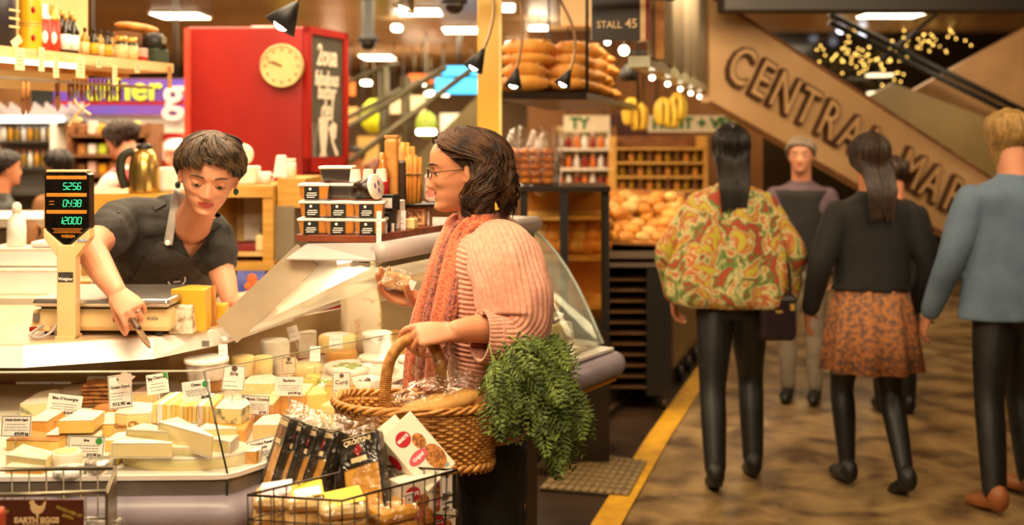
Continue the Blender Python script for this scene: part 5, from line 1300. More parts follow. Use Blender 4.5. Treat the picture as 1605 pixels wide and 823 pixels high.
# tall things: red tin, pretzel tube, black packet, two tied bundles of breadsticks
tn = thing('bottle', 'slim red-labelled bottle standing behind the tilted pot', 'bottle', (P(600, 300, 3.30).x, 3.30, ZB)); MB().lathe([(0, 0), (.021, 0), (.021, .10), (.021, .165), (.009, .19), (.009, .225), (0, .225)], 20).build('glass', M('amber_glass', 'C9782A', .15, col2='A8601C', scale=10), tn); MB().lathe([(.0214, .06), (.0214, .15)], 20).build('label', m_red, tn)
tb_ = thing('breadstick_packet', 'tallest upright packet of pale brown breadsticks', 'packet', (P(614, 300, 3.34).x, 3.34, ZB)); MB().rbox((0, 0, .135), (.042, .036, .27), .012).build('packet', M('toast_packet', 'D8994A', .45, col2='B8772E', scale=18), tb_); MB().rbox((0, 0, .272), (.044, .03, .012), .004).build('seal', m_rindT, tb_)
pb = thing('dark_packet', 'dark brown packet between the breadstick packets', 'packet', (P(630, 300, 3.36).x, 3.36, ZB)); MB().rbox((0, 0, .10), (.03, .04, .20), .008).build('packet', M('dark_brown_packet', '3A2416', .35, col2='2A180E', scale=14), pb)
for k, (px, z0, L) in enumerate(((636, 0, .255), (650, pz-ZB+.0, .15))):
    t = thing('breadstick_bundle', ('tall bundle of breadsticks tied with string', 'short bundle of breadsticks tied with string on the plate')[k], 'breadsticks', (P(px, 300, 3.38).x, 3.42 if k == 0 else 3.36, ZB+z0))
    for q in range(9):
        a = q*.7; r = .0 if q == 0 else .018; MB().bar((r*math.cos(a), r*math.sin(a), 0), (r*1.2*math.cos(a+.1), r*1.2*math.sin(a+.1), L*(1-.05*(q % 3))), .0085, seg=8).build('stick', m_bread, t)
    mb = MB(); mb.tube([(.029*math.cos(R(a)), .029*math.sin(R(a)), L*.6) for a in range(0, 360, 20)], .0022, 6, closed=True); mb.tube([(0, -.028, L*.6), (-.014, -.04, L*.64), (-.02, -.036, L*.6), (0, -.03, L*.6), (.014, -.04, L*.64), (.02, -.036, L*.6), (0, -.03, L*.6)], .0018, 6); mb.build('string', M('twine', 'B89460', .8, col2='9C7A48', scale=40), t)
# ---------- scale on the worktop ----------
m_scale = M('cream_scale_plastic', 'EFCF98', .4, col2='E6C48A', scale=6)
ZW = 1.065
sp = P(150, 530, D(530, ZW)); sl = thing('shop_scale', 'cream shop scale with steel pan and tall price display', 'scale', (sp.x, sp.y, ZW), R(-1.5)); SX = lambda px: (px-150)/F*2.88
w2 = SX(266)-SX(36); cx_ = (SX(266)+SX(36))/2
MB().rbox((cx_+.01, .16, .045), (w2-.03, .27, .062), .012).build('body', m_scale, sl)
MB().prism([(cx_-w2/2, .03), (cx_-w2/2+.06, .02), (cx_-w2/2+.06, .29), (cx_-w2/2+.01, .29)], .012, .07, sc=.9).build('side_cheek', m_scale, sl, bevel=.006)
mb = MB()
for x, y in ((cx_-.15, .05), (cx_+.15, .05), (cx_-.15, .27), (cx_+.15, .27)): mb.lathe([(0, 0), (.012, 0), (.012, .015), (0, .015)], 12, T=TR((x, y, 0)))
mb.build('feet', m_black, sl)
MB().rbox((cx_+.008, .155, .092), (w2-.02, .30, .022), .02).build('steel_pan', m_steel, sl)
MB().box((cx_+.0, .155, .079), (w2-.06, .24, .012)).build('pan_support', m_black, sl)
pxl, pxr = SX(93), SX(123)
MB().box(((pxl+pxr)/2, -.004, .115), (pxr-pxl, .035, .27)).build('post', m_scale, sl, bevel=.004)
MB().box(((pxl+pxr)/2, -.004, -.005+.008), (pxr-pxl+.0, .05, .012)).build('post_foot', m_scale, sl)
pc = (pxl+pxr)/2; zb_ = .215+.02
yk = [(-.062, .062), (-.062, .088), (0, .035), (.062, .088), (.062, .062), (.0255, .012), (-.0255, .012)]
MB().prism([(x+pc, z+.205) for x, z in yk], -.018, .018, T=FACE).build('display_yoke', m_scale, sl, bevel=.003)
hp5 = [(-.060, .295), (0, .243), (.060, .295), (.060, .435), (.052, .443), (-.052, .443), (-.060, .435)]
dh = MB().prism([(x+pc, z+.0) for x, z in hp5], -.020, .016, T=FACE).build('display_head', m_blackg, sl, bevel=.003)
MB().box((pc, .0, .445), (.11, .034, .006)).build('display_cap', m_scale, sl, bevel=.002)
m_or = M('orange_bar', 'E08A2A', .5, col2='D07C1E', scale=20)
for z in (.428, .382, .337): MB().rbox((pc, -.0165, z), (.108, .002, .0095), .0008).build('orange_bar', m_or, dh)
m_digit = lamp_mat('green_digits', '35D08A', 1.3)
def seven(mb, s, x, z, hh=.0175, wd=.0088, T=None):
    seg = {'0': 'abcdef', '1': 'bc', '2': 'abged', '3': 'abgcd', '4': 'fgbc', '5': 'afgcd', '6': 'afgecd', '7': 'abc', '8': 'abcdefg', '9': 'abcdfg'}
    for ch_ in s:
        if ch_ == '.':
            mb.box((x-wd*.18, -.0170, z-hh*.5), (.0016, .0006, .0016)); continue
        th = .0013; ax_ = hh*.12
        q = {'a': ((0, hh/2), 1), 'g': ((0, 0), 1), 'd': ((0, -hh/2), 1), 'f': ((-wd/2, hh/4), 0), 'b': ((wd/2, hh/4), 0), 'e': ((-wd/2, -hh/4), 0), 'c': ((wd/2, -hh/4), 0)}
        for k in seg[ch_]:
            (a, c), hz = q[k]; a += c*.16; mb.box((x+a, -.0170, z+c), (wd*.9, .0006, th) if hz else (th, .0006, hh/2*.9))
        x += wd*1.45
mb = MB(); seven(mb, '52.56', pc-.004, .405); seven(mb, '0.438', pc-.004, .360); seven(mb, '120.00', pc-.016, .314); mb.build('digits', m_digit, dh)
mb = MB()
for z, l in ((.292, .08), (.287, .07), (.2825, .075)): mb.box((pc+.002, -.0166, z), (l, .0006, .0016))
for z in (.365, .357): mb.box((pc-.040, -.0166, z), (.014, .0006, .0016))
mb.build('display_print', m_or, dh); mb = MB(); mb.text('WEIGH', .011, TR((pc+.004, -.0166, .272)) @ FACE, .0003, bold=.0003); mb.build('display_word', m_or, dh)
mb = MB(); mb.box((pc, -.0222, .165), (.040, .001, .026)); lb = mb.build('name_plate', M('grey_label', '4A4440', .5, col2='3A3430', scale=40), sl)
mb = MB(); mb.text('Weigher', .011, TR((pc, -.0229, .160)) @ FACE, .0003, bold=.0003); mb.build('plate_print', m_card, lb)
MB().box((pc+.043, -.0195, .262), (.026, .002, .006), T=TR((0, 0, 0))).build('blue_sticker', M('blue_white_sticker', '7C90C8', .5, col2='E8E8F0', scale=200, ramp=(.45, .5)), sl)
MB().box((SX(190), .0235, .045), (.06, .002, .010)).build('red_mark', m_red, sl)
mb = MB(); mb.text('scale', .016, TR((SX(235), .0235, .05)) @ FACE, .0004); mb.build('front_print', m_inkg, sl)
mb = MB(); mb.tube(catmull([(SX(60), .02, .03), (SX(52), -.02, .012), (SX(70), -.035, .006), (SX(85), -.02, .02), (SX(93), .0, .05)], 6), .004, 8); mb.build('cable', m_greyp, sl)
mb = MB(); mb.box((SX(45), .02, .02), (.016, .012, .012)); mb.build('red_plug', m_red, sl)
MB().box((SX(48), .026, .05), (.016, .002, .022)).build('switch_plate', m_inkg, sl)
# cheeses waiting on the worktop
t = thing('cheese_wedge', 'tall yellow cheese wedge standing on the worktop beside the scale', 'cheese', P(296, 510, 3.0)); t.location.z = ZW
MB().prism([(-.052, 0), (.052, -.02), (.045, .07), (-.02, .09)], 0, .115, sc=.98).build('paste', M('deep_yellow_cheese', 'E9B436', .45, col2='DDA62C', scale=10, sss=.1), t, bevel=.003)
MB().box((.0, .083, .057), (.07, .006, .114), T=TR((0, 0, 0), (0, 0, -.25))).build('rind', m_rindT, t)
t = thing('wrapped_cheese', 'grey-speckled wrapped cheese wedge in front of the tall yellow one', 'cheese', P(285, 516, 2.95)); t.location.z = ZW
MB().prism([(-.038, -.0), (.032, -.008), (.030, .04), (-.03, .045)], 0, .075, sc=.78).build('paste', M('speckled_rind', 'E4D6BE', .6, col2='9A8468', scale=38, det=5, ramp=(.38, .55)), t, bevel=.004)
t = thing('cheese_block', 'small yellow cheese block next to her resting hand on the worktop', 'cheese', P(340, 503, 3.12)); t.location.z = ZW
MB().rbox((0, 0, .028), (.055, .05, .056), .003).build('paste', M('deep_yellow_cheese', 'E9B436'), t); MB().box((0, .027, .028), (.056, .004, .056)).build('rind', m_rindT, t)
t = thing('cheese_block', 'orange cheese end behind the scale post', 'cheese', P(132, 490, 3.30)); t.location.z = ZW
MB().rbox((0, 0, .05), (.06, .05, .10), .004).build('paste', m_pasteO, t); MB().rbox((.034, 0, .05), (.008, .052, .10), .002).build('rind', m_rindW, t)
# ---------- wire baskets in front of the counter ----------
st = thing('display_stand', 'plain wooden stand carrying both wire baskets', 'stand', (-.65, 2.0, 0))
MB().box((0, .02, .60), (1.30, .34, .03)).build('shelf', m_wood, st)
for x in (-.6, .0, .6):
    for y in (-.1, .16): MB().box((x, y, .295), (.04, .04, .58)).build('leg', m_wood, st)
def wire_basket(name, label, F0, cor, z0, z1, mat, nx, nz, r=.0014, rim=.0026, group=None):
    """cor: footprint corners (world xy), walls of welded wire"""
    o = thing(name, label, 'basket', (F0[0], F0[1], z0)); O = Vector((F0[0], F0[1]))
    c = [Vector(q)-O for q in cor]; h = z1-z0
    for i in range(4):
        a, b = c[i], c[(i+1) % 4]; mb = MB()
        n = nx[i]
        for k in range(n+1): q = a.lerp(b, k/n); mb.bar((q.x*.97, q.y*.97, 0), (q.x, q.y, h), r, seg=6)
        for k in range(nz): z = h*k/nz; s = lerp(.97, 1, k/nz); mb.bar((a.x*s, a.y*s, z), (b.x*s, b.y*s, z), r, seg=6)
        mb.build('wire_side', mat, o)
    mb = MB(); mb.tube([(q.x, q.y, h) for q in c]+[(c[0].x, c[0].y, h)], rim, 8); mb.build('rim', mat, o)
    mb = MB()
    for k in range(9):
        p, q = c[0].lerp(c[1], k/8), c[3].lerp(c[2], k/8); mb.bar((p.x*.97, p.y*.97, 0), (q.x*.97, q.y*.97, 0), r, seg=6)
    mb.build('wire_base', mat, o); return o
ZR = .905
Fr, Lf, Rt = P(536, 785, D(785, ZR)), P(388, 776, D(776, ZR)), P(717, 737, D(737, ZR))
Bk = Lf+Rt-Fr
wb = wire_basket('wire_basket', 'dark wire basket full of crackers in front of the counter', (Fr.x, Fr.y), [(Lf.x, Lf.y), (Fr.x, Fr.y), (Rt.x, Rt.y), (Bk.x, Bk.y)], .62, ZR, m_wire, [8, 10, 8, 10], 6)
# left egg basket
ZR2 = .925
l0, l1 = P(-90, 779, D(779, ZR2)), P(166, 771, D(771, ZR2)); b0, b1 = P(-90, 737, D(737, ZR2)), P(180, 734, D(734, ZR2))
eb = wire_basket('egg_basket', 'steel wire basket with brown hen sign on its front', (l1.x, l1.y), [(l0.x, l0.y), (l1.x, l1.y), (b1.x, b1.y), (b0.x, b0.y)], .62, ZR2, m_wirel, [8, 5, 10, 5], 6, .0017, .0042)
mb = MB(); q = P(172, 752, 2.14); mb.slab([P(166, 773, D(773, ZR2)-.002), P(180, 736, D(736, ZR2)), P(181, 850, D(736, ZR2)), P(167, 890, D(773, ZR2)-.002)], .004, n=(1, 0, 0)); mb.build('side_plate', M('dull_brass_plate', '8C7C58', .35, .7, col2='766846', scale=20), eb).location = -Vector(eb.location)
m_sign = M('chocolate_sign', '5A2A18', .5, col2='4E2414', scale=10)
p0, p1 = P(-70, 784, 2.045), P(133, 780, 2.045)
sg = thing('egg_sign', 'chocolate brown sign with cream hen and egg lettering', 'sign', ((p0.x+p1.x)/2, 2.04, .84))
sw = p1.x-p0.x; sh = .156; SXx = lambda px: (px-802.5)/F*2.04-sg.location.x; SZz = lambda py: CZ-(py-HY)/F*2.04-sg.location.z
MB().box((0, 0, 0), (sw, .003, sh)).build('board', m_sign, sg)
m_creamink = M('cream_print', 'F0D2A4', .6, col2='E6C692', scale=20)
mb = MB(); hen(mb, .030, TR((SXx(59), -.0018, SZz(797))) @ FACE); mb.build('hen_emblem', m_creamink, sg)
mb = MB(); mb.text('EARTH EGGS', .0145, TR((SXx(58), -.0018, SZz(815.5))) @ FACE, .0005, bold=.0007); mb.text('Barossa Premium Pasture Eggs', .0042, TR((SXx(58), -.0018, SZz(821.5))) @ FACE, .0004); mb.build('lettering', m_creamink, sg)
m_gold = M('olive_gold_print', 'B9A04A', .6, col2='A68E3C', scale=20)
mb = MB(); mb.text('PRODUCED AT', .0075, TR((SXx(109), -.0018, SZz(802))) @ FACE @ Matrix.Rotation(R(-20), 4, 'Z'), .0004, bold=.0003); mb.build('corner_words', m_gold, sg); mb = MB(); mb.text('SMITH', .0075, TR((SXx(107), -.0018, SZz(810))) @ FACE @ Matrix.Rotation(R(-20), 4, 'Z'), .0004, bold=.0003); mb.build('corner_word', m_gold, sg); mb = MB(); mb.text('EST', .0075, TR((SXx(10), -.0018, SZz(802))) @ FACE, .0004, bold=.0003); mb.build('edge_word', m_gold, sg)
# egg cartons in plastic
m_carton = M('printed_egg_carton', 'F1E4D6', .5, col2='D9A888', scale=26, ramp=(.35, .45))
for k in range(4):
    t = thing('egg_carton', ('egg carton in clear film at the open end of the egg basket', 'egg carton second along the basket behind the hen sign', 'egg carton third along the basket behind the hen sign', 'egg carton farthest along the basket behind the hen sign')[k], 'carton', (P(150, 800, 2.13).x-.004-.115*k, 2.125, .80), 0, 'egg cartons in the wire basket')
    MB().rbox((0, 0, -.06), (.10, .09, .12), .008).build('carton', m_carton, t)
    mb = MB()
    for q in range(3):
        for j in range(2): mb.ell((-.03+.03*q, -.02+.04*j, .008), (.013, .018, .02), u=12, vv=8)
    mb.build('egg_cups', m_carton, t); MB().rbox((0, 0, -.04), (.106, .098, .165), .012).build('film', m_cello, t)
# orange-red post at the very edge
tag(MB().rbox((P(0, 760, 1.75).x-.018, 1.75, .50), (.045, .03, 1.0), .006).build('post', M('orange_red_paint', 'C2471E', .4, col2='B03E18', scale=6)), 'orange-red post at the edge in front of the egg basket', 'post')
# ---- cracker bags: black header with a window of golden crackers ----
m_crk = M('golden_cracker', 'DDA040', .6, col2='B87A26', scale=46, det=4, bump=.001)
m_blk = M('black_carton', '1C1712', .4, col2='14100C', scale=20)
GR = 'cracker bags in the wire basket'
def crk(label, px, py, d, lean, rz, h=.21, roll=0, w_=.078):
    t = thing('cracker_bag', label, 'packet', P(px, py, d), rot=(0, 0, 0), group=GR)
    t.rotation_euler = (Matrix.Rotation(rz, 3, 'Z') @ Matrix.Rotation(roll, 3, 'Y') @ Matrix.Rotation(lean, 3, 'X')).to_euler()
    dp = .034
    MB().rbox((0, 0, -h*.55), (w_*.92, dp*.8, h*.66), .006).build('crackers', m_crk, t)
    MB().box((0, 0, -h*.145), (w_, dp, h*.29)).build('carton_top', m_blk, t, bevel=.0015)
    for s in (-1, 1): MB().box((s*(w_/2-.001), 0, -h*.5), (.003, dp, h*.75)).build('carton_side', m_blk, t)
    f_ = MB(); T = lambda x, z: TR((x, -dp/2-.0008, z)) @ FACE
    f_.text('CROSTINI', .0135, T(0, -.014), .0004, bold=.0004, sx=1.05); f_.box((.0, -dp/2-.001, -.052), (.036, .001, .010)); f_.box((0, -dp/2-.001, -.004), (w_*.94, .001, .0012)); f_.build('gold_print', m_creamink, t)
    f_ = MB(); f_.prism([(0, .014), (.011, 0), (0, -.015), (-.011, 0)], 0, .0012, T=T(0, -.033)); f_.build('red_badge', m_red, t)
    f_ = MB(); rr_ = random.Random(int(px))
    vs = []
    f_.rbox((0, 0, -h*.44), (w_*1.05, dp*1.15, h*1.02), .01); f_.build('bag', m_cello, t)
    f_ = MB()
    ng = 9; rows = []
    for j in range(6): rows.append([Vector((lerp(-w_*.52, w_*.52, i/ng), (.014 if j == 0 else .010)*math.sin(i*1.9+j*1.3)*(1+.5*j/5)+rr_.uniform(-.004, .004)-(0 if j else 0), .004+j*.0065+rr_.uniform(-.003, .003))) for i in range(ng+1)])
    f_.grid(rows, sm=False); f_.build('bag_frill', m_cello, t)
    return t
crk('black-topped cracker bag facing forward with gold lettering', 565, 684, 2.275, R(-28), R(-14), h=.225, roll=R(-20), w_=.090)
crk('black-topped cracker bag behind the forward-facing one', 524, 676, 2.30, R(-26), R(-52), roll=R(-8))
crk('black-topped cracker bag in the middle of the row', 500, 672, 2.32, R(-24), R(-56), roll=R(-8))
crk('black-topped cracker bag fourth in the row, tilted back', 478, 664, 2.34, R(-22), R(-60), roll=R(-8))
crk('black-topped cracker bag last in the row beside the lip', 460, 656, 2.36, R(-20), R(-64), roll=R(-6))
# ---- white cracker cartons with red oval ----
m_box = M('ivory_carton', 'EFE4CE', .5, col2='E6DAC2', scale=14)
m_oval = M('crimson_oval', 'C2202E', .5, col2='B01A28', scale=14)
def obox(label, o, rot, w_=.088, h=.135, dp=.042, word=True):
    t = thing('cracker_carton', label, 'carton', o, group='ivory cracker cartons in the wire basket'); t.rotation_euler = rot
    MB().box((0, 0, 0), (w_, dp, h)).build('carton', m_box, t, bevel=.0012)
    T = lambda x, z: TR((x, -dp/2-.0006, z)) @ FACE
    mb = MB(); mb.lathe([(0, 0), (.020, 0), (.020, .0006), (0, .0006)], 28, T=T(-.012, h*.27), sm=False, sy=.82); mb.build('red_oval', m_oval, t)
    mb = MB(); mb.text("MARY'S", .0095, T(-.012, h*.275) @ TR((0, 0, .0008)), .0003, bold=.0005); mb.build('oval_word', m_card, t)
    mb = MB(); mb.lathe([(0, 0), (.027, 0), (.027, .0006), (0, .0006)], 28, T=T(-.012, -h*.06), sm=False, sy=.46); mb.build('pink_oval', M('rose_oval', 'D65A66', .5, col2='C84C5A', scale=14), t)
    mb = MB(); mb.text('Original', .010, T(-.012, -h*.06) @ TR((0, 0, .0008)), .0003, bold=.0004); mb.build('pink_word', m_card, t)
    mb = MB(); mb.ell((.022, -dp/2, -h*.22), (.024, .0012, .030), u=24, vv=12); mb.ell((.016, -dp/2, h*.10), (.016, .0010, .018), u=20, vv=10); mb.build('cracker_picture', M('seed_cracker_picture', 'C8803A', .7, col2='7E4A20', scale=160, ramp=(.4, .6)), t)
    mb = MB(); mb.box((-.012, -dp/2-.0004, -h*.40), (.03, .0006, .003)); mb.box((.03, -dp/2-.0004, -h*.42), (.012, .0006, .006)); mb.build('small_print', M('grey_teal_print', '9AA8A0', .6, col2='8A988F', scale=20), t)
    mb = MB(); mb.lathe([(0, 0), (.016, 0), (.016, .0006), (0, .0006)], 24, T=TR((-w_/2-.0006, 0, h*.1)) @ Matrix.Rotation(R(-90), 4, 'Z') @ FACE, sm=False, sx=.8, sy=1.25); mb.build('side_oval', m_oval, t)
    return t
def eul(rz, lean, roll): return (Matrix.Rotation(rz, 3, 'Z') @ Matrix.Rotation(lean, 3, 'X') @ Matrix.Rotation(roll, 3, 'Y')).to_euler()
obox('ivory cracker carton tilted on top with red oval facing up', P(650, 712, 2.315), eul(R(36), R(-34), R(-28)), w_=.098, h=.148)
obox('ivory cracker carton tucked behind the tilted top one', P(624, 716, 2.36), eul(R(36), R(-34), R(-26)), w_=.098, h=.148)
for k, (px, py, d, lab) in enumerate(((644, 796, 2.262, 'ivory cracker carton standing behind the wire next to the small price tag'), (674, 780, 2.325, 'ivory cracker carton standing behind the larger handwritten tag'), (680, 832, 2.325, 'ivory cracker carton lying lowest at the wire corner'))):
    obox(lab, P(px, py, d), eul(R(42), 0, R(0) if k < 2 else R(8)), h=.13 if k < 2 else .09)
# ---- film-wrapped loaves with yellow labels ----
m_yl = M('lemon_label', 'EAC82A', .5, col2='DEBA1E', scale=10)
m_crisp = M('pale_crispbread', 'EBC98A', .6, col2='D09A4E', scale=30, bump=.002)
for k, (px, py, d, rz, w_, lab, ym) in enumerate(((430, 776, 2.20, .15, .085, 'film bag of pale crisps with white label at basket corner', 0), (478, 778, 2.17, .25, .085, 'film bag of crisps with yellow and white label second from corner', 1), (535, 789, 2.14, .35, .10, 'film bag of crisps with wide yellow label at front corner', 2), (610, 795, 2.185, .7, .10, 'film bag of seeded crackers beside front wire', 3))):
    t = thing('crisp_bag', lab, 'packet', P(px, py, d), rz, 'crisp bags in the wire basket'); t.location.z -= .02
    for q in range(5): MB().rbox((0, 0, .014-.030*q), (w_*.95, .09-.004*q, .026), .012, T=TR((0, 0, 0), (.0, .06*(q % 2), .05*(q % 3)))).build('crisp', m_crisp if k != 3 else m_crk, t)
    MB().rbox((0, 0, -.05), (w_*1.06, .10, .165), .02).build('film', m_cello, t)
    if ym != 3:
        MB().box((.008, -.0, .0345), (w_*.72, .062, .0015), T=TR((0, 0, 0), (R(10), R(-6), 0))).build('label', m_yl if ym else m_card, t)
        if ym < 2: MB().box((.008, -.012, .0365), (w_*.6, .034, .001), T=TR((0, 0, 0), (R(10), R(-6), 0))).build('label_panel', m_card if ym else M('lilac_panel', 'D8C4CC', .6, col2='B8A0B0', scale=60), t)
    else: MB().rbox((0, -.052, -.045), (w_*.8, .002, .04), .0008).build('label', m_card, t)
# tags wired to the basket
def btag(lab, x0, x1, y0, y1, d, words, yaw):
    t = card(lab, x0, x1, y0, y1, d, '', '', lines=0, border=True, yaw=yaw, lean=0, spike=0, icon='logo', name='basket_tag'); wd = (x1-x0)/F*d; h = (y1-y0)/F*d
    mb = MB()
    for i, (w__, z) in enumerate(words): mb.text(w__, wd*.26, TR((-wd*.38, -.0012, z*h)) @ FACE, .0003, align='LEFT', bold=.0002)
    mb.build('handwriting', m_ink, t)
btag('small white tag with black emblem wired to basket beside larger tag', 634, 648, 773, 850, 2.185, [], R(42))
btag('large handwritten white tag wired to the basket rim', 688, 712, 738, 803, 2.248, [("Mary's", -.05), ('gone', -.16), ('Crackers', -.27), ('$6.50', -.40)], R(42))
# ---------- red pillar with clock and chalkboard ----------
rp = thing('red_cabinet', 'tall glossy red cabinet block behind the shop assistant', 'cabinet', (-1.45, 6.0, 0)); RO = Vector(rp.location)
ft = [(-1.80, 6.0), (-1.158, 6.0), (-1.0, 6.42), (-1.64, 6.62)]
MB().prism([(x+1.45, y-6) for x, y in ft], 0, 2.21).build('carcass', m_red, rp, bevel=.01)
MB().box((-.34, -.012, 1.1), (.03, .03, 2.2)).build('edge_strip', M('lighter_red_edge', 'D84A34', .4, col2='C83C2A', scale=8), rp)
MB().box((0.03, .2, 2.222), (.12, .08, .02)).build('top_fitting', m_card, rp)
MB().bar((.22, -.004, 1.98), (.22, -.004, 2.08), .006).build('hook_line', m_rindB, rp)
ck = thing('wall_clock', 'round cream wall clock with thin rim on the red cabinet', 'clock', P(443, 104, 5.99))
MB().lathe([(.112, 0), (.121, .006), (.121, .028), (.112, .032), (.106, .024)], 40, T=FACE @ TR((0, 0, -.0))).build('rim', M('champagne_rim', 'C8AE78', .3, .6, col2='B49A64', scale=10), ck)
MB().lathe([(0, .020), (.112, .020), (.112, .026), (0, .026)], 40, T=FACE, sm=False).build('dial', M('cream_dial', 'CDB97E', .55, col2='C2AE74', scale=6), ck)
mb = MB()
for k in range(12):
    a = R(30*k); mb.box((.09*math.sin(a), -.0275, .09*math.cos(a)), (.010, .002, .014), T=None)
for a, l, w_ in ((R(-62), .055, .007), (R(-48+0), .0, 0), (R(-70), .078, .005)):
    if l: mb.bar((0, -.029, 0), (l*math.sin(a), -.029, l*math.cos(a)), w_*.8, seg=6)
mb.build('marks_and_hands', m_rindB, ck)['kind'] = 'stuff'
# chalkboard on the receding side
ux = Vector((.158, .42, 0)).normalized(); nrm = Vector((ux.y, -ux.x, 0)); CB = Matrix((ux, Vector((0, 0, 1)), nrm)).transposed().to_4x4()
ch = thing('chalkboard', 'tall red-framed chalkboard with white handwriting on the cabinet side', 'chalkboard', (-1.158, 6.0, 1.6)); 
wd_ = .455; TB = CB.copy(); TB.translation = nrm*.006+ux*0
ztop, zbot = .615, -.195
fm = MB()
for (x, z, sx_, sz_) in ((.022, (ztop+zbot)/2, .044, ztop-zbot), (wd_-.022, (ztop+zbot)/2, .044, ztop-zbot), (wd_/2, ztop-.02, wd_, .04), (wd_/2, zbot+.04, wd_, .08)): fm.box((x, z, .012), (sx_, sz_, .03), T=TB)
fm.build('frame', m_red, ch)
MB().box((wd_/2, (ztop+zbot)/2+.02, .006), (wd_-.08, ztop-zbot-.1, .01), T=TB).build('slate', M('grey_slate', '4A463C', .6, col2='3C3830', scale=5), ch)
m_chalk = M('chalk', 'E8DCC8', .9, col2='CFC2AC', scale=60)
for txt, z, sz in (('2oua', .46, .17), ('fabulous', .33, .12), ('butter', .255, .12), ('del', .15, .17)):
    mb = MB(); mb.text(txt, sz, TB @ TR((wd_/2, z, .014)), .002, bold=.003, sx=.66, shear=.15); mb.build('chalk_writing', m_chalk, ch)
mb = MB(); mb.prism([(.14, .11), (.24, .11), (.235, .02), (.215, -.08), (.225, -.11), (.15, -.11), (.165, -.08), (.145, .02)], .012, .015, T=TB); mb.build('chalk_drawing', m_chalk, ch)
mb = MB(); mb.prism([(.25, .05), (.30, .09), (.34, .07), (.33, .0), (.30, -.02), (.36, -.10), (.33, -.11), (.28, -.03)], .012, .015, T=TB); mb.build('chalk_drawing', m_chalk, ch)
mb = MB(); 
for x0, x1 in ((.07, .10), (.12, .09), (.065, .075)): mb.beam(TB @ Vector((x0, .08, .013)), TB @ Vector((x1, -.11, .013)), .008, .004)
mb.build('chalk_drawing', M('grey_chalk', '9A9284', .9, col2='8A8276', scale=60), ch)['kind'] = 'stuff'
# ---------- honey wood cabinet with pinned papers ----------
hc = thing('wood_cabinet', 'honey-coloured wooden cabinet with papers pinned inside', 'cabinet', (P(400, 300, 4.7).x, 4.7, 0)); hx = lambda px, d=4.7: (px-802.5)/F*d-hc.location.x; hz = lambda py, d=4.7: CZ-(py-HY)/F*d
X0, X1, X2 = hx(330), hx(428), hx(472)
MB().box(((X0+X1)/2, .22, hz(300)), (X1-X0, .46, .05)).build('top_board', m_wood, hc)
MB().box((hx(420), .2, hz(360)), (.045, .4, hz(305)-hz(415))).build('upright', m_wood, hc)
MB().box((X0, .2, hz(360)), (.04, .4, hz(305)-hz(415))).build('upright', m_wood, hc)
MB().box(((X0+X1)/2, .2, hz(417)), (X1-X0+.02, .44, .035)).build('shelf', m_wood, hc)
MB().box(((X0+X1)/2, .2, hz(399)), (X1-X0-.05, .36, .02)).build('shelf', M('pale_shelf', 'E0BC78', .5, col2='D2AC66', scale=8), hc)
MB().box(((X0+X1)/2, .38, hz(355)), (X1-X0, .02, .36)).build('back_board', M('pin_board', 'DDB878', .7, col2='CFA866', scale=14), hc)
MB().box(((X0+X1)/2, .22, hz(417)/2-.01), (X1-X0, .40, hz(417)-.03)).build('base', M('steel_brown_base', '8C7048', .4, col2='7A603C', scale=4), hc)
MB().box((hx(442), .25, hz(368)), (.085, .4, hz(325)-hz(412))).build('grey_side', M('grey_cabinet_side', '8E8068', .5, col2='7E715A', scale=5), hc)
MB().box((hx(452), .27, hz(304)), (hx(474)-hx(430), .42, hz(281)-hz(327))).build('upper_box', m_wood, hc)
for (a, b_, c_, e_, nm, mt) in ((352, 379, 312, 388, 'paper', m_rindW), (378, 411, 311, 368, 'paper', M('cream_sheet', 'F0DDB4', .7, col2='E6CFA0', scale=14)), (384, 414, 330, 372, 'paper', M('buff_sheet', 'EAD2A0', .7, col2='DEC48E', scale=14))):
    MB().box((hx((a+b_)/2), .35-.01*(a % 3), hz((c_+e_)/2)), (hx(b_)-hx(a), .003, hz(c_)-hz(e_))).build(nm, mt, hc)
mb = MB(); 
for k in range(4): mb.box((hx(394), .345, hz(318+k*5)), (.06, .002, .003))
mb.build('paper_lines', m_inkg, hc)
tag(MB().rbox((0, 0, .015), (.14, .14, .03), .004).build('book', M('maroon_book', '8A2426', .5, col2='741C20', scale=12), loc=(hc.location.x+hx(374), 4.8, hz(399)+.0105)), 'maroon book lying in the wooden cabinet', 'book')
tag(MB().rbox((0, 0, .035), (.05, .08, .07), .01).build('cream_box', M('cream_box_card', 'EED7A0', .6, col2='E4CA90', scale=9), loc=(hc.location.x+hx(407), 4.76, hz(399)+.0105)), 'small cream box beside the maroon book in the cabinet', 'box')
ztp = hz(300)+.026
def tagsolo(mb, nm, mt, loc, lab, cat, grp=None, rot=None): return tag(mb.build(nm, mt, loc=loc, rot=rot), lab, cat, grp)
tagsolo(MB().rbox((0, 0, .04), (.10, .12, .08), .008), 'tissue_box', m_rindW, (P(387, 290, 4.85).x, 4.85, ztp), 'white box standing on the wooden cabinet behind her head', 'box')
cpx = thing('white_cup', 'small white cup next to the white box on the cabinet', 'cup', (P(416, 290, 4.85).x, 4.85, ztp)); MB().lathe([(0, 0), (.022, 0), (.026, .055), (.023, .055), (.02, .005), (0, .005)], 20).build('bowl', m_card, cpx); mb = MB(); mb.tube([(.026+.012*math.sin(R(a)), 0, .03+.014*math.cos(R(a))) for a in range(0, 181, 20)], .003, 6); mb.build('handle', m_card, cpx)
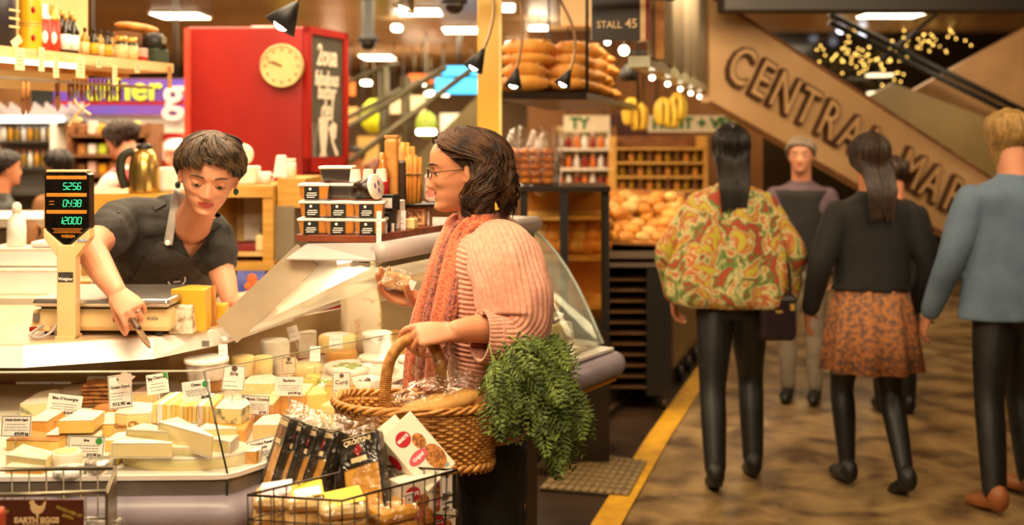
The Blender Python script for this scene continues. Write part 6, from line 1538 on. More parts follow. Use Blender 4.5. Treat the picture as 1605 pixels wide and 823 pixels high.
ds = thing('tape_roll', 'round cream roll on the cabinet half behind her hair', 'roll', (P(378, 268, 4.9).x, 4.9, ztp+.08)); MB().lathe([(.02, -.03), (.05, -.03), (.05, .03), (.02, .03)], 28, T=TR((0, 0, .05), (R(90), 0, 0))).build('roll', m_rindW, ds); MB().lathe([(.016, -.031), (.02, -.031), (.02, .031), (.016, .031)], 20, T=TR((0, 0, .05), (R(90), 0, 0))).build('core', m_rindT, ds)
zt3 = hz(281)+.0005
sd = thing('soap_dispenser', 'white dispenser with green label on the raised wooden box', 'dispenser', (P(441, 283, 4.9).x, 4.9, zt3)); MB().prism([(-.032, -.03), (.032, -.03), (.032, .03), (-.032, .03)], 0, .10, sc=.6).build('body', m_card, sd, bevel=.006); MB().box((.0, -.026, .055), (.026, .003, .05), T=TR((0, 0, 0), (R(-7), 0, 0))).build('label', M('sage_label', '7E9A78', .6, col2='6E8A68', scale=20), sd)
jr = thing('white_jar', 'slim white jar right of the dispenser', 'jar', (P(456, 283, 4.9).x, 4.9, zt3)); MB().lathe([(0, 0), (.024, 0), (.024, .065), (.02, .07), (0, .07)], 20).build('body', m_tubw, jr); MB().lathe([(0, .0705), (.021, .0705), (.021, .085), (0, .085)], 20).build('lid', m_rindW, jr)
pcd = thing('picture_card', 'blue card with orange fruit picture below the cabinet shelf', 'card', P(393, 441, 4.45), rot=(R(-12), 0, 0)); MB().box((0, 0, 0), (.115, .004, .085)).build('card', M('blue_card', '3A48A0', .5, col2='6A70B8', scale=14), pcd)
mb = MB()
for x, z, r in ((.005, .01, .022), (-.01, -.02, .016), (.018, -.012, .018)): mb.ell((x, -.003, z), (r, .002, r), u=14, vv=8)
mb.build('fruit', M('orange_print', 'E2702E', .5, col2='D25C20', scale=14), pcd)
tag(MB().box((0, 0, 0), (.34, .34, .94)).build('back_bench', m_wood, loc=(P(385, 440, 4.5).x, 4.48, .47)), 'wooden bench block under the blue fruit card', 'bench')
tag(MB().rbox((0, 0, 0), (.26, .3, .02), .006).build('dark_tray', m_black, loc=(P(400, 424, 4.55).x, 4.50, .952)), 'dark tray lying on the bench block by the end frame', 'tray')
# ---------- steel pump flask ----------
pf = thing('pump_flask', 'steel vacuum flask with dark handle standing behind her shoulder', 'flask', P(226, 302, 4.4)); 
MB().lathe([(0, 0), (.06, 0), (.062, .01), (.060, .10), (.050, .15), (.03, .178), (0, .184)], 28).build('body', M('golden_steel', 'C9A860', .22, .85, col2='A98844', scale=10, stretch=(3, 3, .2)), pf)
mb = MB(); mb.tube(catmull([(-.035, -.02, .17), (-.075, -.03, .15), (-.085, -.03, .09), (-.07, -.02, .02)], 6), [.018]*19, 10); mb.build('handle', M('dark_green_plastic', '2A2A1C', .4, col2='222216', scale=10), pf)
MB().lathe([(0, .172), (.03, .172), (.032, .19), (.02, .2), (0, .2)], 20).build('lid', m_black, pf)
sb = tag(MB().box((0, 0, .56), (.54, .5, 1.12)).build('rear_bench', M('amber_bench', 'C9983E', .5, col2='B58630', scale=5), loc=(-1.60, 4.58, .255-.0)), 'amber wooden rear bench carrying the steel flask', 'bench'); sb.location.z = pf.location.z-1.121
tagsolo(MB().rbox((0, 0, .05), (.14, .1, .10), .01), 'white_carton', m_rindW, (P(276, 290, 4.5).x, 4.5, pf.location.z+.0005), 'white carton on the rear bench beside the flask', 'carton')
# ---------- left back bench with bottle and boxes ----------
lb = thing('prep_bench', 'white prep bench at the edge behind the scale', 'bench', (-1.75, 3.9, 0)); LX = lambda px, d: (px-802.5)/F*d-lb.location.x
MB().box((-.0, .1, 1.035), (.86, .60, .03)).build('bench_top', M('cream_bench', 'F0E0C4', .3, col2='E6D4B6', scale=5), lb); MB().box((0, .12, .51), (.82, .54, 1.02)).build('carcass', m_greyp, lb)
def bxs(nm, lab, cat, px0, px1, y0, y1, d, mat, z=None, dp=.2, lid=None):
    p = P((px0+px1)/2, y1, d); w_ = (px1-px0)/F*d; h = (y1-y0)/F*d; t = thing(nm, lab, cat, (p.x, d+dp/2, p.z if z is None else z)); MB().rbox((0, 0, h/2), (w_, dp, h), .008).build('body', mat, t)
    if lid: MB().rbox((0, 0, h*1.0), (w_*1.03, dp*1.03, h*.12), .006).build('lid', lid, t)
    return t
bxs('storage_box', 'wide white box stacked on the prep bench behind the scale pan', 'box', -20, 92, 468, 506, 3.78, m_tubw, 1.0505, lid=m_rindW)
bxs('storage_box', 'upper white box stacked on the wide one', 'box', -25, 94, 437, 464, 3.82, m_tubw, 1.0505+.094, lid=m_rindW)
zz_ = 1.0505+.094+.064
bt = thing('squeeze_bottle', 'white plastic bottle standing on the stacked boxes', 'bottle', (P(20, 420, 3.85).x, 3.88, zz_+.003)); MB().lathe([(0, 0), (.032, 0), (.033, .06), (.03, .09), (.014, .115), (.014, .13), (0, .13)], 24).build('body', m_tubw, bt); MB().lathe([(.016, .118), (.016, .145), (.008, .155), (0, .155)], 20).build('cap', m_rindW, bt)
mg = thing('brown_mug', 'brown mug behind the white bottle', 'mug', (P(42, 395, 3.97).x, 3.98, zz_+.003)); MB().lathe([(0, 0), (.035, 0), (.035, .08), (.031, .08), (.03, .006), (0, .006)], 20).build('body', m_rindB, mg); mb = MB(); mb.tube([(.035+.018*math.sin(R(a)), 0, .04+.022*math.cos(R(a))) for a in range(0, 181, 20)], .004, 6); mb.build('handle', m_rindB, mg)
tagsolo(MB().rbox((0, 0, .01), (.12, .1, .02), .006), 'white_tray', m_card, (P(30, 430, 3.8).x+.09, 3.87, zz_+.003), 'small white tray beside the bottle on the boxes', 'tray')
sr = thing('steel_bench', 'steel bench with light rail behind the prep bench', 'bench', (P(30, 340, 5.0).x, 5.0, 0)); z_ = P(0, 340, 5.0).z; MB().box((-.15, .15, z_-.02), (.75, .5, .04)).build('top', m_rindW, sr); MB().box((-.15, .17, (z_-.04)/2), (.72, .45, z_-.04)).build('front', M('olive_steel', '8A7C62', .35, .5, col2='766A54', scale=5), sr)
# ---------- wall shelf with bottles, tins and hanging knives ----------
ZS = 1.92
sa, sb2 = P(-30, 90, D(90, ZS) if False else 3.7), P(272, 108, 4.73)
sh = thing('wall_shelf', 'pale wooden wall shelf with light strip, bottles and price tickets', 'shelf', (sa.x, sa.y, ZS)); dv = Vector((sb2.x-sa.x, sb2.y-sa.y, 0)); SL = dv.length; su = dv.normalized(); sn = Vector((su.y, -su.x, 0))
SM = Matrix((su, -sn, Vector((0, 0, 1)))).transposed().to_4x4()
m_pale = M('pale_birch', 'E9C794', .45, col2='DDB680', scale=5, stretch=(1, 1, 6))
MB().box((SL/2, .13, -.02), (SL, .26, .04), T=SM).build('board', m_pale, sh)
MB().box((SL/2, .24, -.05), (SL, .02, .02), T=SM).build('back_rail', m_rindT, sh)
MB().box((SL*.22, .02, -.048), (SL*.52, .03, .014), T=SM).build('light_strip', lamp_mat('shelf_strip_glow', 'FFF0D0', 6), sh)
MB().box((SL*.5, .09, -.145), (SL*.95, .012, .012), T=SM @ TR((0, 0, .04))).build('knife_rail', m_steel, sh)
for x in (SL*.1, SL*.9): MB().box((x, .25, -.5+.0), (.05, .03, .95), T=SM).build('bracket', m_pale, sh) if False else None
SW = Matrix.Translation(sh.location) @ SM
bpn = thing('shelf_back_panel', 'cream upright panel behind the shelf bottles', 'panel', SW @ Vector((SL*.60, .31, 0))); MB().box((0, 0, .42), (.5, .02, 1.1), T=SM).build('panel', M('cream_panel', 'EBCF94', .6, col2='E2C284', scale=5), bpn)
MB().box((-.62, 0, .42), (.06, .03, 1.1), T=SM).build('upright', m_pale, bpn)
def on_shelf(px, y=.12):
    # distance along the shelf seen at pixel column px
    k = (px-CX)/F; o = SW @ Vector((0, y, 0)); t_ = (k*o.y-o.x)/(su.x-k*su.y); return SW @ Vector((t_, y, .0005))
def bottle(px, y, r, h, glassm, capm, labm, lab, nm='bottle', grp='bottles on the wall shelf', neck=.35, cat='bottle'):
    t = thing(nm, lab, cat, on_shelf(px, y), 0, grp); nr = r*neck
    MB().lathe([(0, 0), (r, 0), (r, h*.58), (r*.9, h*.66), (nr, h*.78), (nr, h*.9), (0, h*.9)], 18).build('glass', glassm, t)
    MB().lathe([(nr*1.15, h*.86), (nr*1.15, h), (0, h)], 14).build('cap', capm, t)
    MB().lathe([(r*1.02, h*.12), (r*1.02, h*.5)], 18).build('label', labm, t); return t
m_gold2 = M('gold_cap', 'E8C070', .35, .5, col2='D2A650', scale=10); m_navy = M('navy_label', '2A2430', .5, col2='201C26', scale=20); m_darkg = M('dark_bottle', '2A2012', .15, col2='1E160C', scale=10); m_oil = M('olive_oil', 'B58A22', .15, col2='94701A', scale=10); m_yel = M('yellow_tin', 'E5A81E', .4, col2='D89814', scale=5)
t = thing('dark_tin', 'dark blue tin at the very end of the wall shelf', 'tin', on_shelf(2, .12)); MB().lathe([(0, 0), (.05, 0), (.05, .30), (0, .30)], 24).build('body', m_navy, t); mb = MB(); 
for k in range(3): mb.box((.01, -.05, .08+.03*k), (.05, .004, .008), T=SM)
mb.build('print', m_pale, t)
for k, lab in enumerate(('yellow round tin standing at the bottom of two', 'yellow round tin stacked on top')):
    t = thing('yellow_tin', lab, 'tin', on_shelf(48, .12)+Vector((0, 0, .105*k))); MB().lathe([(0, 0), (.040, 0), (.041, .003), (.041, .100), (.040, .1045), (0, .1045)], 28).build('body', m_yel, t)
    for z in (.004, .098): mb = MB(); mb.tube([(.0415*math.cos(R(a)), .0415*math.sin(R(a)), z) for a in range(0, 360, 15)], .0022, 6, closed=True); mb.build('seam', m_gold2, t)
    mb = MB(); mb.ell((.024, -.034, .05), (.010, .004, .012)); mb.build('emblem', m_red, t)
for k, px in enumerate((69, 83)):
    t = thing('red_bottle_box', ('red gift tube with white disc beside the yellow tins', 'red gift tube with white disc beside the dark bottles')[k], 'tube', on_shelf(px, .10)); MB().lathe([(0, 0), (.026, 0), (.026, .125), (0, .125)], 24).build('body', M('scarlet_tube', 'D83A2A', .45, col2='C83020', scale=9), t); MB().ell((.012, -.022, .058), (.013, .006, .024)).build('disc', m_card, t)
    MB().lathe([(.024, .125), (.024, .14), (.012, .15), (.012, .185), (0, .185)], 18).build('bottle_top', m_gold2 if k else m_card, t)
for k, px in enumerate((103, 116, 110, 97)):
    bottle(px, .08 if k < 2 else .17, .020, .155 if k < 2 else .185, m_darkg, m_gold2, m_card if k < 2 else m_navy, ('dark bottle with cream label beside the red tubes', 'dark bottle with cream label beside the small jars', 'dark bottle in second row with navy label', 'gold-capped dark bottle behind the red tubes')[k], grp='dark bottles on the wall shelf')
for k, (px, y, gm) in enumerate(((133, .08, m_oil), (147, .08, m_darkg), (157, .09, m_oil), (168, .09, m_darkg), (176, .12, m_oil))):
    bottle(px, y, .017, .115, gm, m_black, m_yel if k % 2 else m_pale, ('small oil bottle nearest the dark bottles', 'small dark bottle with yellow label', 'tall-necked small oil bottle', 'small dark bottle beside tall-necked oil', 'small oil bottle behind the white-labelled jars')[k], grp='small oil bottles on the shelf')
for k, px in enumerate((190, 206)):
    t = thing('jar', ('white-labelled jar closer to the oil bottles', 'white-labelled jar closer to the red-topped box')[k], 'jar', on_shelf(px, .08)); MB().lathe([(0, 0), (.025, 0), (.026, .07), (.02, .078), (0, .078)], 20).build('glass', m_darkg, t); MB().lathe([(.0265, .008), (.0265, .064)], 20).build('label', m_pale, t); MB().lathe([(.022, .078), (.022, .10), (0, .10)], 20).build('lid', m_gold2, t)
t = thing('small_box', 'small box with pink top and red base on the shelf', 'box', on_shelf(222, .08)); MB().rbox((0, 0, .03), (.036, .04, .06), .004, T=SM).build('box', M('pink_box', 'D8A8A0', .5, col2='C89890', scale=9), t); MB().rbox((0, 0, .013), (.038, .042, .026), .004, T=SM).build('red_base', m_red, t)
t = thing('dark_sack', 'black round-topped bag with tartan base at the shelf end', 'bag', on_shelf(242, .11)); MB().rbox((0, 0, .035), (.10, .09, .07), .012, T=SM).build('tartan', M('tartan', '3A4A34', .7, col2='1C2418', scale=60, kind='wave', dist=2), t); MB().lathe([(0, .07), (.052, .07), (.050, .11), (.035, .135), (0, .142)], 24, sy=.9).build('hood', m_black, t); MB().box((.0, -.05, .105), (.03, .004, .03), T=SM).build('badge', M('grey_badge', '8A8468', .6, col2='787258', scale=30), t)
t = thing('bread_stick_loaf', 'long pale baguette lying on top behind the jars', 'bread', on_shelf(215, .19)+Vector((0, 0, .146))); MB().ell((0, 0, .018), (.15, .03, .02), T=SM, u=22, vv=12).build('loaf', m_bread, t)
tagsolo(MB().box((0, 0, .07), (.12, .06, .14), T=SM), 'wood_box', m_rindB, on_shelf(200, .2), 'brown wooden box under the baguette behind the jars', 'box')
m_tick = M('cream_ticket', 'F0DDB0', .7, col2='E6D0A0', scale=30)
for k, (px, a, b_) in enumerate(((31, 76, 110), (65, 74, 112), (88, 92, 122), (126, 89, 122), (180, 102, 133), (266, 104, 138), (155, 92, 106), (215, 100, 114))):
    q = on_shelf(px, -.012); d = q.y; h = (b_-a)/F*d
    t = thing('shelf_ticket', ('price ticket on shelf edge below the dark tin', 'narrow ticket below the yellow tins', 'ticket below the red tubes', 'wide ticket below the dark bottles', 'long ticket below the oil bottles', 'wooden ticket at the shelf end', 'short ticket below the small oil bottles', 'short ticket below the pink-topped box')[k], 'ticket', (q.x, q.y, CZ-((a+b_)/2-HY)/F*d), 0, 'tickets along the shelf edge'); MB().box((0, 0, 0), (.046 if k in (0, 3) else .028, .002, h), T=SM).build('ticket', m_tick if k != 5 else m_rindT, t)
    mb = MB(); 
    for i in range(4): mb.box((0, -.0015, h*(.3-.18*i)), (.024 if k in (0, 3) else .016, .001, .002), T=SM)
    mb.build('print', m_inkg, t)
t = thing('shelf_ticket', 'tilted ticket lying against the dark tin', 'ticket', on_shelf(26, .02)+Vector((0, 0, .022)), 0, 'tickets along the shelf edge'); MB().box((0, 0, 0), (.05, .002, .03), T=SM @ TR((0, 0, 0), (0, R(-35), 0))).build('ticket', m_tick, t)
m_brownh = M('brown_knife_wood', '7A3A1C', .4, col2='5A2812', scale=40)
def hang(px, y0, y1, mat, bladem, lab, grp='knives hanging under the shelf', y=.09, nm='knife', r=.010, tilt=0):
    q = on_shelf(px, y); d = q.y; z0 = CZ-(y0-HY)/F*d; h = (y1-y0)/F*d; t = thing(nm, lab, 'knife', (q.x, q.y, z0), tilt, grp)
    MB().tube([(0, 0, 0), (0, 0, -h*.2), (0, 0, -h*.5)], [r*.7, r, r*.75], 10, flat=.6).build('blade' if False else 'handle', mat, t)
    MB().prism([(-r*.9, -h*.5), (r*.9, -h*.5), (r*.8, -h*.85), (0, -h), (-r*.5, -h*.85)], -.0012, .0012, T=FACE).build('blade', bladem, t); return t
for k, (px, a, b_) in enumerate(((36, 128, 182), (44, 128, 180), (90, 122, 176))):
    hang(px, a, b_, m_rindT if k < 2 else m_brownh, m_rindB, ('tan-handled knife hanging alone at the shelf start', 'second tan-handled knife hanging at the shelf start', 'brown knife hanging between the tan pair and the tongs')[k], r=.013)
for k in range(13):
    hang(108+k*6.6, 125, 160-(k % 3)*2, m_brownh if k % 2 else m_red if k == 4 else m_brownh, m_steel if k % 3 else m_brownh, 'brown-handled knife in the close row under the shelf', r=.0085)
tg = thing('wooden_tongs', 'crossed pale wooden tongs hanging low under the shelf', 'tongs', on_shelf(125, .07)); d = tg.location.y; LZ = lambda px, py: P(px, py, d)-Vector(tg.location)
mb = MB(); mb.tube(catmull([LZ(108, 124), LZ(116, 155), LZ(128, 170), LZ(142, 180)], 6), .006, 8); mb.build('arm', m_pale, tg)
mb = MB(); mb.tube(catmull([LZ(140, 163), LZ(130, 170), LZ(118, 182), LZ(108, 198)], 6), [.006]*9+[.010]*10, 8, flat=.5); mb.build('arm', m_pale, tg)
mb = MB(); mb.ell(LZ(120, 188), (.026, .008, .014), T=None); mb.build('spoon_end', m_pale, tg)
# ---------- stall sign wall at the far side ----------
def board_at(nm, lab, cat, x0, x1, y0, y1, d, mat, th=.04, grp=None, hang=True):
    p = P((x0+x1)/2, (y0+y1)/2, d); w_ = (x1-x0)/F*d; h = (y1-y0)/F*d; t = thing(nm, lab, cat, p, 0, grp); MB().box((0, th/2, 0), (w_, th, h)).build('board', mat, t)
    if hang:
        for s in (-.4, .4): MB().bar((s*w_, th/2, h/2-.005), (s*w_, th/2, 2.812-p.z), .006, seg=6).build('hanging_rod', m_black, t)
    return t, w_, h
t, w_, h = board_at('market_sign', 'blue and purple stall sign with lime and pink letters', 'sign', 84, 292, 124, 180, 8.5, M('blue_purple_sign', '3A3AA8', .4, col2='6A3AA0', scale=2))
MB().box((0, -.004, -h*.17), (w_, .004, h*.10)).build('red_band', m_red, t); MB().box((0, -.004, -h*.36), (w_, .004, h*.26)).build('violet_band', M('violet_band', '5A4AB8', .4, col2='7A3AA0', scale=2), t)
m_lime = M('lime_letters', 'C8DA3A', .5, col2='B8CC2C', scale=5); m_pinkl = M('pink_letters', 'F0D0D0', .5, col2='E6C0C0', scale=5)
mb = MB(); mb.text('uther', .27, TR((w_*.03, -.012, .06)) @ FACE, .01, bold=.004); mb.build('lime_lettering', m_lime, t)
mb = MB(); mb.text('g', .38, TR((w_*.41, -.02, .02)) @ FACE, .02, bold=.006); mb.build('pink_letter', m_pinkl, t)
board_at('fascia_board', 'white fascia board under the blue and purple sign', 'board', 128, 294, 182, 208, 8.58, m_tubw)
board_at('black_placard', 'black panel above the stacked cups', 'panel', 48, 84, 134, 168, 8.6, m_black)
csh = thing('cup_shelf', 'long dark shelf carrying stacks of paper cups', 'shelf', P(60, 194, 8.3)); MB().box((0, .1, 0), (.9, .3, .03)).build('board', m_black, csh)
for k in range(22):
    px = -4+k*6.2; t = thing('cup_stack', 'grey-white stack of paper cups on the dark shelf', 'cups', (P(px, 190, 8.35).x, 8.38, csh.location.z+.0155), 0, 'cup stacks on the dark shelf'); MB().lathe([(0, 0), (.012, 0), (.0145, .15-.02*(k % 3)), (0, .15-.02*(k % 3))], 10).build('cups', M('lilac_cup', '9C9296', .5, col2='888084', scale=30), t)
fr = thing('display_fridge', 'bright white display fridge with bottles at the edge', 'fridge', P(36, 330, 8.2)); fz = fr.location.z
MB().box((0, .4, (CZ-(196-HY)/F*8.2)-fz-.32), (.46, .05, .70)).build('back', m_tubw, fr)
for x in (-.22, .22): MB().box((x, .2, .34), (.03, .4, .70)).build('side', m_tubw, fr)
for k in range(3): MB().box((0, .2, .12+.20*k), (.42, .38, .012)).build('shelf', m_steel, fr)
MB().box((0, .2, .69), (.48, .42, .05)).build('lamp_head', lamp_mat('fridge_glow', 'FFF6E8', 1.6), fr)
for k in range(2):
    for i in range(8):
        t = thing('drink_bottle', 'small drink bottle in the white display fridge', 'bottle', (fr.location.x-.18+.05*i, 8.28, fz+.1265+.2*(k+1)-.0), 0, 'bottles in the display fridge'); MB().lathe([(0, 0), (.018, 0), (.018, .08), (.008, .11), (.008, .13), (0, .13)], 10).build('bottle', (m_oil, m_card, m_yel)[(i+k) % 3], t); MB().lathe([(.0095, .115), (.0095, .135), (0, .135)], 8).build('cap', m_rindB if k else m_red, t)
fs_ = tag(MB().box((0, .2, fz/2), (.6, .45, fz-.002)).build('fridge_plinth', M('brown_plinth', '7A5A34', .5, col2='684A2A', scale=4), loc=(fr.location.x, 8.2, 0)), 'brown plinth under the white display fridge', 'plinth')
# brown product rack
rk = thing('product_rack', 'brown shelving rack with packets behind the woman in red', 'rack', P(170, 320, 7.6)); rz0 = rk.location.z
for x in (-.28, .28): MB().box((x, .15, .27), (.03, .3, .6)).build('upright', m_rindB, rk)
for k in range(4): MB().box((0, .15, .06+.14*k), (.56, .3, .02)).build('shelf', m_rindB, rk)
MB().box((0, .31, .27), (.58, .02, .6)).build('back', M('brown_back', '8A6238', .6, col2='74502C', scale=4), rk)
tag(MB().box((0, .17, rz0/2), (.7, .4, rz0-.002)).build('rack_plinth', M('brown_plinth', '7A5A34'), loc=(rk.location.x, 7.6, 0)), 'brown plinth under the product rack', 'plinth')
cols = [m_rindT, m_yel, m_pink, m_rindB, m_lime, m_card]
for k in range(4):
    for i in range(7):
        t = thing('packet', 'small packet on the brown product rack', 'packet', (rk.location.x-.22+.075*i, 7.70, rz0+.0705+.14*k), 0, 'packets on the brown rack'); MB().rbox((0, 0, .035+.01*((i*k) % 2)), (.055, .07, .07+.02*((i*k) % 2)), .01).build('packet', cols[(i*5+k*3) % 6], t)
# round red sign behind the man with white cap
rs = thing('round_sign', 'round red sign on the wall behind the white cap', 'sign', P(272, 236, 7.9)); MB().lathe([(0, 0), (.13, 0), (.13, .03), (0, .03)], 32, T=FACE, sm=False).build('disc', m_red, rs); MB().lathe([(.07, .031), (.09, .031), (.09, .034), (.07, .034)], 32, T=FACE, sm=False).build('ring', m_pinkl, rs)
# far partition behind these stalls
struct('trim_4', MB().box((-4.9, 9.3, 1.05), (4.6, .08, 2.1)), M('amber_partition', '9A6A3A', .6, col2='7C5430', scale=1.2))
# ---------- stairs with handrails in the middle distance ----------
m_rail = M('olive_rail', '6A6244', .4, .3, col2='58503A', scale=8)
stt = thing('staircase', 'olive metal staircase with double handrails behind the red cabinet', 'stairs', P(590, 320, 10.5)); SO2 = Vector(stt.location)
def rl(pts, r, nm, d=10.5): mb = MB(); mb.tube([P(a, b_, d)-SO2 for a, b_ in pts], r, 8); return mb.build(nm, m_rail, stt)
rl([(400, 192), (600, 105), (625, 100)], .022, 'handrail'); rl([(400, 260), (660, 125)], .026, 'handrail', 10.4); rl([(430, 270), (700, 105)], .030, 'handrail', 9.9); rl([(520, 275), (740, 108)], .028, 'handrail', 9.7)
rl([(602, 105), (602, 290)], .05, 'post'); rl([(636, 120), (636, 270)], .05, 'post', 10.2)
mb = MB(); mb.beam(P(640, 290, 10.8)-SO2, P(765, 165, 10.8)-SO2, .6, .25); mb.build('stringer', M('olive_stringer', '8A7C4E', .5, col2='766A42', scale=3), stt)
mb = MB(); mb.beam(P(430, 215, 11)-SO2, P(620, 150, 11)-SO2, .5, .2) if False else None
tscr = []
for k, (x0, x1, y0, y1) in enumerate(((692, 752, 104, 118), (682, 752, 122, 147))):
    t = thing('blue_screen', ('narrow bright blue screen above the wide one', 'wide bright blue screen beyond the stairs')[k], 'screen', P((x0+x1)/2, (y0+y1)/2, 12+.2*k)); w_ = (x1-x0)/F*12; h = (y1-y0)/F*12; MB().box((0, .03, 0), (w_+.04, .05, h+.03)).build('case', m_black, t); MB().box((0, 0, 0), (w_, .01, h)).build('screen', lamp_mat('sky_blue_screen', '3FB4F0', 1.6), t); MB().bar((0, .03, h/2), (0, .03, 2.812-t.location.z), .01).build('hanging_rod', m_black, t)
# fruit displays and bright goods below the stairs
fl = [(586, 182, .20, 'lime_green_balloon', 'D8E02A', 'lime green hanging fruit net beyond the stairs'), (448, 155, .14, 'yellow_lantern', 'E8E04A', 'round yellow lantern beside the chalkboard'), (668, 196, .16, 'green_net', '8AA03A', 'green hanging plant net right of the lime one')]
for px, py, r, nm, c_, lab in fl:
    t = thing(nm.replace('lime_green_balloon', 'fruit_net').replace('green_net', 'plant_net'), lab, 'lantern' if 'lantern' in nm else 'net', P(px, py, 13)); MB().ell((0, 0, 0), (r*.8, r*.6, r), fn=lambda q: 1+.15*noise.noise(q*4)).build('net', M(nm, c_, .6, col2=c_[:4]+'20', scale=9, emit=.25 if 'lantern' in nm else 0), t); MB().bar((0, 0, r*.9), (0, 0, 2.8-t.location.z-.01), .008).build('cord', m_rail, t)
for k, (px, py, c_, lab) in enumerate(((466, 262, 'C84A1E', 'heap of red produce below the stairs near the cabinet'), (530, 255, 'D8641E', 'heap of orange produce below the stairs'), (592, 270, '7A3A1A', 'dark brown produce heap behind the crackers'), (700, 245, 'E0D8CC', 'pale bright stall goods beneath the stair stringer'))):
    p = P(px, py+22, 11.8); t = thing('produce_heap', lab, 'produce', p, 0, 'produce heaps beyond the stairs'); mb = MB(); rr = random.Random(k)
    for q in range(26): mb.ell((rr.uniform(-.13, .13), rr.uniform(-.1, .15), .06+rr.uniform(0, .2)), .06, u=10, vv=7)
    mb.build('fruit', M('produce_%d' % k, c_, .5, col2=c_, scale=5), t)['kind'] = 'stuff'; MB().box((0, .05, -p.z/2), (.34, .5, p.z)).build('stand', m_rindB, t); MB().box((0, .05, .02), (.36, .52, .08)).build('tray', m_rindT, t)
for k, (x0, x1, y0, y1, c_, lab) in enumerate(((432, 560, 168, 196, 'D8B070', 'buff stall board crossing behind the stair rails by the chalkboard'), (500, 556, 122, 150, 'E0792E', 'orange stall board high behind the stair post'), (612, 668, 150, 178, 'E8D6B0', 'cream stall board behind the middle handrails'), (690, 744, 178, 240, 'F2E8DC', 'white bright stall board right of the green net'), (560, 640, 214, 262, 'C9A15A', 'tan stall board low behind the handrails'), (640, 700, 116, 130, 'D86A2A', 'slim orange stall board under the ceiling lights'))):
    board_at('stall_board', lab, 'board', x0, x1, y0, y1, 13.6+.15*k, M('stall_board_%d' % k, c_, .6, col2=c_, scale=3), grp='stall boards beyond the stairs')
# ---------- ceiling fittings ----------
for k, (px, py, w_, l_, lab) in enumerate(((283, 23, .46, .45, 'flat ceiling light above the red cabinet'), (592, 89, .46, .8, 'flat ceiling light farthest along above the stairs'), (724, 46, .40, .55, 'flat ceiling light left of the yellow post'), (657, 17, .40, .5, 'flat ceiling light behind the steel spotlight'), (812, 68, .30, .6, 'flat ceiling light right of the yellow post'), (1400, 21, .55, .5, 'round-edged ceiling light above the sloping market sign'), (780, 10, .3, .5, 'flat ceiling light beside the yellow post top'))):
    d = 1.2*F/(HY-py); t = thing('ceiling_light', lab, 'light', (P(px, py, d).x, d, 2.81), 0, 'ceiling lights')
    MB().rbox((0, 0, -.006), (w_+.05, l_+.05, .03), .02).build('frame', m_card, t); MB().rbox((0, 0, -.022), (w_, l_, .012), .02).build('diffuser', m_lightp, t)
for k, (px, py, d, w_) in enumerate(((522, 133, 15, .26), (574, 130, 15.4, .14), (650, 131, 15, .30), (675, 147, 15.6, .16), (694, 147, 15.2, .18), (622, 44, 11, .10), (668, 207, 12.5, .22), (845, 46, 11, .2), (860, 78, 12, .16), (838, 88, 13, .2))):
    p = P(px, py, d); t = thing('pendant_light', 'small bright lamp hanging far back above the stairs' if k < 7 else 'small bright lamp hanging above the bread shelf', 'light', p, 0, 'far lamps beyond the stairs' if k < 7 else 'lamps above the bread shelf'); MB().rbox((0, 0, 0), (w_, .12, .06), .02).build('glow', m_lightp, t); MB().bar((0, 0, .03), (0, 0, 2.81-p.z), .006).build('rod', m_rail, t)
for k, (px, py, d) in enumerate(((577, 68, 9.0), (712, 8, 7.0))):
    t = thing('dome_camera', ('black dome camera on the ceiling above the clock side', 'black dome camera beside the yellow post')[k], 'camera', P(px, py, d)); MB().ell((0, 0, 0), (.065, .065, .06)).build('dome', m_blackg, t); MB().lathe([(0, .01), (.085, .01), (.085, .05), (.05, .07), (.05, 2.81-t.location.z), (0, 2.81-t.location.z)], 20).build('mount', m_black, t)
# cone lamps
def cone(lab, tip, mouth, r, d, stem, steel=False, grp='cone spot lamps'):
    a, b_ = P(*tip, d), P(*mouth, d-.012); t = thing('cone_lamp', lab, 'lamp', a, 0, grp); O = Vector(a); T = frame((0, 0, 0), Vector((0, 0, 1)), Vector((1, 0, 0)))
    ax = (b_-a); L = ax.length; Tm = ax.to_track_quat('Z', 'Y').to_matrix().to_4x4()
    MB().lathe([(.008, -.006), (r*.22, 0), (r, L), (r*.96, L), (r*.2, .006)], 28, T=Tm).build('shade', m_steel if steel else m_black, t); MB().ell(ax*.80, r*.50, u=14, vv=10).build('bulb', lamp_mat('warm_bulb', 'FFEFCB', 14), t)
    mb = MB(); mb.tube(catmull([P(x, y, d)-O for x, y in stem], 8), .006, 8); mb.build('stem', M('bronze_stem', '9A7A58', .35, .6, col2='86684A', scale=10) if not steel else m_black, t); return t
cone('big black cone lamp pointing left above the clock', (464, 6), (438, 42), .058, 3.6, [(464, 6), (468, -2), (476, -20)])
cone('steel spotlight with lit bulb at the top of the picture', (645, -22), (632, 14), .050, 4.4, [(645, -22), (650, -50)], True)
cone('small black cone lamp in front of the yellow post', (757, 79), (741, 108), .042, 4.2, [(757, 79), (768, 50), (774, 15), (771, -20)])
cone('small black cone lamp in front of the bread pile', (810, 110), (804, 137), .040, 4.5, [(810, 110), (817, 70), (818, 30), (812, -15)])
cone('small black cone lamp at the right of the bread pile', (893, 112), (881, 134), .038, 4.6, [(893, 112), (901, 80), (897, 40), (870, -15)])
mb = MB(); pr = thing('lamp_rail', 'dark ceiling rail carrying the cone lamps', 'rail', P(640, -30, 4.2)); mb.beam((-1.0, -.55, 0), (1.1, .5, 0), .03, .03); mb.build('rail', m_black, pr); MB().box((0, 0, (2.81-pr.location.z)/2), (.03, .03, 2.81-pr.location.z)).build('drop', m_black, pr)
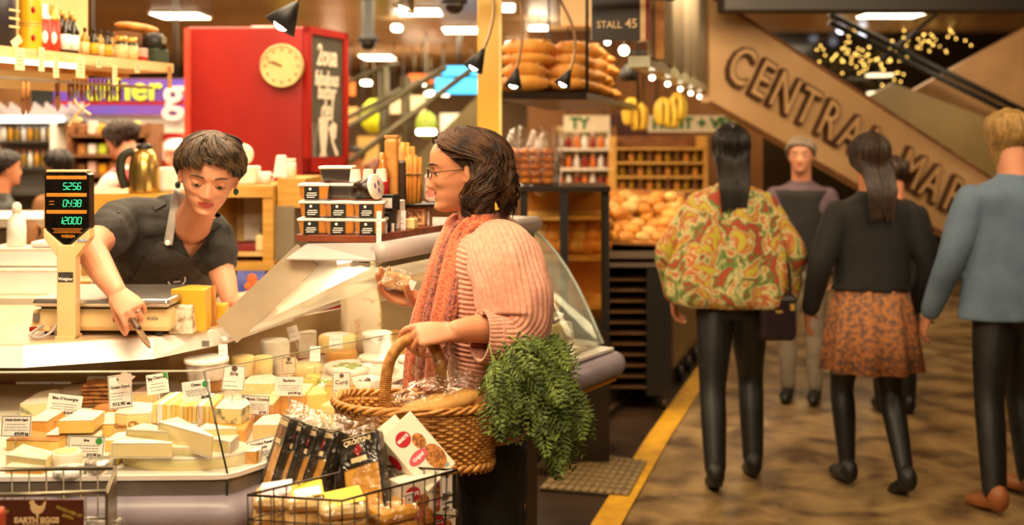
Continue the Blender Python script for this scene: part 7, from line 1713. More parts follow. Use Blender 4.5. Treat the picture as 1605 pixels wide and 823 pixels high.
# yellow post
yp = thing('yellow_post', 'square yellow post standing behind the customer', 'post', (P(768, 300, 4.7).x, 4.7, 0)); MB().rbox((0, 0, 1.405), (.106, .106, 2.81), .008).build('shaft', M('yellow_paint', 'E0B23A', .35, col2='D2A22E', scale=3), yp); MB().box((0, 0, .06), (.14, .14, .12)).build('foot', m_rindB, yp); MB().box((.045, -.0545, 1.4), (.012, .004, 2.8)).build('pale_edge', M('pale_yellow_edge', 'F2D888', .4, col2='E8CC78', scale=5), yp)
# ---------- bakery stall ----------
m_bun = M('golden_bun', 'E0A040', .55, col2='BC7224', scale=9, bump=.003)
m_bunp = M('floury_roll', 'E8C47C', .65, col2='CC9648', scale=10, bump=.003)
bs = thing('bread_shelf', 'dark hanging shelf piled with long loaves', 'shelf', P(890, 150, 5.6)); BSO = Vector(bs.location)
q = [P(784, 140, 5.2), P(1000, 172, 6.6), P(930, 160, 7.0), P(790, 133, 5.8)]; z_ = bs.location.z
pl4 = [(P(784, 150, 5.1).x, 5.1), (P(920, 150, 5.2).x, 5.2), (P(1000, 172, 7.2).x, 7.2), (P(860, 160, 7.2).x, 7.2)]
MB().prism([(x-BSO.x, y-BSO.y) for x, y in pl4], -.035, 0).build('tray', M('dark_shelf_metal', '3A2A1C', .35, .3, col2='2C2016', scale=8), bs)
for i in range(4):
    x, y = pl4[i]; MB().bar((x-BSO.x, y-BSO.y, 0), (x-BSO.x, y-BSO.y, 2.81-BSO.z), .008).build('hanger', m_black, bs)
rr = random.Random(4); n = 0
for row in range(4):
    for k in range(8-row):
        for lay in range(2):
            u = (k+.5+row*.35)/8.2; v = lay*.5+.22
            a0 = Vector(pl4[0]).lerp(Vector(pl4[3]), u*.75); b0 = Vector(pl4[1]).lerp(Vector(pl4[2]), u*.75); c = a0.lerp(b0, v)
            t = thing('bread_loaf', 'long golden loaf in the pile on the hanging shelf', 'bread', (c.x, c.y, z_+.042+row*.062), rr.uniform(-.2, .25), 'loaves on the hanging shelf'); 
            if n == 0:
                MB().ell((0, 0, 0), (.135, .055, .042), u=20, vv=12, fn=lambda q: 1+.06*noise.noise(q*3)).build('crust', m_bun, t); mb = MB()
                for s in range(4): mb.beam((-.08+.05*s, -.03, .036), (-.05+.05*s, .03, .038), .012, .006)
                mb.build('slashes', m_bunp, t)['kind'] = 'stuff'; L0 = t
            else:
                for ch_ in L0.children: c2 = ch_.copy(); COL.objects.link(c2); c2.parent = t
                t.scale = (rr.uniform(.7, 1.08), rr.uniform(.85, 1.2), rr.uniform(.75, 1.15))
            n += 1
# bun bags on the dark table
tb2 = thing('bakery_table', 'black-framed bakery table with glass sides', 'table', P(885, 292, 5.3)); TO = Vector(tb2.location); zt_ = TO.z
MB().box((-.0, .2, -.012), (.44, .5, .024)).build('table_top', M('dark_table_edge', '2A2018', .3, col2='201810', scale=10), tb2)
for x, y in ((-.20, 0), (-.005, -.02), (.20, .02)): MB().box((x, y, -zt_/2), (.038, .038, zt_-.03)).build('leg', m_black, tb2)
MB().box((.105, -.0, -.35), (.19, .006, .62)).build('glass_side', glass('amber_pane', (.95, .88, .72), .10), tb2)
for z in (-.16, -.36, -.6): MB().box((.0, .25, z), (.42, .4, .02)).build('inner_shelf', m_wood, tb2)
MB().box((0, .20, -zt_+.33), (.43, .44, .64)).build('lower_case', M('dark_case', '2E2218', .4, col2='241A12', scale=4), tb2)
MB().box((0, .46, -.45), (.44, .02, .9)).build('back', M('amber_back', 'C98A3A', .6, col2='B5772C', scale=4), tb2)
for k, (px, lab) in enumerate(((815, 'film bag of orange buns near the yellow post'), (850, 'film bag of orange buns in front of grey wrap'))):
    t = thing('bun_bag', lab, 'bag', (P(px, 288, 5.3).x, 5.38, zt_+.0005), 0, 'bun bags on the bakery table')
    for r in range(5):
        for q in range(2): MB().ell((-.03+.06*q, 0, .022+.036*r), (.034, .05, .021), u=14, vv=9).build('bun', M('orange_bun', 'E08A22', .5, col2='C46A14', scale=9), t)
    mb = MB(); mb.ell((0, 0, .12), (.085, .075, .17), u=28, vv=16, fn=lambda q: 1+.14*noise.noise(q*3)); mb.build('bag', m_cello, t)
t = thing('wrapped_basket', 'grey film-wrapped basket standing behind the bun bags', 'basket', (P(858, 250, 5.55).x, 5.62, zt_+.0005)); MB().lathe([(0, 0), (.07, 0), (.09, .16), (.07, .2), (.03, .26), (0, .27)], 20).build('wrap', m_cello, t); MB().lathe([(0, .001), (.06, .001), (.078, .14), (0, .16)], 18).build('basket', M('grey_brown_weave', '8A7658', .7, col2='6A583E', scale=40), t)
# bread bins
bn = thing('bread_bin', 'slanted wooden bin heaped with round rolls', 'bin', (P(985, 385, 6.4).x, 6.4, 0)); BN = Vector(bn.location)
zb0 = P(0, 392, 6.4).z
for k in range(1): MB().box((0.02, .46, zb0-.02), (.78, 1.08, .04)).build('steel_top', m_steel, bn)
mb = MB(); mb.slab([(-.37, -.05, zb0+.10), (.44, -.05, zb0+.0), (.44, -.05, zb0-.03+.03), (-.37, -.05, zb0)], .02); mb.build('front_board', m_rindT, bn)
mb = MB(); mb.slab([(-.37, -.05, zb0+.05), (.44, -.05, zb0+.02), (.44, .7, zb0+.22), (-.37, .7, zb0+.30)], .015); mb.build('sloping_board', m_rindT, bn)
mb = MB(); mb.slab([(-.38, .72, zb0), (.44, .72, zb0), (.44, .72, zb0+.3), (-.38, .72, zb0+.36)], .02); mb.build('back_board', m_rindT, bn)
MB().box((.02, .86, zb0/2-.02), (.74, .28, zb0-.045)).build('base', M('dark_bin_base', '4A3420', .5, col2='3A2818', scale=4), bn)
n = 0; rr = random.Random(9)
for j in range(7):
    for i in range(8-j % 2):
        for lay in range(2):
            x = -.32+.10*i+.05*(j % 2)+rr.uniform(-.012, .012); y = .0+.095*j; 
            if lay and (i in (0, 7) or j in (0, 6) or rr.random() < .3): continue
            z = zb0+.085+.032*j+.062*lay-(x+.32)*.05+rr.uniform(0, .01)
            t = thing('bread_roll', 'round golden roll heaped in the slanted wooden bin', 'bread', BN+Vector((x, y, z)), rr.uniform(0, 6), 'rolls in the slanted bin')
            if n == 0: MB().ell((0, 0, 0), (.055, .05, .042), u=16, vv=10).build('crust', m_bun, t); Ra = t
            elif n == 1: MB().ell((0, 0, 0), (.055, .048, .040), u=16, vv=10).build('crust', m_bunp, t); Rb = t
            else:
                c2 = (Ra if rr.random() < .6 else Rb).children[0].copy(); COL.objects.link(c2); c2.parent = t; t.scale = (rr.uniform(.85, 1.15),)*3
            n += 1
for k in range(18):     # rolls seen through the table's glass
    x = lerp(-.13, .20, (k % 6)/5)+.01*(k//6); z = zt_-.36+.012+.035+.05*(k//6)
    t = thing('bread_roll', 'golden roll behind the bakery table glass', 'bread', (TO.x+x, TO.y+.20+.03*(k//6), z), k, 'rolls behind the table glass'); c2 = (Ra if k % 3 else Rb).children[0].copy(); COL.objects.link(c2); c2.parent = t
# black tray trolley
tr = thing('tray_trolley', 'black bakery tray trolley on castors beside yellow floor line', 'trolley', (P(998, 640, 6.35).x, 6.35, 0)); tz_ = P(0, 412, 6.35).z
W_ = 105/F*6.35
MB().box((W_*.33, .3, .08+(tz_-.08)/2), (W_*.36, .62, tz_-.10)).build('side_panel', m_black, tr)
MB().box((-W_*.5, .3, .08+(tz_-.08)/2), (.02, .6, tz_-.10)).build('side_panel', m_black, tr)
MB().box((0, .3, tz_-.01), (W_*1.04, .64, .025)).build('top_tray', m_steel, tr)
MB().box((-W_*.17, .6, tz_/2), (W_*.66, .02, tz_-.15)).build('back', m_black, tr)
for k in range(11):
    MB().box((-W_*.17, .28, .13+k*(tz_-.2)/10.5), (W_*.64, .52, .012)).build('tray', M('bronze_tray', '8A6A48', .4, .5, col2='745838', scale=8), tr)
for x in (-W_*.42, W_*.42):
    for y in (.05, .55):
        mb = MB(); mb.lathe([(.0, -.014), (.034, -.014), (.038, -.006), (.038, .006), (.034, .014), (0, .014)], 18, T=TR((x, y, .0385), (0, R(90), 0))); mb.box((x, y, .07), (.03, .03, .03)); mb.build('castor', M('steel_castor', '6A6054', .35, .6, col2='4A4238', scale=10), tr)
lg = thing('bakery_counter_base', 'brown metal counter front running along the yellow line', 'counter', (P(1085, 480, 7.0).x, 7.0, 0)); mb = MB(); a_, b__ = Vector((P(1056, 600, 7.0).x-lg.location.x, 0)), Vector((P(1112, 530, 8.6).x-lg.location.x, 1.6))
MB().prism([(a_.x-.4, 0), (a_.x, 0), (b__.x, 1.6), (b__.x-.4, 1.6)], .1, P(0, 412, 7.0).z).build('front', M('brown_metal_front', '7A6444', .35, .4, col2='665236', scale=4), lg)
for k in range(5):
    c = a_.lerp(b__, (k+.3)/5); mb = MB(); mb.lathe([(0, -.015), (.05, -.015), (.05, .015), (0, .015)], 16, T=TR((c.x+.02, c.y, .0505), (0, R(90), .3))); mb.build('castor', m_black, lg)
# far fruit and veg stall
for k, (txt, x0, x1, tx) in enumerate((('TY', 884, 956, 908), ('FRUIT + VEG', 1016, 1156, 1090))):
    t, w_, h = board_at('stall_sign', ('cream sign with green letters TY above the bakery table', 'cream fruit and veg sign with green letters beside bananas')[k], 'sign', x0, x1, 181, 207, 9.5, M('cream_signboard', 'F0E2C4', .5, col2='E6D6B4', scale=5))
    mb = MB(); mb.text(txt, .135, TR(((tx-(x0+x1)/2)/F*9.5, -.006, 0)) @ FACE, .004, bold=.005); mb.build('lettering', M('green_letters', '2A7A3A', .5, col2='226A30', scale=10), t)
jrk = thing('juice_rack', 'bright rack of juice bottles under the TY sign', 'rack', P(918, 300, 9.3)); jz = jrk.location.z
for k in range(3): MB().box((0, .15, .02+.17*k), (.50, .3, .02)).build('shelf', m_rindW, jrk)
for x in (-.26, .26): MB().box((x, .15, .28), (.02, .3, .56)).build('upright', m_rindB, jrk)
MB().box((0, .32, .28), (.54, .02, .56)).build('back', M('pale_rack_back', 'D9C090', .6, col2='C8AE7C', scale=4), jrk)
tag(MB().box((0, .16, jz/2), (.56, .34, jz-.002)).build('rack_plinth', m_rindB, loc=(jrk.location.x, 9.3, 0)), 'brown plinth under the bright juice rack', 'plinth')
for k in range(3):
    for i in range(7):
        t = thing('juice_bottle', 'small juice bottle on the rack under the TY sign', 'bottle', (jrk.location.x-.21+.07*i, 9.40, jz+.0305+.17*k), 0, 'bottles on the juice rack'); MB().lathe([(0, 0), (.024, 0), (.024, .07), (.010, .10), (.010, .12), (0, .12)], 10).build('bottle', (M('orange_juice', 'E8781E', .3, col2='D8681A', scale=8), m_red, m_card)[(i*2+k) % 3], t); MB().lathe([(.012, .112), (.012, .13), (0, .13)], 8).build('cap', m_green if i % 2 else m_card, t)
t, w_, h = board_at('maroon_panel', 'maroon panel between the two cream signs', 'panel', 957, 1014, 178, 262, 9.7, M('maroon_panel', '5A2A1C', .5, col2='4A2016', scale=4))
fsr = thing('fruit_rack', 'pale wooden rack of jars and fruit at the far stall', 'rack', P(1035, 300, 8.8)); fz0 = fsr.location.z
for k in range(4): MB().box((0, .2, .0+.115*k), (.72, .4, .02)).build('shelf', m_wood, fsr)
for x in (-.37, .37): MB().box((x, .2, .2), (.03, .4, .5)).build('upright', m_wood, fsr)
MB().box((0, .42, .2), (.74, .02, .5)).build('back', m_rindB, fsr)
tag(MB().box((0, .2, fz0/2-.01), (.8, .5, fz0-.022)).build('rack_plinth', m_rindB, loc=(fsr.location.x, 8.8, 0)), 'brown plinth under the pale wooden fruit rack', 'plinth')
for k in range(3):
    for i in range(9):
        t = thing('honey_jar', 'orange jar on the far wooden rack', 'jar', (fsr.location.x-.3+.075*i, 8.9, fz0+.0105+.115*k), 0, 'jars on the far wooden rack'); MB().lathe([(0, 0), (.028, 0), (.028, .06), (0, .06)], 12).build('jar', (m_bun, m_oil, m_rindB)[(i+k) % 3], t); MB().lathe([(.026, .06), (.026, .078), (0, .078)], 10).build('lid', m_gold2, t)
m_ban = M('banana_yellow', 'DDB83A', .5, col2='C49A2C', scale=10)
for k, (px, py) in enumerate(((990, 178), (1002, 186), (1040, 178), (1052, 182), (1062, 170))):
    t = thing('banana_bunch', 'hanging bunch of bananas beside the fruit sign', 'bananas', P(px, py-24, 7.6), k, 'banana bunches'); MB().bar((0, 0, .0), (0, 0, .30), .006).build('string', m_rindB, t)
    for q in range(6):
        a = q*1.05; pth = catmull([Vector((0, 0, 0)), Vector((.045*math.cos(a), .045*math.sin(a), -.05)), Vector((.05*math.cos(a), .05*math.sin(a), -.13)), Vector((.03*math.cos(a), .03*math.sin(a), -.19))], 4); MB().tube(pth, [.008]+[.017]*(len(pth)-2)+[.006], 8).build('banana', m_ban, t)
bar_ = tag(MB().box((0, 0, 0), (.5, .03, .03)).build('hanging_bar', m_black, loc=(P(1028, 120, 7.6).x, 7.6, P(0, 150, 7.6).z+.30)), 'black bar from which the banana bunches hang', 'bar')
# shop rear walls on the right of the bakery
struct('trim_5', MB().box((1.25, 10.2, 1.3), (2.2, .08, 2.6)), M('amber_stall_wall', '8A5A2A', .6, col2='6E4520', scale=1.2))
# ---------- hanging stall sign and canopy ----------
s45 = thing('stall_number_sign', 'black hanging sign reading STALL 45', 'sign', P(965, 20, 4.8)); w45 = 76/F*4.8
MB().box((0, 0, .07), (w45, .02, .39)).build('board', M('espresso_board', '2A1A12', .4, col2='22140E', scale=10), s45)
mb = MB(); mb.text('STALL', .043, TR((-.030, -.0115, -.055)) @ FACE, .001, bold=.0006, sx=.95); mb.text('45', .057, TR((.068, -.0115, -.050)) @ FACE, .001, bold=.0008, sx=.95); mb.build('lettering', m_creamink, s45)
MB().box((w45/2+.012, .03, .07), (.024, .08, .39)).build('cream_edge', m_pale, s45); MB().box((w45/2+.034, .05, .09), (.018, .08, .42)).build('red_edge', m_red, s45)
MB().box((0, .0, .54), (.02, .02, .60)).build('hanger', m_black, s45)
m_cloth = M('weathered_grey_board', 'CBB99C', .8, col2='8E7C62', scale=2.2, stretch=(1, 1, .12), det=6)
cp = thing('stall_canopy', 'weathered grey plank canopy side with pale lower rail', 'canopy', P(1018, 90, 4.95)); CPO = Vector(cp.location); zc = CPO.z
ca, cb_ = P(1018, 95, 4.95), P(1128, 95, 9.7); cb_.x = P(1128, 150, 9.3).x; cb_.y = 9.3
rows = []
for j in range(2):
    row = []
    for i in range(61):
        u = i/60; p = ca.lerp(cb_, u); wv = .025*math.sin(u*55)+.015*noise.noise(Vector((u*20, j, 0))); row.append(Vector((p.x-CPO.x+wv*.9, p.y-CPO.y, 0 if j == 0 else 2.81-zc)))
    rows.append(row)
MB().grid(rows).build('planks', m_cloth, cp, solid=.02)
mb = MB(); mb.beam((-.05, -.02, -.02), (cb_.x-CPO.x+.0, cb_.y-CPO.y, -.02), .10, .05); mb.build('lower_rail', M('pale_green_rail', 'B9B69A', .3, col2='A6A388', scale=6), cp)
MB().box((.045, -.01, .42), (.035, .035, .86)).build('corner_post', m_rindT, cp)
for k in range(7):
    u = (k+.5)/7; p = Vector((0, 0, zc-.06)); q = ca.lerp(cb_, u); t = thing('spot_bulb', 'small bright bulb under the pale canopy rail', 'light', (q.x-.03, q.y, zc-.075), 0, 'bulbs under the canopy rail'); MB().ell((0, 0, 0), .015, u=12, vv=8).build('bulb', lamp_mat('small_bulb', 'FFEFCB', 6), t); MB().lathe([(.011, .010), (.011, .045), (0, .045)], 10).build('socket', m_card, t)
for k, (px, py, lab) in enumerate(((978, 79, 'round glowing bulb below the STALL 45 sign'), (952, 66, 'smaller glowing bulb left of the round one'))):
    t = thing('globe_bulb', lab, 'light', P(px, py, 5.6)); MB().ell((0, 0, 0), .026 if k == 0 else .016, u=14, vv=10).build('globe', lamp_mat('warm_bulb', 'FFEFCB', 14), t); MB().bar((0, 0, .02), (0, 0, 2.81-t.location.z), .004).build('cord', m_black, t)
MB_ = thing('scale_hook', 'dark hanging scale under the canopy', 'scale', P(985, 115, 6.6)); MB().lathe([(0, -.05), (.05, -.045), (.055, 0), (.03, .05), (0, .06)], 18).build('dial_case', m_black, MB_); MB().bar((0, 0, .05), (0, 0, 2.81-MB_.location.z), .005).build('cord', m_black, MB_)
board_at('stall_placard', 'cream and red stall panel behind the STALL 45 sign', 'panel', 880, 930, -20, 40, 5.8, M('cream_red_panel', 'E8CFA0', .5, col2='C8502E', scale=5, ramp=(.25, .4)))
# ---------- sloping market sign and stair flank ----------
m_band = M('beige_sign_panel', 'D2A878', .45, col2='C49A6A', scale=2)
BD = lambda px: 7.4+(px-1040)/520*.9
corners = [P(1112, -7, BD(1112)), P(1700, 375, BD(1700)), P(1700, 492, BD(1700)), P(1112, 160, BD(1112))]
ms = thing('market_sign', 'beige sloping sign panel with brown outlined CENTRAL MARKET letters', 'sign', P(1330, 210, BD(1330))); MO = Vector(ms.location)
ctr = [c-MO for c in corners]; nb = (ctr[1]-ctr[0]).cross(ctr[3]-ctr[0]).normalized(); nb = nb if nb.y < 0 else -nb
mb = MB(); mb.slab(ctr, .12, n=-nb); mb.build('panel', m_band, ms)
for i, j in ((0, 1), (3, 2)): mb = MB(); mb.beam(ctr[i]+nb*.004, ctr[j]+nb*.004, .02, .03, up=nb); mb.build('edge_trim', m_rindB, ms)
ux = (ctr[1]-ctr[0]).normalized()*.5+(ctr[2]-ctr[3]).normalized()*.5; ux.normalize(); vy = nb.cross(ux); 
m_bl = M('dark_brown_letters', '5A3820', .5, col2='4C2E1A', scale=10); m_il = M('tan_inline_letters', 'CFA574', .5, col2='C49A68', scale=10)
TM = Matrix((ux, vy, nb)).transposed().to_4x4(); st_ = (P(1137, 97, BD(1137))-MO)
st_ = st_-nb*st_.dot(nb)+nb*0
off_ = ctr[0].dot(nb); st_ = st_+nb*off_
adv = 0; 
for chx in 'CENTRAL MARKET':
    if chx == ' ': adv += .16; continue
    sz = .385; vs, fs = text_mesh(chx, .06, 'LEFT', 0); xs = [v[0] for v in vs]; wch = (max(xs)-min(xs))*sz*.68
    lt = MB(); T = TM.copy(); T.translation = st_+ux*adv-vy*.0
    lt.text(chx, sz, T @ TR((0, 0, .035)), .028, bold=.014, align='LEFT', sx=.68); o = lt.build('letter', m_bl, ms)
    lt = MB(); lt.text(chx, sz, T @ TR((0, 0, .066)), .004, bold=-.001, align='LEFT', sx=.68); lt.build('inline', m_il, o)
    adv += wch+.060
# flank of the far stair with dark rails
sf = thing('stair_flank', 'brown sloping stair side with dark double rail at the far right', 'stairs', P(1520, 150, 9.6)); SFO = Vector(sf.location)
pp = lambda a, b_, d=9.6: P(a, b_, d)-SFO
mb = MB(); mb.slab([pp(1385, 168), pp(1605, 45), pp(1720, -15), pp(1720, 420), pp(1500, 330), pp(1385, 250)], .1, n=(0, 1, 0)); mb.build('side_panel', M('tan_stair_panel', 'B48A5C', .5, col2='9A7448', scale=2), sf)
mb = MB(); mb.slab([pp(1290, 190, 9.4), pp(1400, 130, 9.4), pp(1720, 250, 9.4), pp(1720, 420, 9.4), pp(1520, 330, 9.4)], .05, n=(0, 1, 0)); mb.build('lower_panel', M('olive_stair_panel', '8A7448', .5, col2='78643C', scale=2), sf)
for dy in (0, 13):
    mb = MB(); mb.bar(pp(1300, 22+dy, 9.3), pp(1720, 232+dy, 9.3), .028); mb.build('rail', m_black, sf)
mb = MB(); mb.bar(pp(1470, 20, 9.3), pp(1380, 95, 9.3), .018); mb.build('rail', m_black, sf)
# dark glazed end of the hall with fairy lights
struct('wall_end', MB().box((5.0, 12.6, 1.4), (6.4, .1, 2.9)), M('dark_glazed_wall', '2A2014', .12, col2='1C150D', scale=1.2))
struct('trim_6', MB().box((3.95, 7.0, 2.62), (5.2, .25, .42)), M('dark_beam_paint', '1E140C', .6, col2='160F09', scale=3))
for k, (cx, cy, n_) in enumerate(((1330, 78, 46), (1395, 95, 40), (1455, 62, 40))):
    t = thing('fairy_lights', ('cluster of tiny fairy lights above the letter T', 'cluster of fairy lights in the middle of the dark glazing', 'cluster of fairy lights beside the stair rail')[k], 'lights', P(cx, cy, 12.0)); rr = random.Random(k); mb = MB(); wr = MB(); prev = Vector((0, 0, .5))
    for q in range(n_):
        p = Vector((rr.gauss(0, .17), rr.uniform(-.2, .2), rr.gauss(0, .12))); mb.ell(p, .009, u=6, vv=4)
        if q % 3 == 0: wr.bar(prev, p, .003, seg=4); prev = p
    mb.build('bulbs', lamp_mat('fairy_bulb', 'FFC860', 5), t)['kind'] = 'stuff'; wr.bar((0, 0, 0), (0, 0, 2.81-t.location.z), .004, seg=4); wr.build('wires', m_black, t)
for k in range(5):
    t = thing('stacked_lamp', 'pale disc of the stacked lamp column behind the fairy lights', 'light', P(1378+rr.uniform(-2, 2), 118+k*28, 12.2), 0, 'stacked lamp discs'); MB().rbox((0, 0, 0), (.26-.02*k, .2, .03), .014).build('disc', lamp_mat('disc_glow', 'FFE6B8', 1.5), t); MB().bar((0, 0, .0), (0, 0, .2), .01).build('rod', m_black, t)
for k, (px, py) in enumerate(((1318, 46), (1352, 52))):
    t = thing('white_spot', 'cool white spot lamp at the top of the dark glazing', 'light', P(px, py, 12.0), 0, 'cool white spots'); MB().ell((0, 0, 0), .05, u=12, vv=8).build('bulb', lamp_mat('cool_bulb', 'E8F0FF', 3), t); MB().bar((0, 0, .04), (0, 0, 2.81-t.location.z), .006).build('rod', m_black, t)
# ---------- rubber mat ----------
mt = thing('rubber_mat', 'ribbed rubber floor mat lying beside the counter end', 'mat', (P(925, 745, D(745, 0)).x, D(745, 0), .0))
mq = [P(846, 770, D(770, 0)), P(985, 781, D(781, 0)), P(1014, 728, D(728, 0)), P(902, 712, D(712, 0))]; mq = [Vector((p.x-mt.location.x, p.y-mt.location.y)) for p in mq]
MB().prism([(v.x, v.y) for v in mq], .0055, .018).build('mat', M('tan_rubber', '8A744C', .6, col2='6E5A38', scale=60, kind='voronoi', ramp=(.1, .5)), mt, bevel=.004)
mb = MB()
for k in range(1, 11):
    a = mq[0].lerp(mq[1], k/11); b_ = mq[3].lerp(mq[2], k/11); mb.beam((a.x, a.y, .019), (b_.x, b_.y, .019), .012, .004)
for k in range(1, 8):
    a = mq[0].lerp(mq[3], k/8); b_ = mq[1].lerp(mq[2], k/8); mb.beam((a.x, a.y, .019), (b_.x, b_.y, .019), .012, .004)
mb.build('ribs', M('tan_rubber_rib', '7A6540', .6, col2='6A5634', scale=30), mt)['kind'] = 'stuff'
mb = MB(); mb.prism([(v.x*1.03, v.y*1.03) for v in mq], .0035, .0055); mb.build('edge', m_black, mt)
# ---------- passers-by and people further back ----------
m_floral = M('floral_shawl', 'C2B23A', .8, col2='A8442A', scale=9, det=5, ramp=(.40, .62), dist=1.5)
nt = m_floral.node_tree; cr_ = [n for n in nt.nodes if n.type == 'VALTORGB'][0].color_ramp
for p_, c_ in ((.46, '4E7A34'), (.52, 'D8C88A'), (.57, 'B84A2E')): e = cr_.elements.new(p_); e.color = (*lin(c_), 1)
m_navyt = M('dark_grey_top', '22201F', .8, col2='1B1918', scale=14)
m_orskirt = M('orange_patterned_skirt', 'C27C46', .85, col2='74564A', scale=48, det=4, ramp=(.40, .58))
m_blues = M('denim_blue_shirt', '6A7E94', .8, col2='586C82', scale=8)
m_brh = M('chestnut_hair', '3E2718', .5, col2='22140C', scale=30); m_blh = M('black_brown_hair', '20160F', .45, col2='140E0A', scale=30); m_gry = M('grey_hair', '8A7A68', .6, col2='6E604F', scale=30); m_sandy = M('sandy_hair', 'B08A4E', .6, col2='8E6C38', scale=30)
x1 = P(1150, 700, 5.0).x
w1, HT1 = figure('person', 'woman walking away in floral shawl and black trousers with dark bag', (x1, 5.05), R(-6), 1.66, m_floral, m_black, m_black, m_skin2, m_blh, arms=[((.17, -.02, .64), (.15, .05, .50)), ((-.18, .0, .64), (-.16, .06, .50))], legs=[((.062, .09, .28), (.062, .02, .05)), ((-.056, -.05, .27), (-.056, -.14, .065))], hairstyle='long', voxel=.009, wide=1.0, loose=1.05)
# shawl: loose sheet hanging round the shoulders
mb = MB(); s_ = 1.66; zs = []
secs = [((0, 0, .825*s_), (.055*s_, 0, 0), (0, .045*s_, 0)), ((0, 0, .79*s_), (.108*s_, 0, 0), (0, .070*s_, 0)), ((0, 0, .70*s_), (.150*s_, 0, 0), (0, .095*s_, 0)), ((0, 0, .60*s_), (.178*s_, 0, 0), (0, .105*s_, 0)), ((0, 0, .52*s_), (.172*s_, 0, 0), (0, .11*s_, 0)), ((0, .01, .495*s_), (.165*s_, 0, 0), (0, .105*s_, 0))]
secs = densify([(Vector(a), Vector(b_), Vector(c_)) for a, b_, c_ in secs], 6)
loft(mb, secs, 72, cap=False, fn=lambda i, a: 1+.05*math.sin(a*9+i*.12)+.10*noise.noise(Vector((math.cos(a)*2, math.sin(a)*2, i*.12)))); mb.build('shawl', m_floral, w1, solid=.004)
hb = thing('handbag', 'dark handbag hanging at the hip of the floral shawl woman', 'bag', P(1218, 452, 4.92)); mb = MB(); mb.rbox((0, 0, -.13), (.17, .07, .21), .025); mb.build('body', M('dark_purple_leather', '2A1A1E', .4, col2='1E1216', scale=14), hb); mb = MB(); mb.tube(catmull([(-.06, 0, -.03), (-.05, 0, .10), (0, 0, .16), (.05, 0, .10), (.06, 0, -.03)], 6), .007, 8); mb.build('strap', m_black, hb); MB().box((.06, -.037, -.08), (.02, .006, .03)).build('buckle', m_gold2, hb); MB().box((.0, -.037, -.1), (.03, .005, .012)).build('buckle', m_gold2, hb)
x2 = P(1366, 700, 4.95).x
w2_, HT2 = figure('person', 'woman walking away in black top and orange patterned skirt', (x2, 4.95), R(4), 1.62, m_navyt, m_orskirt, m_black, m_skin2, m_brh, arms=[((.155, -.02, .63), (.15, .06, .49)), ((-.155, -.02, .63), (-.16, .05, .49))], legs=[((.062, .02, .27), (.055, -.10, .06)), ((-.062, .06, .28), (-.062, .02, .05))], low='skirt', skirt=(.335, .60, .135), hairstyle='long', voxel=.009, wide=1.12, loose=1.08, top_hem=.565)
x3 = P(1585, 700, 4.75).x
w3_, HT3 = figure('person', 'man in blue denim shirt and dark trousers walking at the right edge', (x3, 4.75), R(10), 1.72, m_blues, m_black, M('orange_brown_shoe', '9A5A2C', .5, col2='7E4820', scale=9), m_skin, m_sandy, arms=[((.16, -.0, .63), (.16, .08, .49)), ((-.165, .0, .63), (-.18, .08, .47))], legs=[((.065, .06, .28), (.065, .02, .05)), ((-.075, -.02, .28), (-.10, -.08, .05))], sleeve='long', voxel=.009, wide=1.3, loose=1.12, hairstyle='bob', top_hem=.47)
x4 = P(1256, 300, 6.6).x
w4_, HT4 = figure('person', 'grey-haired man in dark waistcoat and pale trousers beyond the floral shawl', (x4, 6.6), R(160), 1.60, M('purple_grey_shirt', '6A5660', .8, col2='5A4650', scale=12), M('pale_grey_trousers', 'A89C8A', .8, col2='948878', scale=9), m_black, m_skin, m_gry, voxel=.012, wide=1.1)
c = MB(); V_ = lambda z: (0, 0, z*1.60); loft(c, densify([(Vector(V_(.54)), Vector((.112*1.6, 0, 0)), Vector((0, .085*1.6, 0))), (Vector(V_(.66)), Vector((.108*1.6, 0, 0)), Vector((0, .082*1.6, 0))), (Vector(V_(.80)), Vector((.10*1.6, 0, 0)), Vector((0, .07*1.6, 0)))], 4), 28); c.build('waistcoat', m_navyt, w4_)
x5 = P(1402, 300, 6.3).x
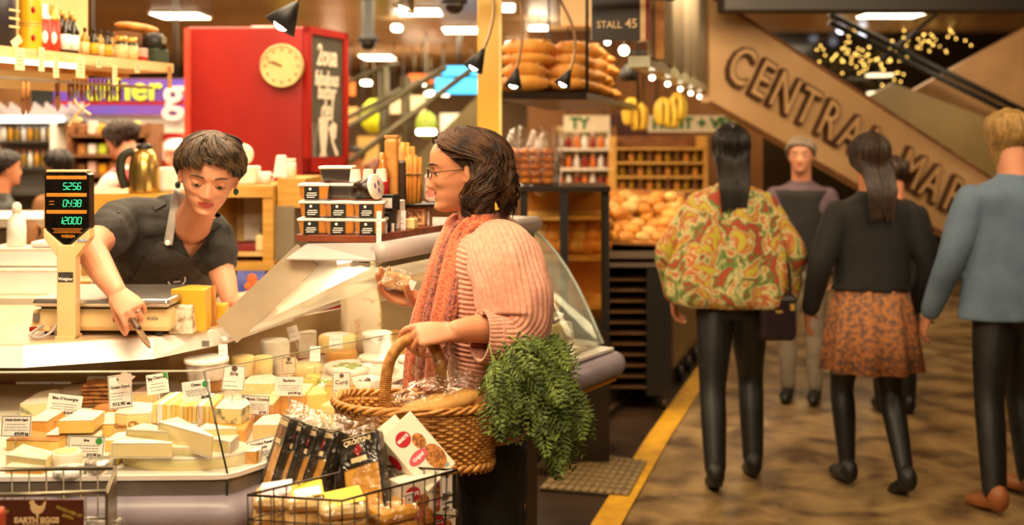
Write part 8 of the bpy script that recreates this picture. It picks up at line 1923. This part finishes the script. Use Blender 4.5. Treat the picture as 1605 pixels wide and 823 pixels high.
figure('person', 'dark-haired person in dark coat half hidden behind the black-topped woman', (x5, 6.3), R(-5), 1.49, m_navyt, m_black, m_black, m_skin2, m_brh, voxel=.012, hairstyle='bob')
# staff and shoppers on the other side
figure('person', 'woman in red vest with tied brown hair at the stall behind', (P(200, 300, 6.6).x, 6.6), R(70), 1.71, m_rindW, m_black, m_black, m_skin, m_brh, arms=[((.14, .06, .64), (.12, .2, .58)), ((-.14, .06, .64), (-.12, .2, .58))], voxel=.011, hairstyle='bun', pitch=R(-14))
rv = MB(); P6 = Vector((P(200, 300, 6.6).x, 6.6, 0)); loft(rv, densify([(Vector((0, 0, .95)), Vector((.195, 0, 0)), Vector((0, .145, 0))), (Vector((0, 0, 1.15)), Vector((.192, 0, 0)), Vector((0, .142, 0))), (Vector((0, 0, 1.345)), Vector((.185, 0, 0)), Vector((0, .128, 0))), (Vector((0, 0, 1.415)), Vector((.085, 0, 0)), Vector((0, .08, 0)))], 4), 28); rvo = rv.build('red_vest', m_red, [o for o in COL.objects if o.get('label', '').startswith('woman in red vest')][0])
wc, HTc = figure('person', 'shopper with white cap and dark jacket in front of the round sign', (P(282, 300, 7.2).x, 7.2), R(150), 1.58, m_black, m_black, m_black, m_skin, None, voxel=.012)
mb = MB(); hair_cap(mb, HTc, lambda a: .70, .06); mb.build('cap', m_card, wc)
figure('person', 'dark-haired person in black at the left edge near the fridge', (P(2, 300, 6.4).x, 6.4), R(-60), 1.52, m_black, m_black, m_black, m_skin2, m_blh, voxel=.012)
figure('person', 'small dark-haired shopper in front of the display fridge', (P(94, 300, 7.0).x, 7.0), R(60), 1.52, m_rindB, m_black, m_black, m_skin2, m_blh, voxel=.014)
figure('person', 'shopper in orange top under the stairs', (P(560, 300, 11.0).x, 11.0), R(150), 1.5, M('orange_top', 'C85A24', .7, col2='B44C1A', scale=8), m_black, m_black, m_skin2, m_blh, voxel=.016)
figure('person', 'shopper in dark top under the stairs beside the red cabinet', (P(455, 300, 10.8).x, 10.8), R(190), 1.5, m_black, m_black, m_black, m_skin2, m_blh, voxel=.016)
